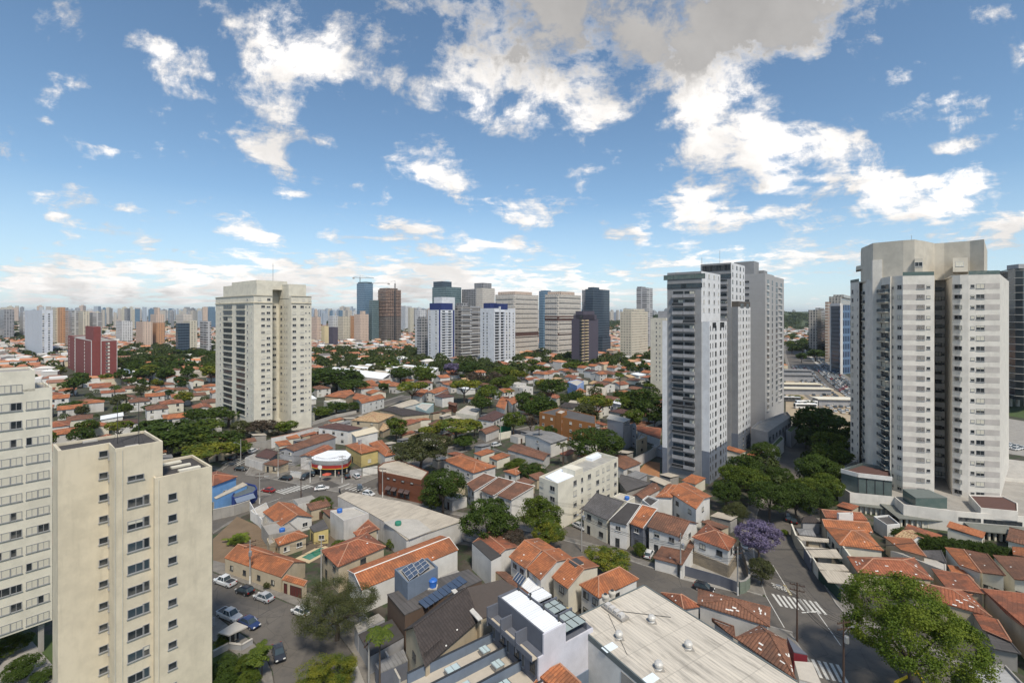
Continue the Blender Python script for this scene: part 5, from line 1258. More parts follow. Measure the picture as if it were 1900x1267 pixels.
for i, (pp, nm) in enumerate((((872, 718, 945, 800, 1170, 660, 1045, 620), 'left'), ((1010, 785, 1138, 842, 1348, 700, 1188, 658), 'middle'), ((1175, 833, 1312, 882, 1545, 745, 1362, 702), 'right'))):
 H('%s one of three terraced houses with brown tile slopes and white party walls' % nm, 'shed', 'H', 5.6, pp, rise=1.4, wall=WHITE, roof=T_BRN, nwin=(2, 0), sty='g', ridge='w')
H('small orange-roofed outhouse with a tank behind the three brown terraces', 'hip', 'H', 3.0, (1235, 600, 1360, 640, 1408, 612, 1390, 556, ), axis='ab', rise=.6, wall=WHITE, roof=T_OR, nwin=(1, 0), cat='outbuilding')
H('long low brown-tiled house with white patches beside the palms', 'gable', 'H', 3.6, (1272, 388, 1630, 494, 1700, 435, 1400, 335), axis='ab', rise=.9, wall=WHITE2, roof=T_BRN, win=0)
wall_run('rough grey wall beside the parked cars behind the orange L-shaped house', 'H', (1132, 455, 1260, 500, 1350, 520), 3.0, CONC, .3)
H('white two-storey house with dark brown hip roof and brown windows', 'hip', 'R', 6.0, (838, 925, 1072, 958, 1250, 860, 1090, 795), axis='bc', rise=1.0, wall=WHITE, roof=T_MAR, nwin=(1, 4), sty='d', doors=False)
H('low brown-tiled house in front of the green court wall', 'gable', 'R', 3.6, (842, 1095, 960, 1150, 1170, 1065, 1045, 1025), axis='bc', rise=.8, wall=WHITE2, roof=T_BRN, win=0)
wall_run('bright green painted court wall', 'R', (800, 1075, 1050, 1060, 1175, 1150, 1330, 1120), 3.6, plain('wall_green', (.03, .19, .09), .8, 0, .15, .5), .25, cap=CONC_L)
wall_run('pale panelled garage wall under the green court', 'R', (1150, 1235, 1330, 1200), 3.0, CREAM2, .25)
H('white two-storey house with bright orange roofs left of the yellow umbrella tree', 'gable', 'R', 5.6, (65, 540, 215, 555, 412, 480, 270, 455), axis='bc', rise=.7, wall=WHITE, roof=T_OR, nwin=(2, 0), doors=False)
H('brown side wing of the white house left of the yellow umbrella tree', 'shed', 'R', 4.2, (255, 570, 330, 590, 430, 555, 400, 500), rise=.8, wall=CREAM2, roof=T_BRN, nwin=(0, 1))
H('pale sheet-roofed studio with white gable left of the umbrella tree', 'gable', 'Q', 4.5, (1285, 745, 1455, 770, 1740, 690, 1600, 640), axis='bc', rise=.8, wall=WHITE, roof=ROOF_L, win=0, ridge=False)
H('aqua-white box house below the pale studio', 'flat', 'R', 4.5, (-70, 740, 80, 810, 195, 700, 20, 690), wall=plain('wall_aqua', (.5, .64, .63), .8), roof=CONC_L, win=0)
H('wide dark sheet roof beyond the mottled house', 'gable', 'Q', 4.6, (1140, 790, 1480, 880, 1880, 850, 1300, 745), axis='bc', rise=.5, wall=BEIGE, roof=T_DRK, win=0)
H('red-brown tiled house left of the big olive tree', 'shed', 'Q', 4.5, (1370, 980, 1450, 1050, 1760, 950, 1600, 925), rise=.6, wall=BEIGE, roof=T_RED, win=0)
H('cream flat-roofed garage with solar panel right of the trunk of the umbrella tree', 'flat', 'R', 3.2, (520, 830, 820, 880, 905, 755, 680, 730), wall=CREAM2, roof=CONC_L, win=0)
H('brown pitched kiosk roof below the yellow umbrella tree', 'gable', 'R', 4.0, (400, 700, 520, 740, 550, 700, 440, 675), axis='ab', rise=.5, wall=BRICKB, roof=T_BRN, nwin=(1, 0), sty='d')
H('long orange-roofed house with white gable wall behind the cream tower car park', 'gable', 'Q', 6.0, (790, 640, 880, 700, 1220, 615, 1140, 560), axis='bc', rise=.9, wall=WHITE, roof=T_OR, nwin=(0, 4), doors=False)
H('large orange roof behind the car-park trees', 'gable', 'Q', 5.5, (330, 590, 640, 620, 790, 560, 720, 495), axis='ab', rise=.9, wall=BEIGE, roof=T_OR, win=0)
H('orange-tiled wing joining the two large roofs behind the car park', 'shed', 'Q', 5.2, (740, 620, 800, 650, 985, 590, 800, 545), rise=.5, wall=BEIGE, roof=T_OR, win=0)
H('pale walled house with orange strip roof beyond the big dark trees', 'shed', 'Q', 4.6, (900, 430, 1140, 450, 1150, 430, 1000, 370), rise=.8, wall=WHITE2, roof=T_OR, nwin=(2, 0))
H('bright red-orange roofed house in front of the small umbrella tree', 'hip', 'Q', 5.0, (1275, 440, 1390, 450, 1520, 420, 1330, 375), axis='bc', rise=.7, wall=WHITE2, roof=T_OR, nwin=(2, 0))
H('orange-roofed house behind the yellow umbrella tree top', 'hip', 'R', 5.0, (-150, 580, 20, 600, 120, 500, 10, 480), axis='bc', rise=.7, wall=WHITE, roof=T_OR, win=0)
H('tan-roofed house with long slope and palm in front', 'shed', 'R', 5, (1110, 740, 1240, 790, 1300, 600, 1180, 600), rise=.9, wall=WHITE, roof=T_OR, win=0)
H('white house with tile crown behind the leaning palm', 'gable', 'R', 6, (1250, 640, 1350, 720, 1480, 640, 1420, 580), axis='bc', rise=.8, wall=WHITE, roof=T_OR, nwin=(2, 1), doors=False)
H('sky blue rendered house with stepped flat roofs', 'flat', 'S', 8, (420, 380, 560, 440, 660, 375, 560, 345), wall=plain('wall_sky', (.3, .42, .7), .8), roof=CONC_L, nwin=(1, 1))
H('white canopy-roofed pavilion between the trees left of the grey tower', 'hip', 'S', 7, (1080, 690, 1200, 712, 1252, 660, 1140, 625), axis='ab', rise=.6, wall=GREYW, roof=ROOF_W, nwin=(1, 1), ridge=False)
H('cream house with long white roof behind the bare tree', 'shed', 'S', 5, (690, 580, 960, 610, 1000, 470, 700, 440), rise=.7, wall=CREAM, roof=ROOF_L, win=0)
H('orange gable front below the bare tree', 'gable', 'S', 5, (720, 600, 900, 610, 960, 570, 800, 545), axis='bc', rise=.8, wall=WHITE, roof=T_OR, win=0)
H('dark roofed house with white skylights behind the ochre flats', 'hip', 'S', 6, (300, 745, 500, 770, 600, 700, 380, 680), axis='bc', rise=.6, wall=CREAM2, roof=T_DRK, win=0)
H('cream low house with long pale roof edge behind the ochre flats', 'shed', 'S', 6, (430, 690, 620, 700, 640, 668, 460, 655), rise=.4, wall=CREAM2, roof=ROOF_L, win=0)
H('brown hip roof at the left of the ochre flats', 'hip', 'S', 5, (180, 610, 260, 630, 330, 590, 200, 555), rise=.8, wall=CREAM2, roof=T_RED, win=0)
H('orange hip house on the far side of the blue house', 'hip', 'S', 5.5, (530, 520, 640, 545, 700, 520, 600, 465), axis='ab', rise=1.2, wall=CREAM2, roof=T_OR, win=0)
H('broad orange-tiled house with hips, facing the avenue pavement', 'hip', 'W', 3.8, (1035, 612, 1245, 872, 1900, 955, 1640, 660), axis='bc', rise=1.6, wall=CREAM2, roof=T_OR, win=1, nwin=(3, 0), sty='d', doors=False)
H('orange-brown tiled house behind the broad orange roof', 'gable', 'W', 4.0, (955, 500, 1030, 605, 1740, 690, 1625, 512), axis='bc', rise=.9, wall=BEIGE, roof=T_OR, win=0)
H('red-brown tiled house under the tower podium wall', 'gable', 'W', 4.6, (930, 340, 1040, 465, 1660, 505, 1480, 392), axis='bc', rise=.8, wall=BEIGE, roof=T_RED, win=0)
H('white attic box on the red-brown roof under the podium', 'flat', 'W', 6.4, (1210, 400, 1240, 415, 1450, 425, 1440, 395), wall=WHITE, roof=CONC_L, win=0, cat='attic box')
H('dark pyramid roof beside the pavement below the trees', 'hip', 'W', 3.0, (655, 508, 690, 545, 985, 550, 880, 490), axis='bc', rise=1.2, wall=GREYW, roof=T_DRK, win=0, ridge=False)
H('grey faceted sheet roof next to the dark pyramid roof', 'hip', 'W', 3.0, (610, 630, 660, 720, 905, 745, 850, 640), axis='bc', rise=.5, wall=GREYW, roof=ROOF_G, win=0, ridge=False)
H('white metal awning roof across the front yard', 'slab', 'W', 3.2, (612, 735, 680, 800, 1092, 832, 1090, 785), wall=BEIGE, roof=ROOF_L, win=0, cat='awning', over=1.5)
H('weathered white sheet carport roof along the pavement', 'slab', 'W', 3.0, (740, 895, 850, 1045, 1292, 1065, 1200, 940), wall=CONC, roof=ROOF_L, win=0, cat='carport', over=1.5)
H('second weathered sheet carport, farther down the pavement', 'slab', 'W', 3.0, (885, 1125, 960, 1245, 1390, 1250, 1310, 1165), wall=CONC, roof=ROOF_L, win=0, cat='carport', over=1.5)
H('third pale sheet carport beside the dark green fence', 'slab', 'E', 3.0, (1265, 430, 1330, 520, 1560, 545, 1500, 455), wall=CONC, roof=ROOF_L, win=0, cat='carport', over=1.5)
wall_run('brick-red and cream front wall along the right-hand pavement', 'W', (545, 740, 605, 905, 730, 1095), 2.9, BEIGE, .25, cap=CREAM2)
wall_run('cream front wall with dark gate farther down the right-hand pavement', 'W', (730, 1095, 830, 1265), 2.9, DGREY, .25, cap=CONC_L)
wall_run('cream-topped wall between the gate and the green fence', 'E', (1208, 425, 1262, 505), 2.9, CREAM2, .25)
wall_run('dark green slatted front fence along the right-hand pavement', 'E', (1262, 505, 1345, 590, 1425, 680), 2.5, plain('fence_green', (.015, .05, .035), .7, 0, .2, 2), .12, name='fence', cat='fence')
wall_run('cream party wall beside the broad orange roof', 'W', (1085, 800, 1240, 1040, 1440, 1330), 3.6, CREAM2, .3)
H('red-tiled hipped house with white mortar repairs above the big street tree', 'hip', 'F', 3.6, (125, 335, 205, 455, 760, 505, 620, 345), axis='bc', rise=1.4, wall=BEIGE, roof=T_RED, win=0, patches=4)
H('long red-tiled hip roof running down behind the big street tree', 'hip', 'F', 3.4, (500, 495, 600, 610, 1190, 778, 1000, 585), axis='bc', rise=1.3, wall=BEIGE, roof=T_RED, win=0, patches=4)
H('grey flat roof between the two red-tiled roofs', 'flat', 'c', 3.2, (-60, 640, 230, 740, 760, 945, 755, 815), wall=CONC_L, roof=CONC_L, win=0, parapet=.15, cat='outbuilding')
H('straw-coloured roof with white verge below the dark hedge', 'gable', 'c', 3.8, (0, 430, 255, 485, 432, 458, 265, 338), axis='ab', rise=.7, wall=WHITE, roof=T_TAN, win=0)
H('white-walled hut with dark flat roof below the podium garage', 'flat', 'F', 3.6, (320, 40, 420, 105, 515, 98, 430, 30), wall=WHITE, roof=ROOF_D, win=0, cat='hut')
H('dark grey tiled low roof between orange roofs at the right', 'shed', 'c', 3.0, (400, 640, 480, 740, 760, 820, 680, 640), rise=.5, wall=GREYW, roof=T_GRY, win=0)
for i, (pp, rf, lab) in enumerate((((735, 590, 950, 850, 1275, 965, 1015, 622), T_OR, 'bright orange tile slope, first of the terrace by the hedge'), ((1040, 625, 1290, 965, 1625, 1005, 1360, 690), T_BRN, 'dark brown tile slope, second of the terrace by the hedge, above an arched porch'),
  ((1440, 705, 1760, 1060, 2150, 1090, 1950, 745), T_BRN, 'wide dark brown tile slope, third of the terrace at the right edge'))):
 H(lab, 'shed', 'c', 4.4, pp, rise=.9, wall=CREAM2, roof=rf, win=1 if i else 0, nwin=(0, 2), sty='d', doors=False)
H('orange lean-to roof below the first terrace slope', 'shed', 'c', 3.2, (775, 850, 925, 1110, 1160, 1070, 960, 880), rise=.4, wall=CREAM2, roof=T_OR, win=0)
H('red tile roof flowing down behind the long hip roof', 'shed', 'F', 3.2, (800, 500, 930, 640, 1110, 600, 960, 480), rise=.5, wall=CREAM2, roof=T_RED, win=0)
H('large red-brown roof at the right edge with stained side wall', 'shed', 'F', 4.6, (1112, 570, 1300, 760, 1560, 960, 1700, 640), rise=1.4, wall=BEIGE, roof=T_RED, win=0)
H('yellow house with orange roof at the right edge behind the hedge', 'shed', 'c', 4.5, (1722, 580, 1740, 700, 1960, 740, 1930, 600), rise=1, wall=YELLOW, roof=T_OR, win=0)
H('black sheet-roofed yard shed right of the big street tree', 'shed', 'F', 2.8, (1150, 890, 1200, 1010, 1400, 1050, 1270, 900), rise=.4, wall=CONC, roof=ROOF_D, win=0, cat='shed')
H('lattice-paved pale roof terrace at the bottom right corner', 'flat', 'F', 3.0, (1010, 1110, 1040, 1330, 1480, 1330, 1290, 1130), wall=CONC, roof=brick('terrace_tiles', (.42, .42, .41), (.3, .3, .3), 1.2, .6), win=0, cat='outbuilding')
R, pts, org = block('yellow and black painted shop under the big street tree', 'shop', 'F', 3.2, (470, 1250, 560, 1400, 760, 1360, 640, 1170), plain('shop_yellow', (.75, .52, .02), .5, 0, .08, 1), FR_D, name='shop', parapet=.3)
H('red-brown tile slope filling the gap behind the long red hip roof', 'shed', 'F', 3.6, (745, 425, 850, 560, 1140, 610, 1010, 470), rise=.7, wall=BEIGE, roof=T_RED, win=0)
H('worn orange tile slope above the street tree, near the straw-coloured roof', 'shed', 'F', 3.8, (395, 190, 520, 285, 705, 335, 600, 205), rise=.6, wall=BEIGE, roof=T_OR, win=0)
H('low red tile roof between the right-edge roof and the black sheet shed', 'shed', 'F', 3.0, (1040, 740, 1120, 870, 1330, 960, 1230, 800), rise=.5, wall=BEIGE, roof=T_RED, win=0)
p = W('C', 812, 318); R = thing('swimming_pool', 'small green-water pool with cream deck beside the hip-roofed house', 'pool', (p.x, p.y, 0), math.radians(-28))
m = MB(); m.box(-2.2, -3.6, -.05, 2.2, 3.6, .09); m.build('deck', plain('pool_deck', (.5, .40, .25), .9), R); m = MB(); m.box(-1.3, -2.6, .0, 1.3, 2.6, .1); m.build('water', plain('pool_water', (.02, .16, .11), .08, 0, .1), R)
D0 = 60.9
A0 = PD(214, D0); fr = along(A0, RD, 302)
s1 = along(A0, RD, 284)                                    # break between the two facade planes
mstep = along(A0, LD, 201)                                 # recessed plane at the left
wl = along(mstep, RD * -1, 107.5); wl2 = along(wl, LD, 97.5)
b2 = along(fr, LD, 255)
ztop = ZT(832.6, D0)
pts = [wl2, wl, mstep, A0, fr, fr + LD * 9.5, wl2 + RD * 10]
R = tower('cream rendered apartment block with few small windows, nearest the camera', [V3(p) for p in pts], 0, ztop, CREAM, ROOF_B, parapet=.35)
CB = R
zs0 = [z for z in [ztop - 4.6 - i * 2.85 for i in range(13)] if z > 1]
for i in range(13):
 z = ZT(660 + 713 / 3.958, mstep.y) - i * 2.85
 if z < 2: break
 addwin(R, Vector((*(along(mstep, RD * -1, 192) - R.location).xy, z)), TH * 0 + edge_rz(wl, mstep), .95, .85, 'g')
 addwin(R, Vector((*(mstep.lerp(A0, .12) - R.location).xy, z - .3)), edge_rz(mstep, A0), .4, .9, 'g')
z_mid = ZT(660 + 893 / 3.958, along(A0, RD, 252).y)
for i in range(13):
 z = z_mid - i * 2.85 - (.35 if i else 0)
 if z < 1: break
 pc = along(A0, RD, 252 if i else 252); st = rnd.choice(['w', 'w', 'whalf', 'w', 'wblue'])
 addwin(R, Vector((*(pc - R.location).xy, z)), edge_rz(A0, fr), 1.75, 1.15 if i else .7, 'g' + st[1:])
 if i: addwin(R, Vector((*(along(A0, RD, 271) - R.location).xy, z + .05)), edge_rz(A0, fr), .75, 1.3, rnd.choice(['g', 'gblue', 'g', 'ghalf']))
A1 = along(A0, RD, 284); A1 = A1 - LD * .9; e1 = along(A1, RD, 393.5)
z2 = ZT(880, A1.y + 1.5)
pts2 = [A1 + LD * .85, A1, e1, e1 + LD * 8.6, A1 + LD * 8.6]
tower('', [V3(p) for p in pts2], 0, z2, CREAM, ROOF_B, parapet=.35, root=R, part='lower_wing')
for i in range(13):
 z = ZT(660 + 1033 / 3.958, along(A1, RD, 320).y) - i * 2.85
 if z < 1: break
 addwin(R, Vector((*(along(A1, RD, 320) - R.location).xy, z)), edge_rz(A1, e1), 1.0, .95, 'g')
def slabs_on(R, p, u, v, z, mat, name, n, du, dv, step):
 for i in range(n):
  m = MB(); m.ob(Vector((0, 0, 0)), u * du, v * dv, (0, 0, .25)); q = p + u * step * i - R.location; m.build(name, mat, R, (q.x, q.y, z))
slabs_on(R, e1 + LD * 2.2 - RD * 3.6, LD * -1, RD, z2 - .32, CREAM2, 'roof_panel', 1, .8, 2.6, 1)
slabs_on(R, e1 + LD * 4.6 - RD * 3.9, LD * -1, RD, z2 - .32, CREAM2, 'roof_panel', 1, .7, 2.4, 1)
slabs_on(R, e1 + LD * 7.2 - RD * 4.6, LD * -1, RD, z2 - .32, CREAM2, 'roof_panel', 1, .8, 2.6, 1)
for (x, y, dx) in ((.6, 2.0, 0), (-1.2, 4.5, 0)):
 m = MB(); m.tube((0, 0, 0), (0, 0, 5.6), .04, n=5); m.tube((0, 0, 2.0), (.7, .1, 0), .012, n=4); m.tube((0, 0, 2.0), (-.7, .1, 0), .012, n=4)
 for k in range(4): m.tube((-.45, 0, 4.6 + k * .22), (.45, 0, 4.6 + k * .22), .014, n=4)
 q = A0 + RD * (2.2 + x) + LD * y - R.location; m.build('antenna', METAL_D, R, (q.x, q.y, ztop - .35))
for (q, sz) in ((A0 + RD * 1.2 + LD * .8, 1.0), (mstep + LD * 4.0 - RD * 2, 1.1), (fr - RD * 1.2 + LD * .3, .9)):
 m = MB(); m.ob((0, 0, 0), RD * sz * 1.4, LD * sz * .6, (0, 0, .2)); p = q - R.location; m.build('roof_hatch', CONC_L, R, (p.x, p.y, ztop - .33))
for (q, n_) in ((along(A0, RD, 227), 0), (along(A0, RD, 213.8), 0), (A1 + RD * .4, 1)):
 m = MB(); m.tube((0, 0, 0), (0, 0, (z2 if n_ else ztop) - .3), .04, n=6); p = q - R.location + Vector((.06, -.07, 0)); m.build('drain_pipe', CREAM2, R, (p.x, p.y, 0))
C1 = PD(97, 78.5)
p0 = along(C1, RD * -1, -170); ctop = ZT(718, C1.y)
pts = [p0, C1, C1 + LD * 9, p0 + LD * 9]
R = tower('cream slab of flats with ribbon windows on stilts at the left edge', [V3(p) for p in pts], 5.0, ctop, CREAM2, CONC, parapet=.3)
c65 = along(C1, RD * -1, 65); zt2 = ZT(686.5, c65.y)
tower('', [V3(p) for p in (p0, c65, c65 + LD * 8, p0 + LD * 8)], ctop - .35, zt2, CREAM2, CONC, parapet=.3, root=R, part='upper_storey')
def ribbon(R, p0, p1, pxs, z, n_units):
 rz = edge_rz(p0, p1)
 for (xa, xb, un) in pxs:
  a_, b_ = along(p1, (p1 - p0).normalized(), xa), along(p1, (p1 - p0).normalized(), xb)
  L = (b_ - a_).length; w = L / un
  for i in range(un):
   pos = a_.lerp(b_, (i + .5) / un) - R.location; pos.z = z
   addwin(R, pos, rz, w - .02, 1.25, rnd.choice(['gblind', 'gblind', 'g', 'gside', 'gblind']) if un else 'g')
for i in range(13):
 z = ZT(660 + 355 / 3.958, along(C1, RD * -1, 70).y) - i * 2.86
 if z < 5.8: break
 ribbon(R, p0, C1, [(48, 70, 1), (70, 91.5, 1), (-14, 19, 1), (19, 41, 1), (-80, -50, 1), (-50, -20, 1)], z - .05, 1)
ribbon(R, p0, c65, [(-3, 20, 1), (20, 41.5, 1), (-60, -10, 2)], ZT(660 + 240 / 3.958, along(C1, RD * -1, 30).y), 1)
for t in (1.2, 6.5, 12, 18):
 m = MB(); m.box(-.35, -.35, -.2, .35, .35, 5.2); q = C1 - RD * t + LD * 1.2 - R.location; m.build('stilt', CONC, R, (q.x, q.y, 0), TH)
m = MB(); q0 = C1 - R.location
for k in range(9): m.tube((q0.x - RD.x * (.4 + k * .35) + LD.x * .3, q0.y - RD.y * (.4 + k * .35) + LD.y * .3, ctop), (q0.x - RD.x * (.4 + k * .35) + LD.x * .3, q0.y - RD.y * (.4 + k * .35) + LD.y * .3, ctop + 1), .02, n=4)
m.build('railing', METAL_G, R)
C0 = PD(471, 218); a_ = along(C0, LD, 400); b_ = along(C0, RD, 505.5)
c_ = b_ + LD * 3.2; c_ = along(b_, LD, 505.4) if False else b_ + LD * 9
cc = along(c_, RD, 517);
d_ = along(cc, LD * -1, 540.5); e_ = along(d_, RD, 578)
Z1, Z2, Z3 = ZT(548, 222), ZT(536, 222), ZT(519, 222)
base = [a_, C0, b_, c_, cc, d_, e_, e_ + LD * 16, a_ + RD * 30]
R = tower('tall cream apartment tower with stacked dark balconies and stepped penthouse', [V3(p) for p in base], 0, Z1, CREAM2, CONC, parapet=1.2)
CT = R
fl = 2.93; zs = [Z1 - 5.2 - i * fl for i in range(18)]; zs = [z for z in zs if z > 5]
wcols(R, V3(a_), V3(C0), [(404.5, .6, .7), (409, 1.4, 1.3), (459.5, 1.4, 1.3), (466.5, .6, .7)], zs, 'w')
for i, z in enumerate(zs):
 for x in (422.5, 446.5):
  pos = along(C0, LD, x) - R.location; pos.z = z
  w_ = (along(C0, LD, x - 7.8) - along(C0, LD, x + 7.8)).length
  m_ = addwin(R, pos, edge_rz(a_, C0), w_, 1.95, 'dside' if rnd.random() < .15 else 'dblue' if rnd.random() < .15 else 'd', 'window')
balconies(R, V3(a_), V3(C0), [(x_, (along(C0, LD, x_ - 8.6) - along(C0, LD, x_ + 8.6)).length) for x_ in (422.5, 446.5)], [z - 1.45 for z in zs], .35, ('slabc',))
wcols(R, V3(C0), V3(b_), [(488, 1.7, 1.2), (498, 1.7, 1.2)], zs, 'w')
wcols(R, V3(cc), V3(d_), [(521, 1.6, 1.2), (528, .5, .7), (531, .5, .7)], zs, 'w') if False else None
wcols(R, V3(c_), V3(cc), [(509, 1.8, 1.2)], zs, 'w')
wcols(R, V3(cc), V3(d_), [(.22, 1.9, 1.1), (.5, .5, .6), (.66, .5, .6)], zs, 'g')
wcols(R, V3(d_), V3(e_), [(546, 1.8, 1.2), (560.5, 1.8, 1.2), (567.5, .7, .7), (574, .7, .7)], zs, 'w')
cen = sum(base, Vector()) / len(base)
def inset(pts, k): return [V3(cen + (p - cen) * k) for p in pts]
for (p, q) in ((a_, C0), (C0, b_), (d_, e_)):
 band(R, V3(p), V3(q), 0, 1, Z1 - 3.6, Z1 - 3.2, CREAM, 'cornice', .35); band(R, V3(p), V3(q), 0, 1, Z1 - .25, Z1 + .02, CREAM, 'cornice', .3)
tower('', inset(base, .86), Z1 - 1.2, Z2 + 2.6, CREAM2, CONC, root=R, part='penthouse', parapet=.6)
tower('', [V3(along(C0 + LD * 5 + RD * 3, LD, 430)), V3(C0 + LD * 5 + RD * 3), V3(along(C0 + LD * 5 + RD * 3, RD, 533)), V3(along(C0 + LD * 5 + RD * 3, RD, 533) + LD * 9)], Z2, Z3, CREAM2, CONC, root=R, part='machine_room', parapet=.3)
m = MB(); m.tube((0, 0, Z3), (0, 0, Z3 + 9), .08, n=5); m.build('antenna', METAL_D, R)
for (p, q, cs) in ((a_, C0, [(.12, 2.2, 1.5), (.85, 1.6, 1.2)]), (C0, b_, [(.3, 1.6, 1.2), (.8, 1.6, 1.2)]), (d_, e_, [(.6, 1.6, 1.2), (.9, 1.6, 1.2)])): wcols(R, V3(p), V3(q), cs, [Z1 - 1.9], 'w')
PA = along(C0 + RD * 10, RD, 530);
block('low cream podium with flat roof at the foot of the cream tower', 'podium', 'N', 4.2, (440, 1165, 540, 1175, 860, 1120, 880, 1080, 830, 1050, 530, 1080), CREAM2, CONC, parapet=.4)
wall_run('light grey retaining wall along the ramp street behind the white wall', 'Q', (0, 1060, 250, 985, 500, 905, 800, 845), 1.6, CONC_L, .3)
G0 = PD(1301.3, 157); GW = stucco('wall_tower_white', (.74, .745, .75), .25); GG = stucco('wall_tower_grey', (.29, .292, .295), .3); GS = stucco('wall_tower_slate', (.17, .195, .24), .12)
ga = along(G0, LD, 1238); gb = along(G0, RD, 1336.5); zU = ZT(503, 157); zL = ZT(597.5, 150)
R = tower('grey and white apartment tower with balconies in the middle of the front', [V3(p) for p in (ga, G0, gb, gb + LD * 12, ga + RD * 13)], 0, zU, GG, ROOF_B, parapet=1.5)
GT1 = R
gl = along(G0, LD * -1, 1316.5); gr = along(gl, RD, 1349)
tower('', [V3(p) for p in (G0 - LD * .0 + RD * .3, gl, gr, gr + LD * 10, G0 + RD * 9)], 0, zL, GW, ROOF_B, root=R, part='front_wing', parapet=.9)
band(R, V3(G0 - RD * 0), V3(gb), 0, 1, zL, zU, GW, 'painted_panel', .012)
sl_ = ga - RD * .0; sl0 = along(ga, LD, 1229)
band(R, V3(sl0), V3(ga), 0, 1, 9.2, ZT(596, 165), GW, 'painted_panel', .012); tower('', [V3(p) for p in (sl0, ga, ga + RD * 8, sl0 + RD * 8)], 0, ZT(595, 165), GW, ROOF_B, root=R, part='side_wing', parapet=.4)
zsl = 10.4
for (p, q) in ((G0 + RD * .3, gl), (gl, gr), (sl0, ga)): band(R, V3(p), V3(q), 0, 1, 0, zsl if (p - sl0).length > 1 else 9.2, GS, 'slate_base', .018)
rows = [ZT(460 + 445 / 5.278, 158) - i * 2.85 for i in range(26)]; rows = [z for z in rows if z > 2.5]
wcols(R, V3(ga), V3(G0), [(x_, (along(G0, LD, x_ - 9.3) - along(G0, LD, x_ + 9.3)).length, 1.75) for x_ in (1258.5, 1279.5)], rows, 'd', ('', '', '', 'side', 'blue'))
balconies(R, V3(ga), V3(G0), [(x_, (along(G0, LD, x_ - 10) - along(G0, LD, x_ + 10)).length) for x_ in (1258.5, 1279.5)], [z - 1.2 for z in rows], .9, ('conc', 'conc', 'conc', 'dark'))
wcols(R, V3(ga), V3(G0), [(.28, 6.5, 1.5, 'dblue'), (.72, 7.0, 1.5, 'dblue')], [zU - 4.6], 'd'); wcols(R, V3(ga), V3(G0), [(.5, 14.0, 1.6, 'dgreen')], [zU - 1.6], 'd')
zr1 = [ZT(460 + 275 / 5.278, 160) - i * 2.85 for i in range(5)]
wcols(R, V3(G0), V3(gb), [(1306, .9, 1.4), (1315.5, 1.3, 1.4), (1325, 1.3, 1.4), (1333, .8, 1.4)], zr1, 'w', ('', '', 'side'))
zr2 = [ZT(460 + 790 / 5.278, 151) - i * 2.85 for i in range(26)]; zr2 = [z for z in zr2 if z > 1.5]
wcols(R, V3(gl), V3(gr), [(1318, .5, 1.5), (1322.5, .5, 1.5), (1328, 1.3, 1.5), (1337, 1.3, 1.5), (1342.5, .45, 1.5), (1346.5, .45, 1.5)], zr2, 'd', ('',))
wcols(R, V3(gl), V3(gr), [(.25, 3.5, 1.6, 'ddark'), (.7, 4.5, 1.6, 'ddark')], [zL - 1.1], 'd')
H0 = PD(1356.5, 190); ha = along(H0, LD, 1300); hb = along(H0, RD, 1382); zU2 = ZT(487, 190)
R = tower('second grey and white tower, taller and set back behind the first', [V3(p) for p in (ha, H0, hb, hb + LD * 14, ha + RD * 14)], 0, zU2, GG, ROOF_B, parapet=1.0)
hl_ = along(H0, LD * -1, 1369.5); hr = along(hl_, RD, 1392.5); zL2 = ZT(569, 184)
tower('', [V3(p) for p in (H0 + RD * .3, hl_, hr, hr + LD * 10, H0 + RD * 9)], 0, zL2, GG, ROOF_B, root=R, part='front_wing', parapet=.6)
band(R, V3(hl_), V3(hr), 0, 1, 8, zL2, GW, 'painted_panel', .012); band(R, V3(H0), V3(hb), 0, 1, zL2, zU2, GW, 'painted_panel', .012)
for (p, q) in ((H0 + RD * .3, hl_), (hl_, hr)): band(R, V3(p), V3(q), 0, 1, 0, 8, GS, 'slate_base', .018)
wcols(R, V3(ha), V3(H0), [(.12 + .097 * i, 2.0, 2.2, 'ddark') for i in range(9)], [zU2 - 1.8], 'd'); wcols(R, V3(ha), V3(H0), [(.5, 12, 1.6, 'dblue')], [zU2 - 5.2], 'd')
r2 = [ZT(460 + 325 / 5.278, 190) - i * 2.9 for i in range(22)]; r2 = [z for z in r2 if z > 18]
wcols(R, V3(ha), V3(H0), [(1341, 3.2, 1.6)], r2, 'd'); balconies(R, V3(ha), V3(H0), [(1341, 3.6)], [z - 1.2 for z in r2], .9, ('conc',))
wcols(R, V3(H0), V3(hb), [(1359.5, 1.0, 1.5), (1367, 1.4, 1.5), (1373.5, 1.4, 1.5), (1379.5, .8, 1.5)], [ZT(460 + 188 / 5.278, 192) - i * 2.95 for i in range(5)], 'd', ('', 'side'))
r3 = [ZT(460 + 625 / 5.278, 185) - i * 2.85 for i in range(26)]; r3 = [z for z in r3 if z > 1.5]
wcols(R, V3(hl_), V3(hr), [(1371, .5, 1.4), (1374, .5, 1.4), (1379, 1.5, 1.4), (1385, 1.5, 1.4), (1388.5, .5, 1.4), (1391, .5, 1.4)], r3, 'g', ('', '', 'half'))
wcols(R, V3(hl_), V3(hr), [(.3, 4.5, 1.6, 'ddark'), (.75, 4, 1.6, 'ddark')], [zL2 + .6], 'd')
tower('', [V3(p) for p in (hl_ + RD * .6 + LD * .6, hl_ + RD * .6, hr - RD * .6, hr + LD * 6)][1:] + [V3(hl_ + LD * 6 + RD * .6)], zL2 - .6, zL2 + 2.2, plain('penthouse_brown', (.10, .085, .07), .7), ROOF_B, root=R, part='glazed_top', parapet=.2)
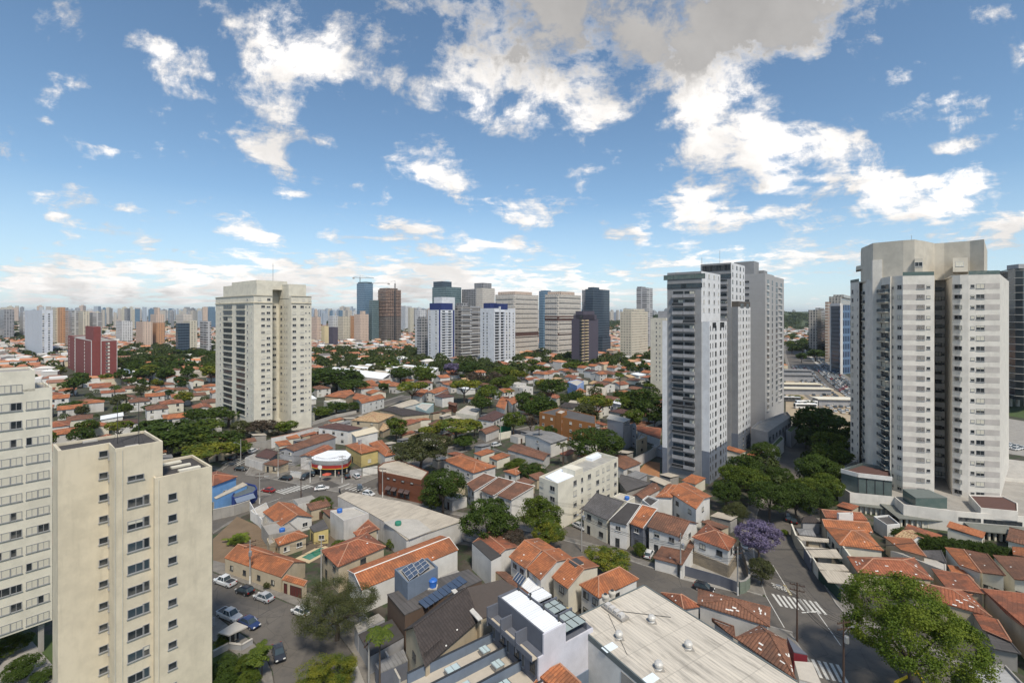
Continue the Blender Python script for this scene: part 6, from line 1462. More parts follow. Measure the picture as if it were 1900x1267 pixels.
m = MB(); m.tube((0, 0, zU2), (0, 0, zU2 + 6.5), .07, n=5); m.build('antenna', METAL_G, R)
m = MB(); m.tube((0, 0, 0), (0, 0, 5), .07, n=5); q = G0 - GT1.location; m.build('antenna', METAL_G, GT1, (q.x + .4, q.y + .6, zU - .5))
K0 = PD(1419.7, 222); ka = along(K0, LD, 1380); kb = along(K0, RD, 1436); kc = kb + LD * 1.5; kd = along(kc, RD, 1454.5); zT = ZT(507, 222)
GRID = brick('wall_grey_panels', (.42, .415, .41), (.40, .395, .39), 3.2, 2.9)
R = tower('light grey panelled tower with glazed balconies at its right corner', [V3(p) for p in (ka, K0, kb, kc, kd, kd + LD * 18, ka + RD * 20)], 0, zT, GRID, ROOF_B, parapet=.8)
rk = [ZT(460 + 325 / 5.278, 222) - i * 2.95 for i in range(24)]; rk = [z for z in rk if z > 9]
wcols(R, V3(ka), V3(K0), [(1386, 2.0, .9)], rk, 'g'); wcols(R, V3(K0), V3(kb), [(1425, 4.2, 2.0, 'wblue'), (1433, 2.2, 2.0, 'gblue')], rk, 'w'); wcols(R, V3(kc), V3(kd), [(1441, 4.0, 2.0, 'gblue'), (1449.5, 4.2, 2.0, 'gblue')], rk, 'w')
balconies(R, V3(K0), V3(kb), [(1424.5, 3.6)], [z - 1.6 for z in rk], .5, ('slab',)); balconies(R, V3(kc), V3(kd), [(1447, 6.5)], [z - 1.6 for z in rk], .5, ('slab',))
kx = K0 + LD * 6 + RD * 5
for (q, w1, w2, h_) in ((kx, 9, 9, 6.5), (kx + RD * 10 - LD * 2, 7, 6, 2.6)):
 tower('', [V3(p) for p in (q + LD * w2, q, q + RD * w1, q + RD * w1 + LD * w2)], zT - .8, zT + h_, GG, ROOF_B, root=R, part='machine_room', parapet=.2)
R, pts, org = block('stepped grey podium with roof gardens below the gridded tower', 'podium', 'K', 9, (1125, 600, 1290, 640, 1520, 488, 1480, 440, 1200, 540), GREYW, CONC, parapet=.9)
p0, p1 = W('K', 1290, 640, 9) - org, W('K', 1520, 488, 9) - org
for i in range(7): addwin(R, Vector((*(p0.lerp(p1, .08 + i * .135)).xy, 5.6)), edge_rz(p0, p1), 1.8, 1.8, 'dgreen')
block('lower planted terrace wing of the grey podium', 'podium', 'K', 5.5, (1330, 760, 1350, 800, 1448, 700, 1420, 670), WHITE, GRASS, parapet=.5)
block('far planted terrace wing of the grey podium, nearest the buses', 'podium', 'K', 6.5, (1470, 620, 1520, 640, 1608, 560, 1580, 530), GREYW, GRASS, parapet=.5)
block('glazed entrance canopy at the foot of the first grey tower', 'canopy', 'K', 4, (880, 905, 940, 960, 1010, 915, 960, 895), GREYW, GLG, parapet=.2)
block('white guard wing beside the second grey tower', 'outbuilding', 'K', 5, (845, 1050, 860, 1090, 955, 1010, 920, 985), GREYW, CONC_L, parapet=.3)
C = corner_box(1207, 1236, 1247, 330)
R = tower('slim cream tower partly hidden behind the left side of the grey tower', [V3(p) for p in C], 0, ZT(590, 330), CREAM2, CONC)
wcols(R, V3(C[0]), V3(C[1]), [(1218, .9, 1.2), (1224.5, .8, 1.2)], [ZT(600, 330) - 3 * i for i in range(14)], 'w')
tower('', [V3(p) for p in corner_box(1221, 1240, 1247, 336)], ZT(592, 330), ZT(577, 330), GREYW, CONC, root=R, part='penthouse', parapet=.3)
TW = stucco('wall_tower_cream', (.70, .665, .60), .35); TB = stucco('wall_tower_taupe', (.50, .465, .43), .1); TT = stucco('wall_tower_tan', (.58, .535, .45), .15)
q = [PD(1578, 168), PD(1594, 161), PD(1597, 165), PD(1609.6, 151), PD(1619.5, 148), PD(1622, 150), PD(1652, 138.6), PD(1654.5, 139.2), PD(1675, 136), PD(1733, 134), PD(1735, 150), PD(1753, 148.5), PD(1767, 135), PD(1781.5, 133.5), PD(1797, 132.6), PD(1855, 130.6), PD(1872, 160), PD(1720, 185), PD(1600, 190)]
zP = 4.2; zM = ZT(511, 135); zH = ZT(444, 142)
R = tower('big cream and taupe banded apartment tower with curved balconies, right side', [V3(p) for p in q], zP, zM, TW, CONC, parapet=.5, name='apartment_tower')
BT = R
zr = [ZT(420 + 592 / 5.278, 135) - i * 2.86 for i in range(22)]; zr = [z for z in zr if z > zP + 1.2]
s = lambda i, j: (V3(q[i]), V3(q[j]))
for z in zr:
 band(R, *s(8, 9), .0, .72, z - .75, z + .75, TB, 'painted_band', .03); band(R, *s(14, 15), .50, 1, z - .75, z + .75, TB, 'painted_band', .03); band(R, *s(12, 13), .0, .9, z - .75, z + .75, TB, 'painted_band', .03)
wcols(R, *s(8, 9), [(1708, 1.9, 1.25), (1722.5, .9, .8)], zr, 'g'); wcols(R, *s(12, 13), [(.75, 1.7, 1.2)], zr, 'g')
wcols(R, *s(14, 15), [(.13, .9, .9), (.38, 1.9, 1.25)], zr, 'g'); wcols(R, *s(7, 8), [(.72, 1.3, 1.25), (.12, .4, .8)], zr, 'g')
wcols(R, *s(10, 11), [(.35, 1.6, 1.2), (.8, .8, .9)], zr, 'd'); wcols(R, *s(0, 1), [(.25, 1.4, 1.4), (.85, .5, .8)], zr, 'g')
wcols(R, *s(2, 3), [(.5, 2.6, 2.0)], zr, 'w', ('', 'green', 'blind'), 'window')
wcols(R, *s(5, 6), [(.5, 10.5, 2.0)], zr, 'd', ('', '', 'blue', 'side'))
balconies(R, *s(5, 6), [(.5, 11.0)], [z - 1.35 for z in zr], 1.1, ('glass',)); balconies(R, *s(2, 3), [(.5, 4.2)], [z - 1.35 for z in zr], .5, ('cream',))
pc = sum([q[i] for i in (0, 3, 6, 9, 12, 15, 17, 18)], Vector()) / 8
pq = [PD(1597, 168), PD(1598, 158), PD(1620, 146.5), PD(1676, 141), PD(1697, 139.5), PD(1718, 143), PD(1734, 147), PD(1752, 146), PD(1800, 142), PD(1826, 139), PD(1832, 165), PD(1720, 182), PD(1610, 185)]
hts = [zH - 3.3]
tower('', [V3(p) for p in pq], zM - .5, ZT(446, 141), TT, CONC, root=R, part='penthouse', parapet=.4)
tower('', [V3(p) for p in (PD(1617, 147.4), PD(1619, 146), PD(1637, 144.6), PD(1638, 150))], zP, ZT(482, 145), TW, CONC, root=R, part='white_pier', parapet=.2)
for (xa, xb, dd, ya, yb) in ((1697, 1712, 138.6, 480, 508), (1768, 1796, 138.5, 479, 505)):
 tower('', [V3(p) for p in (PD(xa, dd), PD(xb, dd - .8), PD(xb, dd + 5), PD(xa, dd + 5))], ZT(yb, 139), ZT(ya, 139), TT, CONC, root=R, part='bay', parapet=.2)
wcols(R, V3(PD(1768, 138.5)), V3(PD(1796, 137.7)), [(.45, 2.0, 1.3)], [ZT(490, 139)], 'w'); wcols(R, V3(PD(1697, 138.6)), V3(PD(1712, 137.8)), [(.5, 1.8, 1.3)], [ZT(491, 139)], 'w')
tower('', [V3(p) for p in (PD(1588, 167), PD(1589, 160), PD(1636, 146), PD(1637, 152))], ZT(496, 150), ZT(488, 150), TT, CONC, root=R, part='roof_beam', parapet=.1)
for (i, j) in ((8, 9), (14, 15), (0, 1)):
 p0, p1 = s(i, j); b = MB(); L = (p1 - p0).length; b.box(0, -.05, 0, L, .0, 1.0); pp = p0 - R.location; b.build('glass_rail', GLG, R, (pp.x, pp.y, zM), edge_rz(p0, p1))
m = MB(); m.tube((0, 0, zH - 4), (0, 0, zH + 2.5), .07, n=5); m.build('antenna', METAL_G, R)
TPL = [W('M', x, y, 5.3) for x, y in ((55, 915), (130, 962), (420, 990), (480, 1040), (830, 1085), (1270, 1120), (1500, 1140), (1500, 900), (1100, 860), (200, 740), (60, 800))]
R, pts, org = block('tower podium with white parapet wall and grey colonnade below', 'podium', '', 5.3, None, TW, CONC, parapet=1.0, name='podium', world=TPL)
for (p0, p1, n_) in ((W('M', 150, 1090, 0), W('M', 385, 1120, 0), 7), (W('M', 445, 1180, 0), W('M', 835, 1205, 0), 11), (W('M', 940, 1262, 0), W('M', 1500, 1318, 0), 14)):
 d = p1 - p0; L = d.length; rz_ = edge_rz(p0, p1); qq = p0 - org
 for i in range(n_):
  q_ = p0.lerp(p1, (i + .5) / n_) - org; m = MB(); m.box(-.2, -.3, 0, .2, .3, 2.6); m.build('column', CREAM2, R, (q_.x, q_.y, -.2), rz_)
 m = MB(); m.box(0, .8, -.2, L, 1.0, 2.3); m.build('garage_glazing', GL, R, (qq.x, qq.y, 0), rz_)
 m = MB(); m.slab([(-.5, -1.0, 2.35), (L + .5, -1.0, 2.35), (L + .5, 7.5, 3.1), (-.5, 7.5, 3.1)], .2); m.build('skirt_roof', plain('slab_greenish', (.16, .165, .145), .9, 0, .25, .6), R, (qq.x, qq.y, 0), rz_)
for t0_, t1_ in ((.02, .36), (.40, .97)): band(R, V3(TPL[4]), V3(TPL[5]), t0_, t1_, 2.9, 3.9, GL, 'ribbon_window', .05)
gz = 4.2
R2 = block('glass winter garden with white frame at the left foot of the big tower', 'winter garden', '', 10.0, (1561, 870, 1592, 878, 1655, 885, 1652, 868, 1600, 858), plain('glass_wall_green', (.10, .13, .125), .12, 0, .4, .5), plain('roof_brown_pebble', (.10, .05, .04), .95), parapet=.8, name='winter_garden', z0=4.2)[0]
q_ = [W('', x, y, 10.0) for x, y in ((1561, 870), (1592, 878), (1655, 885))]
for p0, p1 in zip(q_, q_[1:]): band(R2, V3(p0), V3(p1), 0, 1, 9.0, 10.15, WHITE, 'white_frame', .3)
for t_ in (0, .25, .5, .75): band(R2, V3(q_[1]), V3(q_[2]), t_, t_ + .02, 4.4, 9, METAL_D, 'mullion', .1)
block('flat-roofed pavilion with green slab roof in front of the big tower', 'pavilion', 'M', 7.0, (475, 942, 560, 1000, 765, 1000, 640, 945), GLG, plain('slab_greenish2', (.13, .15, .14), .9), name='pavilion', z0=4.2)
block('white lower wing with brown roof at the right foot of the big tower', 'annex', 'M', 6.6, (905, 975, 985, 1062, 1228, 1085, 1226, 1030, 1130, 985), TW, plain('roof_brown_pebble2', (.10, .05, .04), .95), parapet=.3, name='annex', z0=4.2)
B0 = PD(174.7, 401); ba = along(B0, LD, 126); bb = along(B0, RD, 186); bc_ = along(B0, RD, 186) - LD * 0; bd_ = along(bc_, RD, 216.4); zB = ZT(631.6, 401)
BRK = plain('wall_red_brick', (.20, .055, .05), .9, 0, .2, .3)
R = tower('dark red brick tower with white edges and a tall stair head, left of the park', [V3(p) for p in (ba, along(B0, LD, 143), along(B0, LD, 143) - RD * 1.5, B0 - RD * 1.5, B0 + RD * 2, along(B0 + RD * 2, RD, 186), along(B0 + RD * 2, RD, 186) - LD * 2.5, bd_ - LD * 2.5, bd_ + LD * 22, ba + RD * 22)], 0, zB, BRK, CONC, parapet=.8)
pf0, pf1 = along(B0, LD, 143) - RD * 1.5, B0 - RD * 1.5; pr0, pr1 = along(B0 + RD * 2, RD, 186) - LD * 2.5, bd_ - LD * 2.5
zz = [zB - 2.8 - i * 2.95 for i in range(11)]; zz = [z for z in zz if z > 1]
for p0, p1 in ((pf0, pf1), (pr0, pr1)):
 wcols(R, V3(p0), V3(p1), [(.6 if p0 is pf0 else .42, 2.6, 1.7, 'wside')], zz, 'w')
 band(R, V3(p0), V3(p1), 0, .03, 0, zB, WHITE, 'white_edge', .1); band(R, V3(p0), V3(p1), .97, 1, 0, zB, WHITE, 'white_edge', .1); band(R, V3(p0), V3(p1), 0, 1, zB - .5, zB + .1, WHITE, 'white_edge', .12)
wcols(R, V3(ba), V3(along(B0, LD, 143)), [(.15, 1.6, 1.5, 'wblind'), (.75, 1.6, 1.5, 'wblind')], zz, 'w')
tower('', [V3(p) for p in (along(B0 + LD * 3, LD, 158.5), B0 + LD * 3, along(B0 + LD * 3, RD, 187), along(B0 + LD * 3, RD, 187) + LD * 10)], zB - .8, ZT(606, 405), BRK, CONC, root=R, part='stair_head', parapet=.2)
C = corner_box(46, 78, 98, 600)
R = tower('slender white and grey tower at the left, behind low roofs', [V3(p) for p in C], 0, ZT(575, 600), stucco('wall_cool_white', (.6, .63, .68), .05), CONC)
zz = [ZT(583, 600) - i * 2.95 for i in range(20)]; zz = [z for z in zz if z > 3]
wcols(R, V3(C[1]), V3(C[2]), [(.12, 1.6, 1.5), (.65, 1.6, 1.5)], zz, 'd'); wcols(R, V3(C[0]), V3(C[1]), [(.2, 1.5, 1.6), (.5, 1.5, 1.6), (.8, 1.5, 1.6)], zz[:12], 'g')
def F(n, w, g, du, dv, wu, wv, **k): return facade(n, w, g, du, dv, wu, wv, **k)
GD = (.03, .04, .05)
F_white = F('facade_white', (.62, .63, .64), GD, 3.4, 3.0, .5, .45); F_cream = F('facade_cream', (.60, .55, .44), GD, 3.4, 3.0, .45, .42)
F_grey = F('facade_grey', (.34, .34, .35), GD, 4, 3.1, .7, .55); F_str = F('facade_striped', (.5, .5, .5), (.10, .10, .105), 60, 3.2, .97, .62); F_strd = F('facade_striped_dark', (.40, .385, .365), (.05, .05, .055), 14, 3.3, .94, .68)
F_gl = F('facade_glass_dark', (.10, .14, .18), (.025, .04, .06), 1.8, 3.6, .9, .82, jitter=.15); F_glb = F('facade_glass_blue', (.25, .36, .45), (.07, .13, .2), 1.8, 3.6, .9, .8, jitter=.2)
F_glg = F('facade_glass_green', (.22, .30, .32), (.05, .085, .095), 2.2, 3.6, .88, .8, jitter=.25)
F_org = F('facade_orange', (.52, .29, .16), GD, 3.2, 3.0, .4, .42); F_pink = F('facade_pink', (.6, .47, .38), GD, 3.2, 3.0, .35, .4); F_brn = F('facade_brown_banded', (.28, .19, .14), (.5, .46, .4), 80, 3.6, 1, .42, jitter=0)
F_pur = F('facade_plum', (.085, .075, .10), GD, 9, 3, .001, .1); F_twin = F('facade_twin', (.62, .575, .51), (.24, .23, .215), 2.6, 3.15, .68, .5)
F_con = F('facade_concrete_frame', (.26, .22, .19), (.02, .02, .022), 4.2, 3.2, .78, .74, jitter=.3); F_conu = F('facade_frame_upper', (.36, .25, .19), (.03, .025, .025), 4.2, 3.2, .78, .74, jitter=.5)
F_vert = F('facade_vertical_fins', (.42, .40, .36), (.05, .055, .06), 3.2, 3.6, .55, .8); F_lat = F('facade_lattice_blue', (.12, .2, .32), (.015, .03, .07), 3.6, 7.2, .62, .7, jitter=.1)
def sky_tower(label, xl, xc, xr, D, ytop, mat, roof=None, cap=None, dep=None):
 C = corner_box(xl, xc, xr, D) if xc is not None else [PD(xl, D), PD(xr, D), PD(xr, D) + Vector((0, dep or 16, 0)), PD(xl, D) + Vector((0, dep or 16, 0))]
 R = tower(label, [V3(p) for p in C], 0, ZT(ytop, D), mat, roof or CONC, name='tower_block', cat='tower block', parapet=1.0)
 if cap:
  for (x0, x1, yt, mt) in cap:
   c = corner_box(x0, (x0 + x1) / 2, x1, D * 1.012); tower('', [V3(p) for p in c], ZT(ytop, D) - 1, ZT(yt, D), mt, CONC, root=R, part='roof_house', parapet=.3)
 return R, C
def floors_on(R, p0, p1, t0, t1, z0, z1, step, mat, out, h=1.1, name='balcony_slab', limit=90):
 rz = edge_rz(p0, p1); L = (p1 - p0).length; m = MB(); m.box(t0 * L, -out, 0, t1 * L, 0, h); me = m.mesh(name, mat); q = V3(p0) - R.location
 z = z0; n = 0
 while z < z1 and n < limit: link(me, name, R, (q.x, q.y, z), rz); z += step; n += 1
def piers(R, p0, p1, ts, w, z0, z1, mat, out, name='pier'):
 rz = edge_rz(p0, p1); L = (p1 - p0).length; q = V3(p0) - R.location
 for t in ts: m = MB(); m.box(t * L - w / 2, -out, z0, t * L + w / 2, 0, z1); m.build(name, mat, R, (q.x, q.y, 0), rz)
NV = plain('paint_navy', (.02, .035, .14), .7); WT = stucco('wall_clean_white', (.66, .68, .71), .05)
R, C = sky_tower('white tower with navy blue vertical stripes and navy crown', 794, 813, 844, 532, 575, WT, cap=[(797, 840, 562, NV)])
tower('', [V3(p) for p in corner_box(805, 820, 844, 548)], ZT(575, 532), ZT(550, 532), WT, CONC, root=R, part='roof_house', parapet=.3)
z1 = ZT(575, 532)
piers(R, C[1], C[2], (.08, .92), 2.2, 0, z1, NV, .3); floors_on(R, C[1], C[2], .18, .82, 6, z1 - 3, 2.95, WT, .9); wcols(R, V3(C[1]), V3(C[2]), [(.32, 4, 1.7, 'dblue'), (.68, 4, 1.7, 'dblue')], [7.9 + 2.95 * i for i in range(18)], 'd')
wcols(R, V3(C[0]), V3(C[1]), [(.2, 2, 1.6), (.8, 2, 1.6)], [7.9 + 2.95 * i for i in range(18)], 'w')
R, C = sky_tower('wide grey office block with horizontal glazed bands between two white towers', 844.6, 855, 891, 560, 568, F_strd, cap=[(846, 868, 562, F_grey)])
floors_on(R, C[1], C[2], .0, .55, 9, ZT(568, 560), 6.4, WT, .7, .6)
floors_on(R, C[1], C[2], .45, 1, 6, ZT(568, 560), 6.4, WT, .5, .6)
R, C = sky_tower('white apartment tower with deep balconies and navy rooftop screens', 891, 917, 956, 505, 572, WT, cap=[(897, 922, 562, NV), (912, 942, 563, NV)])
C = corner_box(891, 917, 956, 505); z1 = ZT(572, 505); zz = [8 + 3.0 * i for i in range(int((z1 - 9) / 3))]
wcols(R, V3(C[0]), V3(C[1]), [(.25, 1.6, 1.4), (.5, 1.6, 1.4)], zz, 'd'); wcols(R, V3(C[1]), V3(C[2]), [(.58, 1.8, 1.5), (.72, 1.8, 1.5), (.9, 1.4, 1.5)], zz, 'd')
wcols(R, V3(C[1]), V3(C[2]), [(.12, 5.5, 1.8, 'ddark'), (.34, 5.5, 1.8, 'ddark')], zz, 'd'); floors_on(R, C[1], C[2], .02, .46, 6.2, z1 - 2, 3.0, WT, 1.2, .9); piers(R, C[1], C[2], (.23,), 1.6, 0, z1 + 2, WT, 1.5)
BELT = plain('belt_brown', (.10, .055, .045), .8)
for (xl, xc, xr, D, yt, lab, yb0, yb1) in ((919, 954, 999, 627, 546, 'beige tower with many balconies and a brown belt, left of its twin', 616, 627), (1011, 1035, 1078, 569, 546, 'beige balcony tower with a brown belt high up, right-hand twin', 586, 595)):
 R, C = sky_tower(lab, xl, xc, xr, D, yt, F_twin, cap=[(xl + 5, xr - 12, yt - 6, F_pink)])
 for p0, p1 in ((C[0], C[1]), (C[1], C[2])):
  band(R, V3(p0), V3(p1), 0, 1, ZT(yb1, D), ZT(yb0, D), BELT, 'belt', .3); floors_on(R, p0, p1, .05, .95, 6, ZT(yt, D) - 3, 6.3, stucco('wall_beige_light', (.60, .56, .50), .05), .7, 1.0)
 band(R, V3(C[1]), V3(C[2]), 0, 1, ZT(622, D), ZT(618, D), BELT, 'belt', .3) if xl > 1000 else None
D = 485; C = corner_box(1060.5, 1078, 1110, D)
R = tower('dark plum tower with stepped shoulders and a cream balcony strip', [V3(p) for p in C], 0, ZT(592, D), F_pur, CONC, name='tower_block', parapet=.5)
for (x0, x1, yt) in ((1064, 1107, 584), (1068, 1103, 577)): tower('', [V3(p) for p in corner_box(x0, 1082, x1, D * 1.005)], ZT(594, D), ZT(yt, D), F_pur, CONC, root=R, part='shoulder', parapet=.4)
YC = stucco('wall_balcony_cream', (.60, .48, .30), .1); zz = [5 + 3.0 * i for i in range(17)]
wcols(R, V3(C[0]), V3(C[1]), [(.98, 3, 2.2, 'ddark')], zz, 'd'); wcols(R, V3(C[1]), V3(C[2]), [(.05, 3.0, 2.2, 'ddark'), (.3, 3.6, 2.2, 'ddark')], zz, 'd')
floors_on(R, C[1], C[2], .0, .14, 3, ZT(592, D), 3, YC, 1.0); floors_on(R, C[1], C[2], .21, .4, 3, ZT(592, D), 3, YC, 1.0)
for a in (('dark glass tower with curved shoulder beyond the plum tower', 1086, 1100, 1131, 700, 536, F_gl, None, [(1091, 1112, 532, F_gl)]),
          ('grey office slab left of the dark glass tower', 1080, 1086, 1098, 730, 538, F_grey, None, None),
          ('low glass pavilion block in front of the dark glass tower', 1109, 1118, 1133, 640, 625, F_gl, None, None),
          ('tall slim grey tower with louvre bands, right of centre', 1181, 1200, 1211, 720, 534, F_str, None, [(1182, 1198, 531, F_grey)]),
          ('off-white apartment tower with small windows, left of the slim grey tower', 1150.5, 1172, 1202, 550, 578, F_cream, None, [(1156, 1196, 573, F_cream)]),
          ('blue-grey glass tower with open crown behind the navy-striped tower', 802, 828, 856, 780, 532, F_glg, None, [(804, 838, 521, F_gl)]),
          ('pale office block with recessed corner behind the striped grey block', 857, 882, 898, 800, 536, F_grey, None, [(880, 912, 524, F_grey)]),
          ('beige grey high-rise left of the beige twins', 884, 895, 918, 760, 534, F_twin, None, None),
          ('light blue glass tower between the beige twins', 1000, 1008, 1026, 700, 540, F_glb, None, [(1003, 1022, 538, F_glb)]),
          ('blue curtain-wall tower topped by a crane, left of centre', 662, 676, 692, 930, 525, F_glb, None, [(664, 690, 522, F_glg)]),
          ('grey-green glass block beside the crane-topped tower', 685, 690, 703, 900, 557, F_glg, None, None),
          ('low white block with dark rear, right of the concrete shell', 770, 778, 790, 720, 575, F_white, None, None),
          ('narrow grey block with white front right of the concrete shell', 774, 781, 794, 560, 592, F_grey, None, [(776, 790, 588, F_grey)]),
          ('pair of pale towers right of the concrete shell, nearer one', 744, 752, 764, 1500, 568, F_white, None, None),
          ('slim cream tower right of the concrete shell', 757, 761, 768, 1300, 571, F_cream, None, None),
          ('pinkish cream slab tower with blank sides near the saw-tooth shed', 657, 668, 684, 880, 583, F_pink, None, [(668, 678, 577, F_pink)]),
          ('pale tower with grey glass strip near the saw-tooth shed', 627, 637, 650, 900, 587, F_cream, None, None),
          ('white ribbed block left of the glass-strip tower', 609, 617, 628, 920, 586, F_white, None, None),
          ('ochre narrow slab between the two pale towers', 649, 652, 658, 960, 586, F_org, None, None),
          ('salmon pink block at the right side of the cream tower', 578, 588, 595, 900, 588, F_pink, None, None),
          ('low cream yellow block near the salmon one', 596, 602, 610, 840, 605, plain('wall_butter', (.6, .5, .3), .8), None, None),
          ('dark purple brown low block in front of the white ribbed one', 610, 618, 627, 760, 607, F_pur, None, None),
          ('cream and white slab cluster behind the red brick tower, left one', 96, 103, 110, 820, 571, F_cream, None, None),
          ('orange brown slab tower left of the cream slabs', 105, 112, 121, 800, 570, F_org, None, None),
          ('cream banded slab behind the red brick tower', 121, 133, 146, 760, 576, F_str, None, None),
          ('grey and cream apartment slab behind the stair head of the brick tower', 143, 154, 166, 740, 577, F_cream, None, None),
          ('white slab with brown stripe behind the brick tower', 163, 172, 189, 780, 580, F_str, None, None),
          ('white and plum office block in the middle distance at the left', 215, 226, 246, 900, 596, F_white, None, None),
          ('peach orange tower in the middle distance at the left', 282, 290, 306, 760, 599, F_org, None, None),
          ('pale cream stepped tower behind the peach tower', 279, 290, 305, 900, 583, F_pink, None, [(286, 297, 571, F_pink)]),
          ('cream low apartment block left of the peach tower', 252, 265, 283, 740, 597, F_pink, None, None),
          ('dark glass office with green frame', 326, 330, 352, 620, 600, F_gl, None, None),
          ('cream apartment house behind the dark glass office', 340, 352, 366, 680, 595, F_cream, None, None),
          ('beige tower with brown windows behind the dark glass office', 327, 340, 356, 1000, 583, F_twin, None, None),
          ('white block with black vertical strip near the big cream tower', 371, 383, 392, 640, 596, F_str, None, None),
          ('blue-grey office tower far left of the big cream tower', 378, 388, 399, 1600, 569, F_glb, None, None),
          ('far grey apartment slab at the left edge', -12, 8, 26, 1000, 574, F_grey, None, None),
          ('pale apartment slab beside the far grey one', 36, 43, 50, 1050, 577, F_white, None, None),
          ('beige and glass tower by the avenue with vertical fins', 1500, 1516, 1524, 640, 575, F_vert, None, None),
          ('grey office tower with white louvres beside the finned tower', 1514, 1518, 1531, 660, 573, F_str, None, [(1513, 1529, 571, F_grey)]),
          ('brown and cream banded tower on the avenue', 1531, 1536, 1542, 560, 560, F_brn, None, None),
          ('dark tower with curved cream top behind the blue glass tower', 1538, 1560, 1590, 600, 550, F_vert, None, [(1546, 1584, 546, F_vert)]),
          ):
 R, C = sky_tower(a[0], a[1], a[2], a[3], a[4], a[5], a[6], a[7], a[8])
C = [PD(1541.5, 455), PD(1558, 440), PD(1563, 440), PD(1600, 455), PD(1600, 490), PD(1545, 490)]
R = tower('dark blue glass tower framed in white, right of the avenue', [V3(p) for p in C], 0, ZT(566, 450), F_lat, CONC, name='tower_block')
tower('', [V3(p) for p in (PD(1541, 454), PD(1558.4, 438.5), PD(1562, 440), PD(1546, 460))], ZT(566, 450) - 1, ZT(563, 450), WHITE, CONC, root=R, part='white_frame', parapet=.1)
band(R, V3(C[0]), V3(C[1]), .08, .95, 2, ZT(567, 450), F_gl, 'glass_wall', .2)
piers(R, V3(C[1]), V3(C[2]), (.5,), 2.2, 0, ZT(564, 450), WHITE, .8, 'white_frame'); piers(R, V3(C[0]), V3(C[1]), (.03,), 1.2, 0, ZT(565, 450), WHITE, .8, 'white_frame')
pp = [PD(1800, 300)] + [PD(1856 + 14 * i, 262 + 2.2 * (i - 3) ** 2) for i in range(8)] + [PD(1985, 330)]
R = tower('dark glass office tower with pale floor lines at the right edge', [V3(p) for p in pp], 8, ZT(497, 262), plain('glass_office', (.018, .024, .028), .1, 0, .5, .12), CONC, name='office_tower', cat='office tower')
for k in range(21):
 z = 10 + k * 4.05
 if z > ZT(500, 262): break
 m = MB(); L = [p - R.location for p in pp]
 for a1, b1 in zip(L[1:-2], L[2:-1]): m.ob((a1.x, a1.y, z), (b1.x - a1.x, b1.y - a1.y, 0), Vector((b1.y - a1.y, a1.x - b1.x, 0)).normalized() * -.5, (0, 0, .32)) if False else m.ob(Vector((a1.x, a1.y, z)) + Vector((b1.y - a1.y, a1.x - b1.x, 0)).normalized() * .35, (b1.x - a1.x, b1.y - a1.y, 0), Vector((a1.y - b1.y, b1.x - a1.x, 0)).normalized() * .6, (0, 0, .3))
 m.build('floor_line', CONC_L, R)
tower('', [V3(p) for p in (PD(1868, 270), PD(1890, 262), PD(1960, 262), PD(1960, 300), PD(1868, 300))], ZT(498, 262), ZT(490, 262), GREYW, CONC, root=R, part='roof_house')
for k in range(6): m = MB(); q_ = pp[1].lerp(pp[7], (k + .5) / 6) + Vector((0, 5, 0)) - R.location; m.tube((0, 0, 0), (0, 0, 8.2), .9, n=10); m.build('column', CONC_L, R, (q_.x, q_.y, 0))
D = 900; C = corner_box(701.5, 716, 744, D)
R = tower('unfinished concrete tower shell with open floors', [V3(p) for p in C], 0, ZT(586, D), F_con, CONC, name='construction_tower', cat='construction site')
tower('', [V3(p) for p in C], ZT(586, D), ZT(537, D), F_conu, CONC, root=R, part='upper_frame', parapet=0)
for p0, p1 in ((C[0], C[1]), (C[1], C[2])): floors_on(R, p0, p1, -.03, 1.03, ZT(586, D), ZT(537, D), 6.2, plain('formwork', (.33, .2, .14), .9), .8, .5, 'formwork')
tower('', [V3(p) for p in corner_box(704, 717, 738, D + 6)], ZT(538, D), ZT(534, D), F_conu, CONC, root=R, part='formwork', parapet=0)
def crane(x, y, z0, h, jib, rz, label):
 R = thing('tower_crane', label, 'crane', (x, y, 0), rz); m = MB()
 for sx in (-1, 1):
  for sy in (-1, 1): m.tube((sx, sy, z0), (sx, sy, z0 + h), .25, n=4)
 k = 0
 while k * 3 < h: m.tube((-1, -1, z0 + k * 3), (1, -1, z0 + min(h, k * 3 + 3)), .15, n=4); m.tube((1, -1, z0 + k * 3), (-1, -1, z0 + min(h, k * 3 + 3)), .15, n=4); k += 1
 m.build('mast', METAL_D, R)
 m = MB(); z = z0 + h; m.tube((-14, 0, z), (jib, 0, z), .35, n=4); m.tube((-12, 0, z + 1.6), (jib, 0, z + .8), .2, n=4); m.tube((0, 0, z), (0, 0, z + 5), .3, n=4); m.tube((0, 0, z + 5), (jib * .7, 0, z + 1), .12, n=4); m.tube((0, 0, z + 5), (-13, 0, z + 1), .12, n=4)
 m.build('jib', METAL_D, R); m = MB(); m.box(-14, -1, z - 2.2, -10, 1, z); m.build('counterweight', CONC, R); return R
p = PD(733, 905); crane(p.x, p.y, 0, ZT(526, 905), -52, 0, 'tower crane with a long jib standing at the unfinished concrete tower')
p = PD(668, 940); crane(p.x, p.y, ZT(525, 940), 10, 26, math.radians(20), 'small crane standing on the roof of the blue curtain-wall tower')
o = P(622, 690, 7); R = thing('factory_hall', 'white saw-tooth roofed factory hall beyond the dark trees', 'factory hall', (o.x, o.y, 0), TH - math.radians(78)); occupy([o, P(672, 690, 7), P(650, 668, 7), P(600, 672, 7)])
m = MB(); m.box(-14, 0, 0, 62, 60, 6); m.build('wall', WHITE2, R)
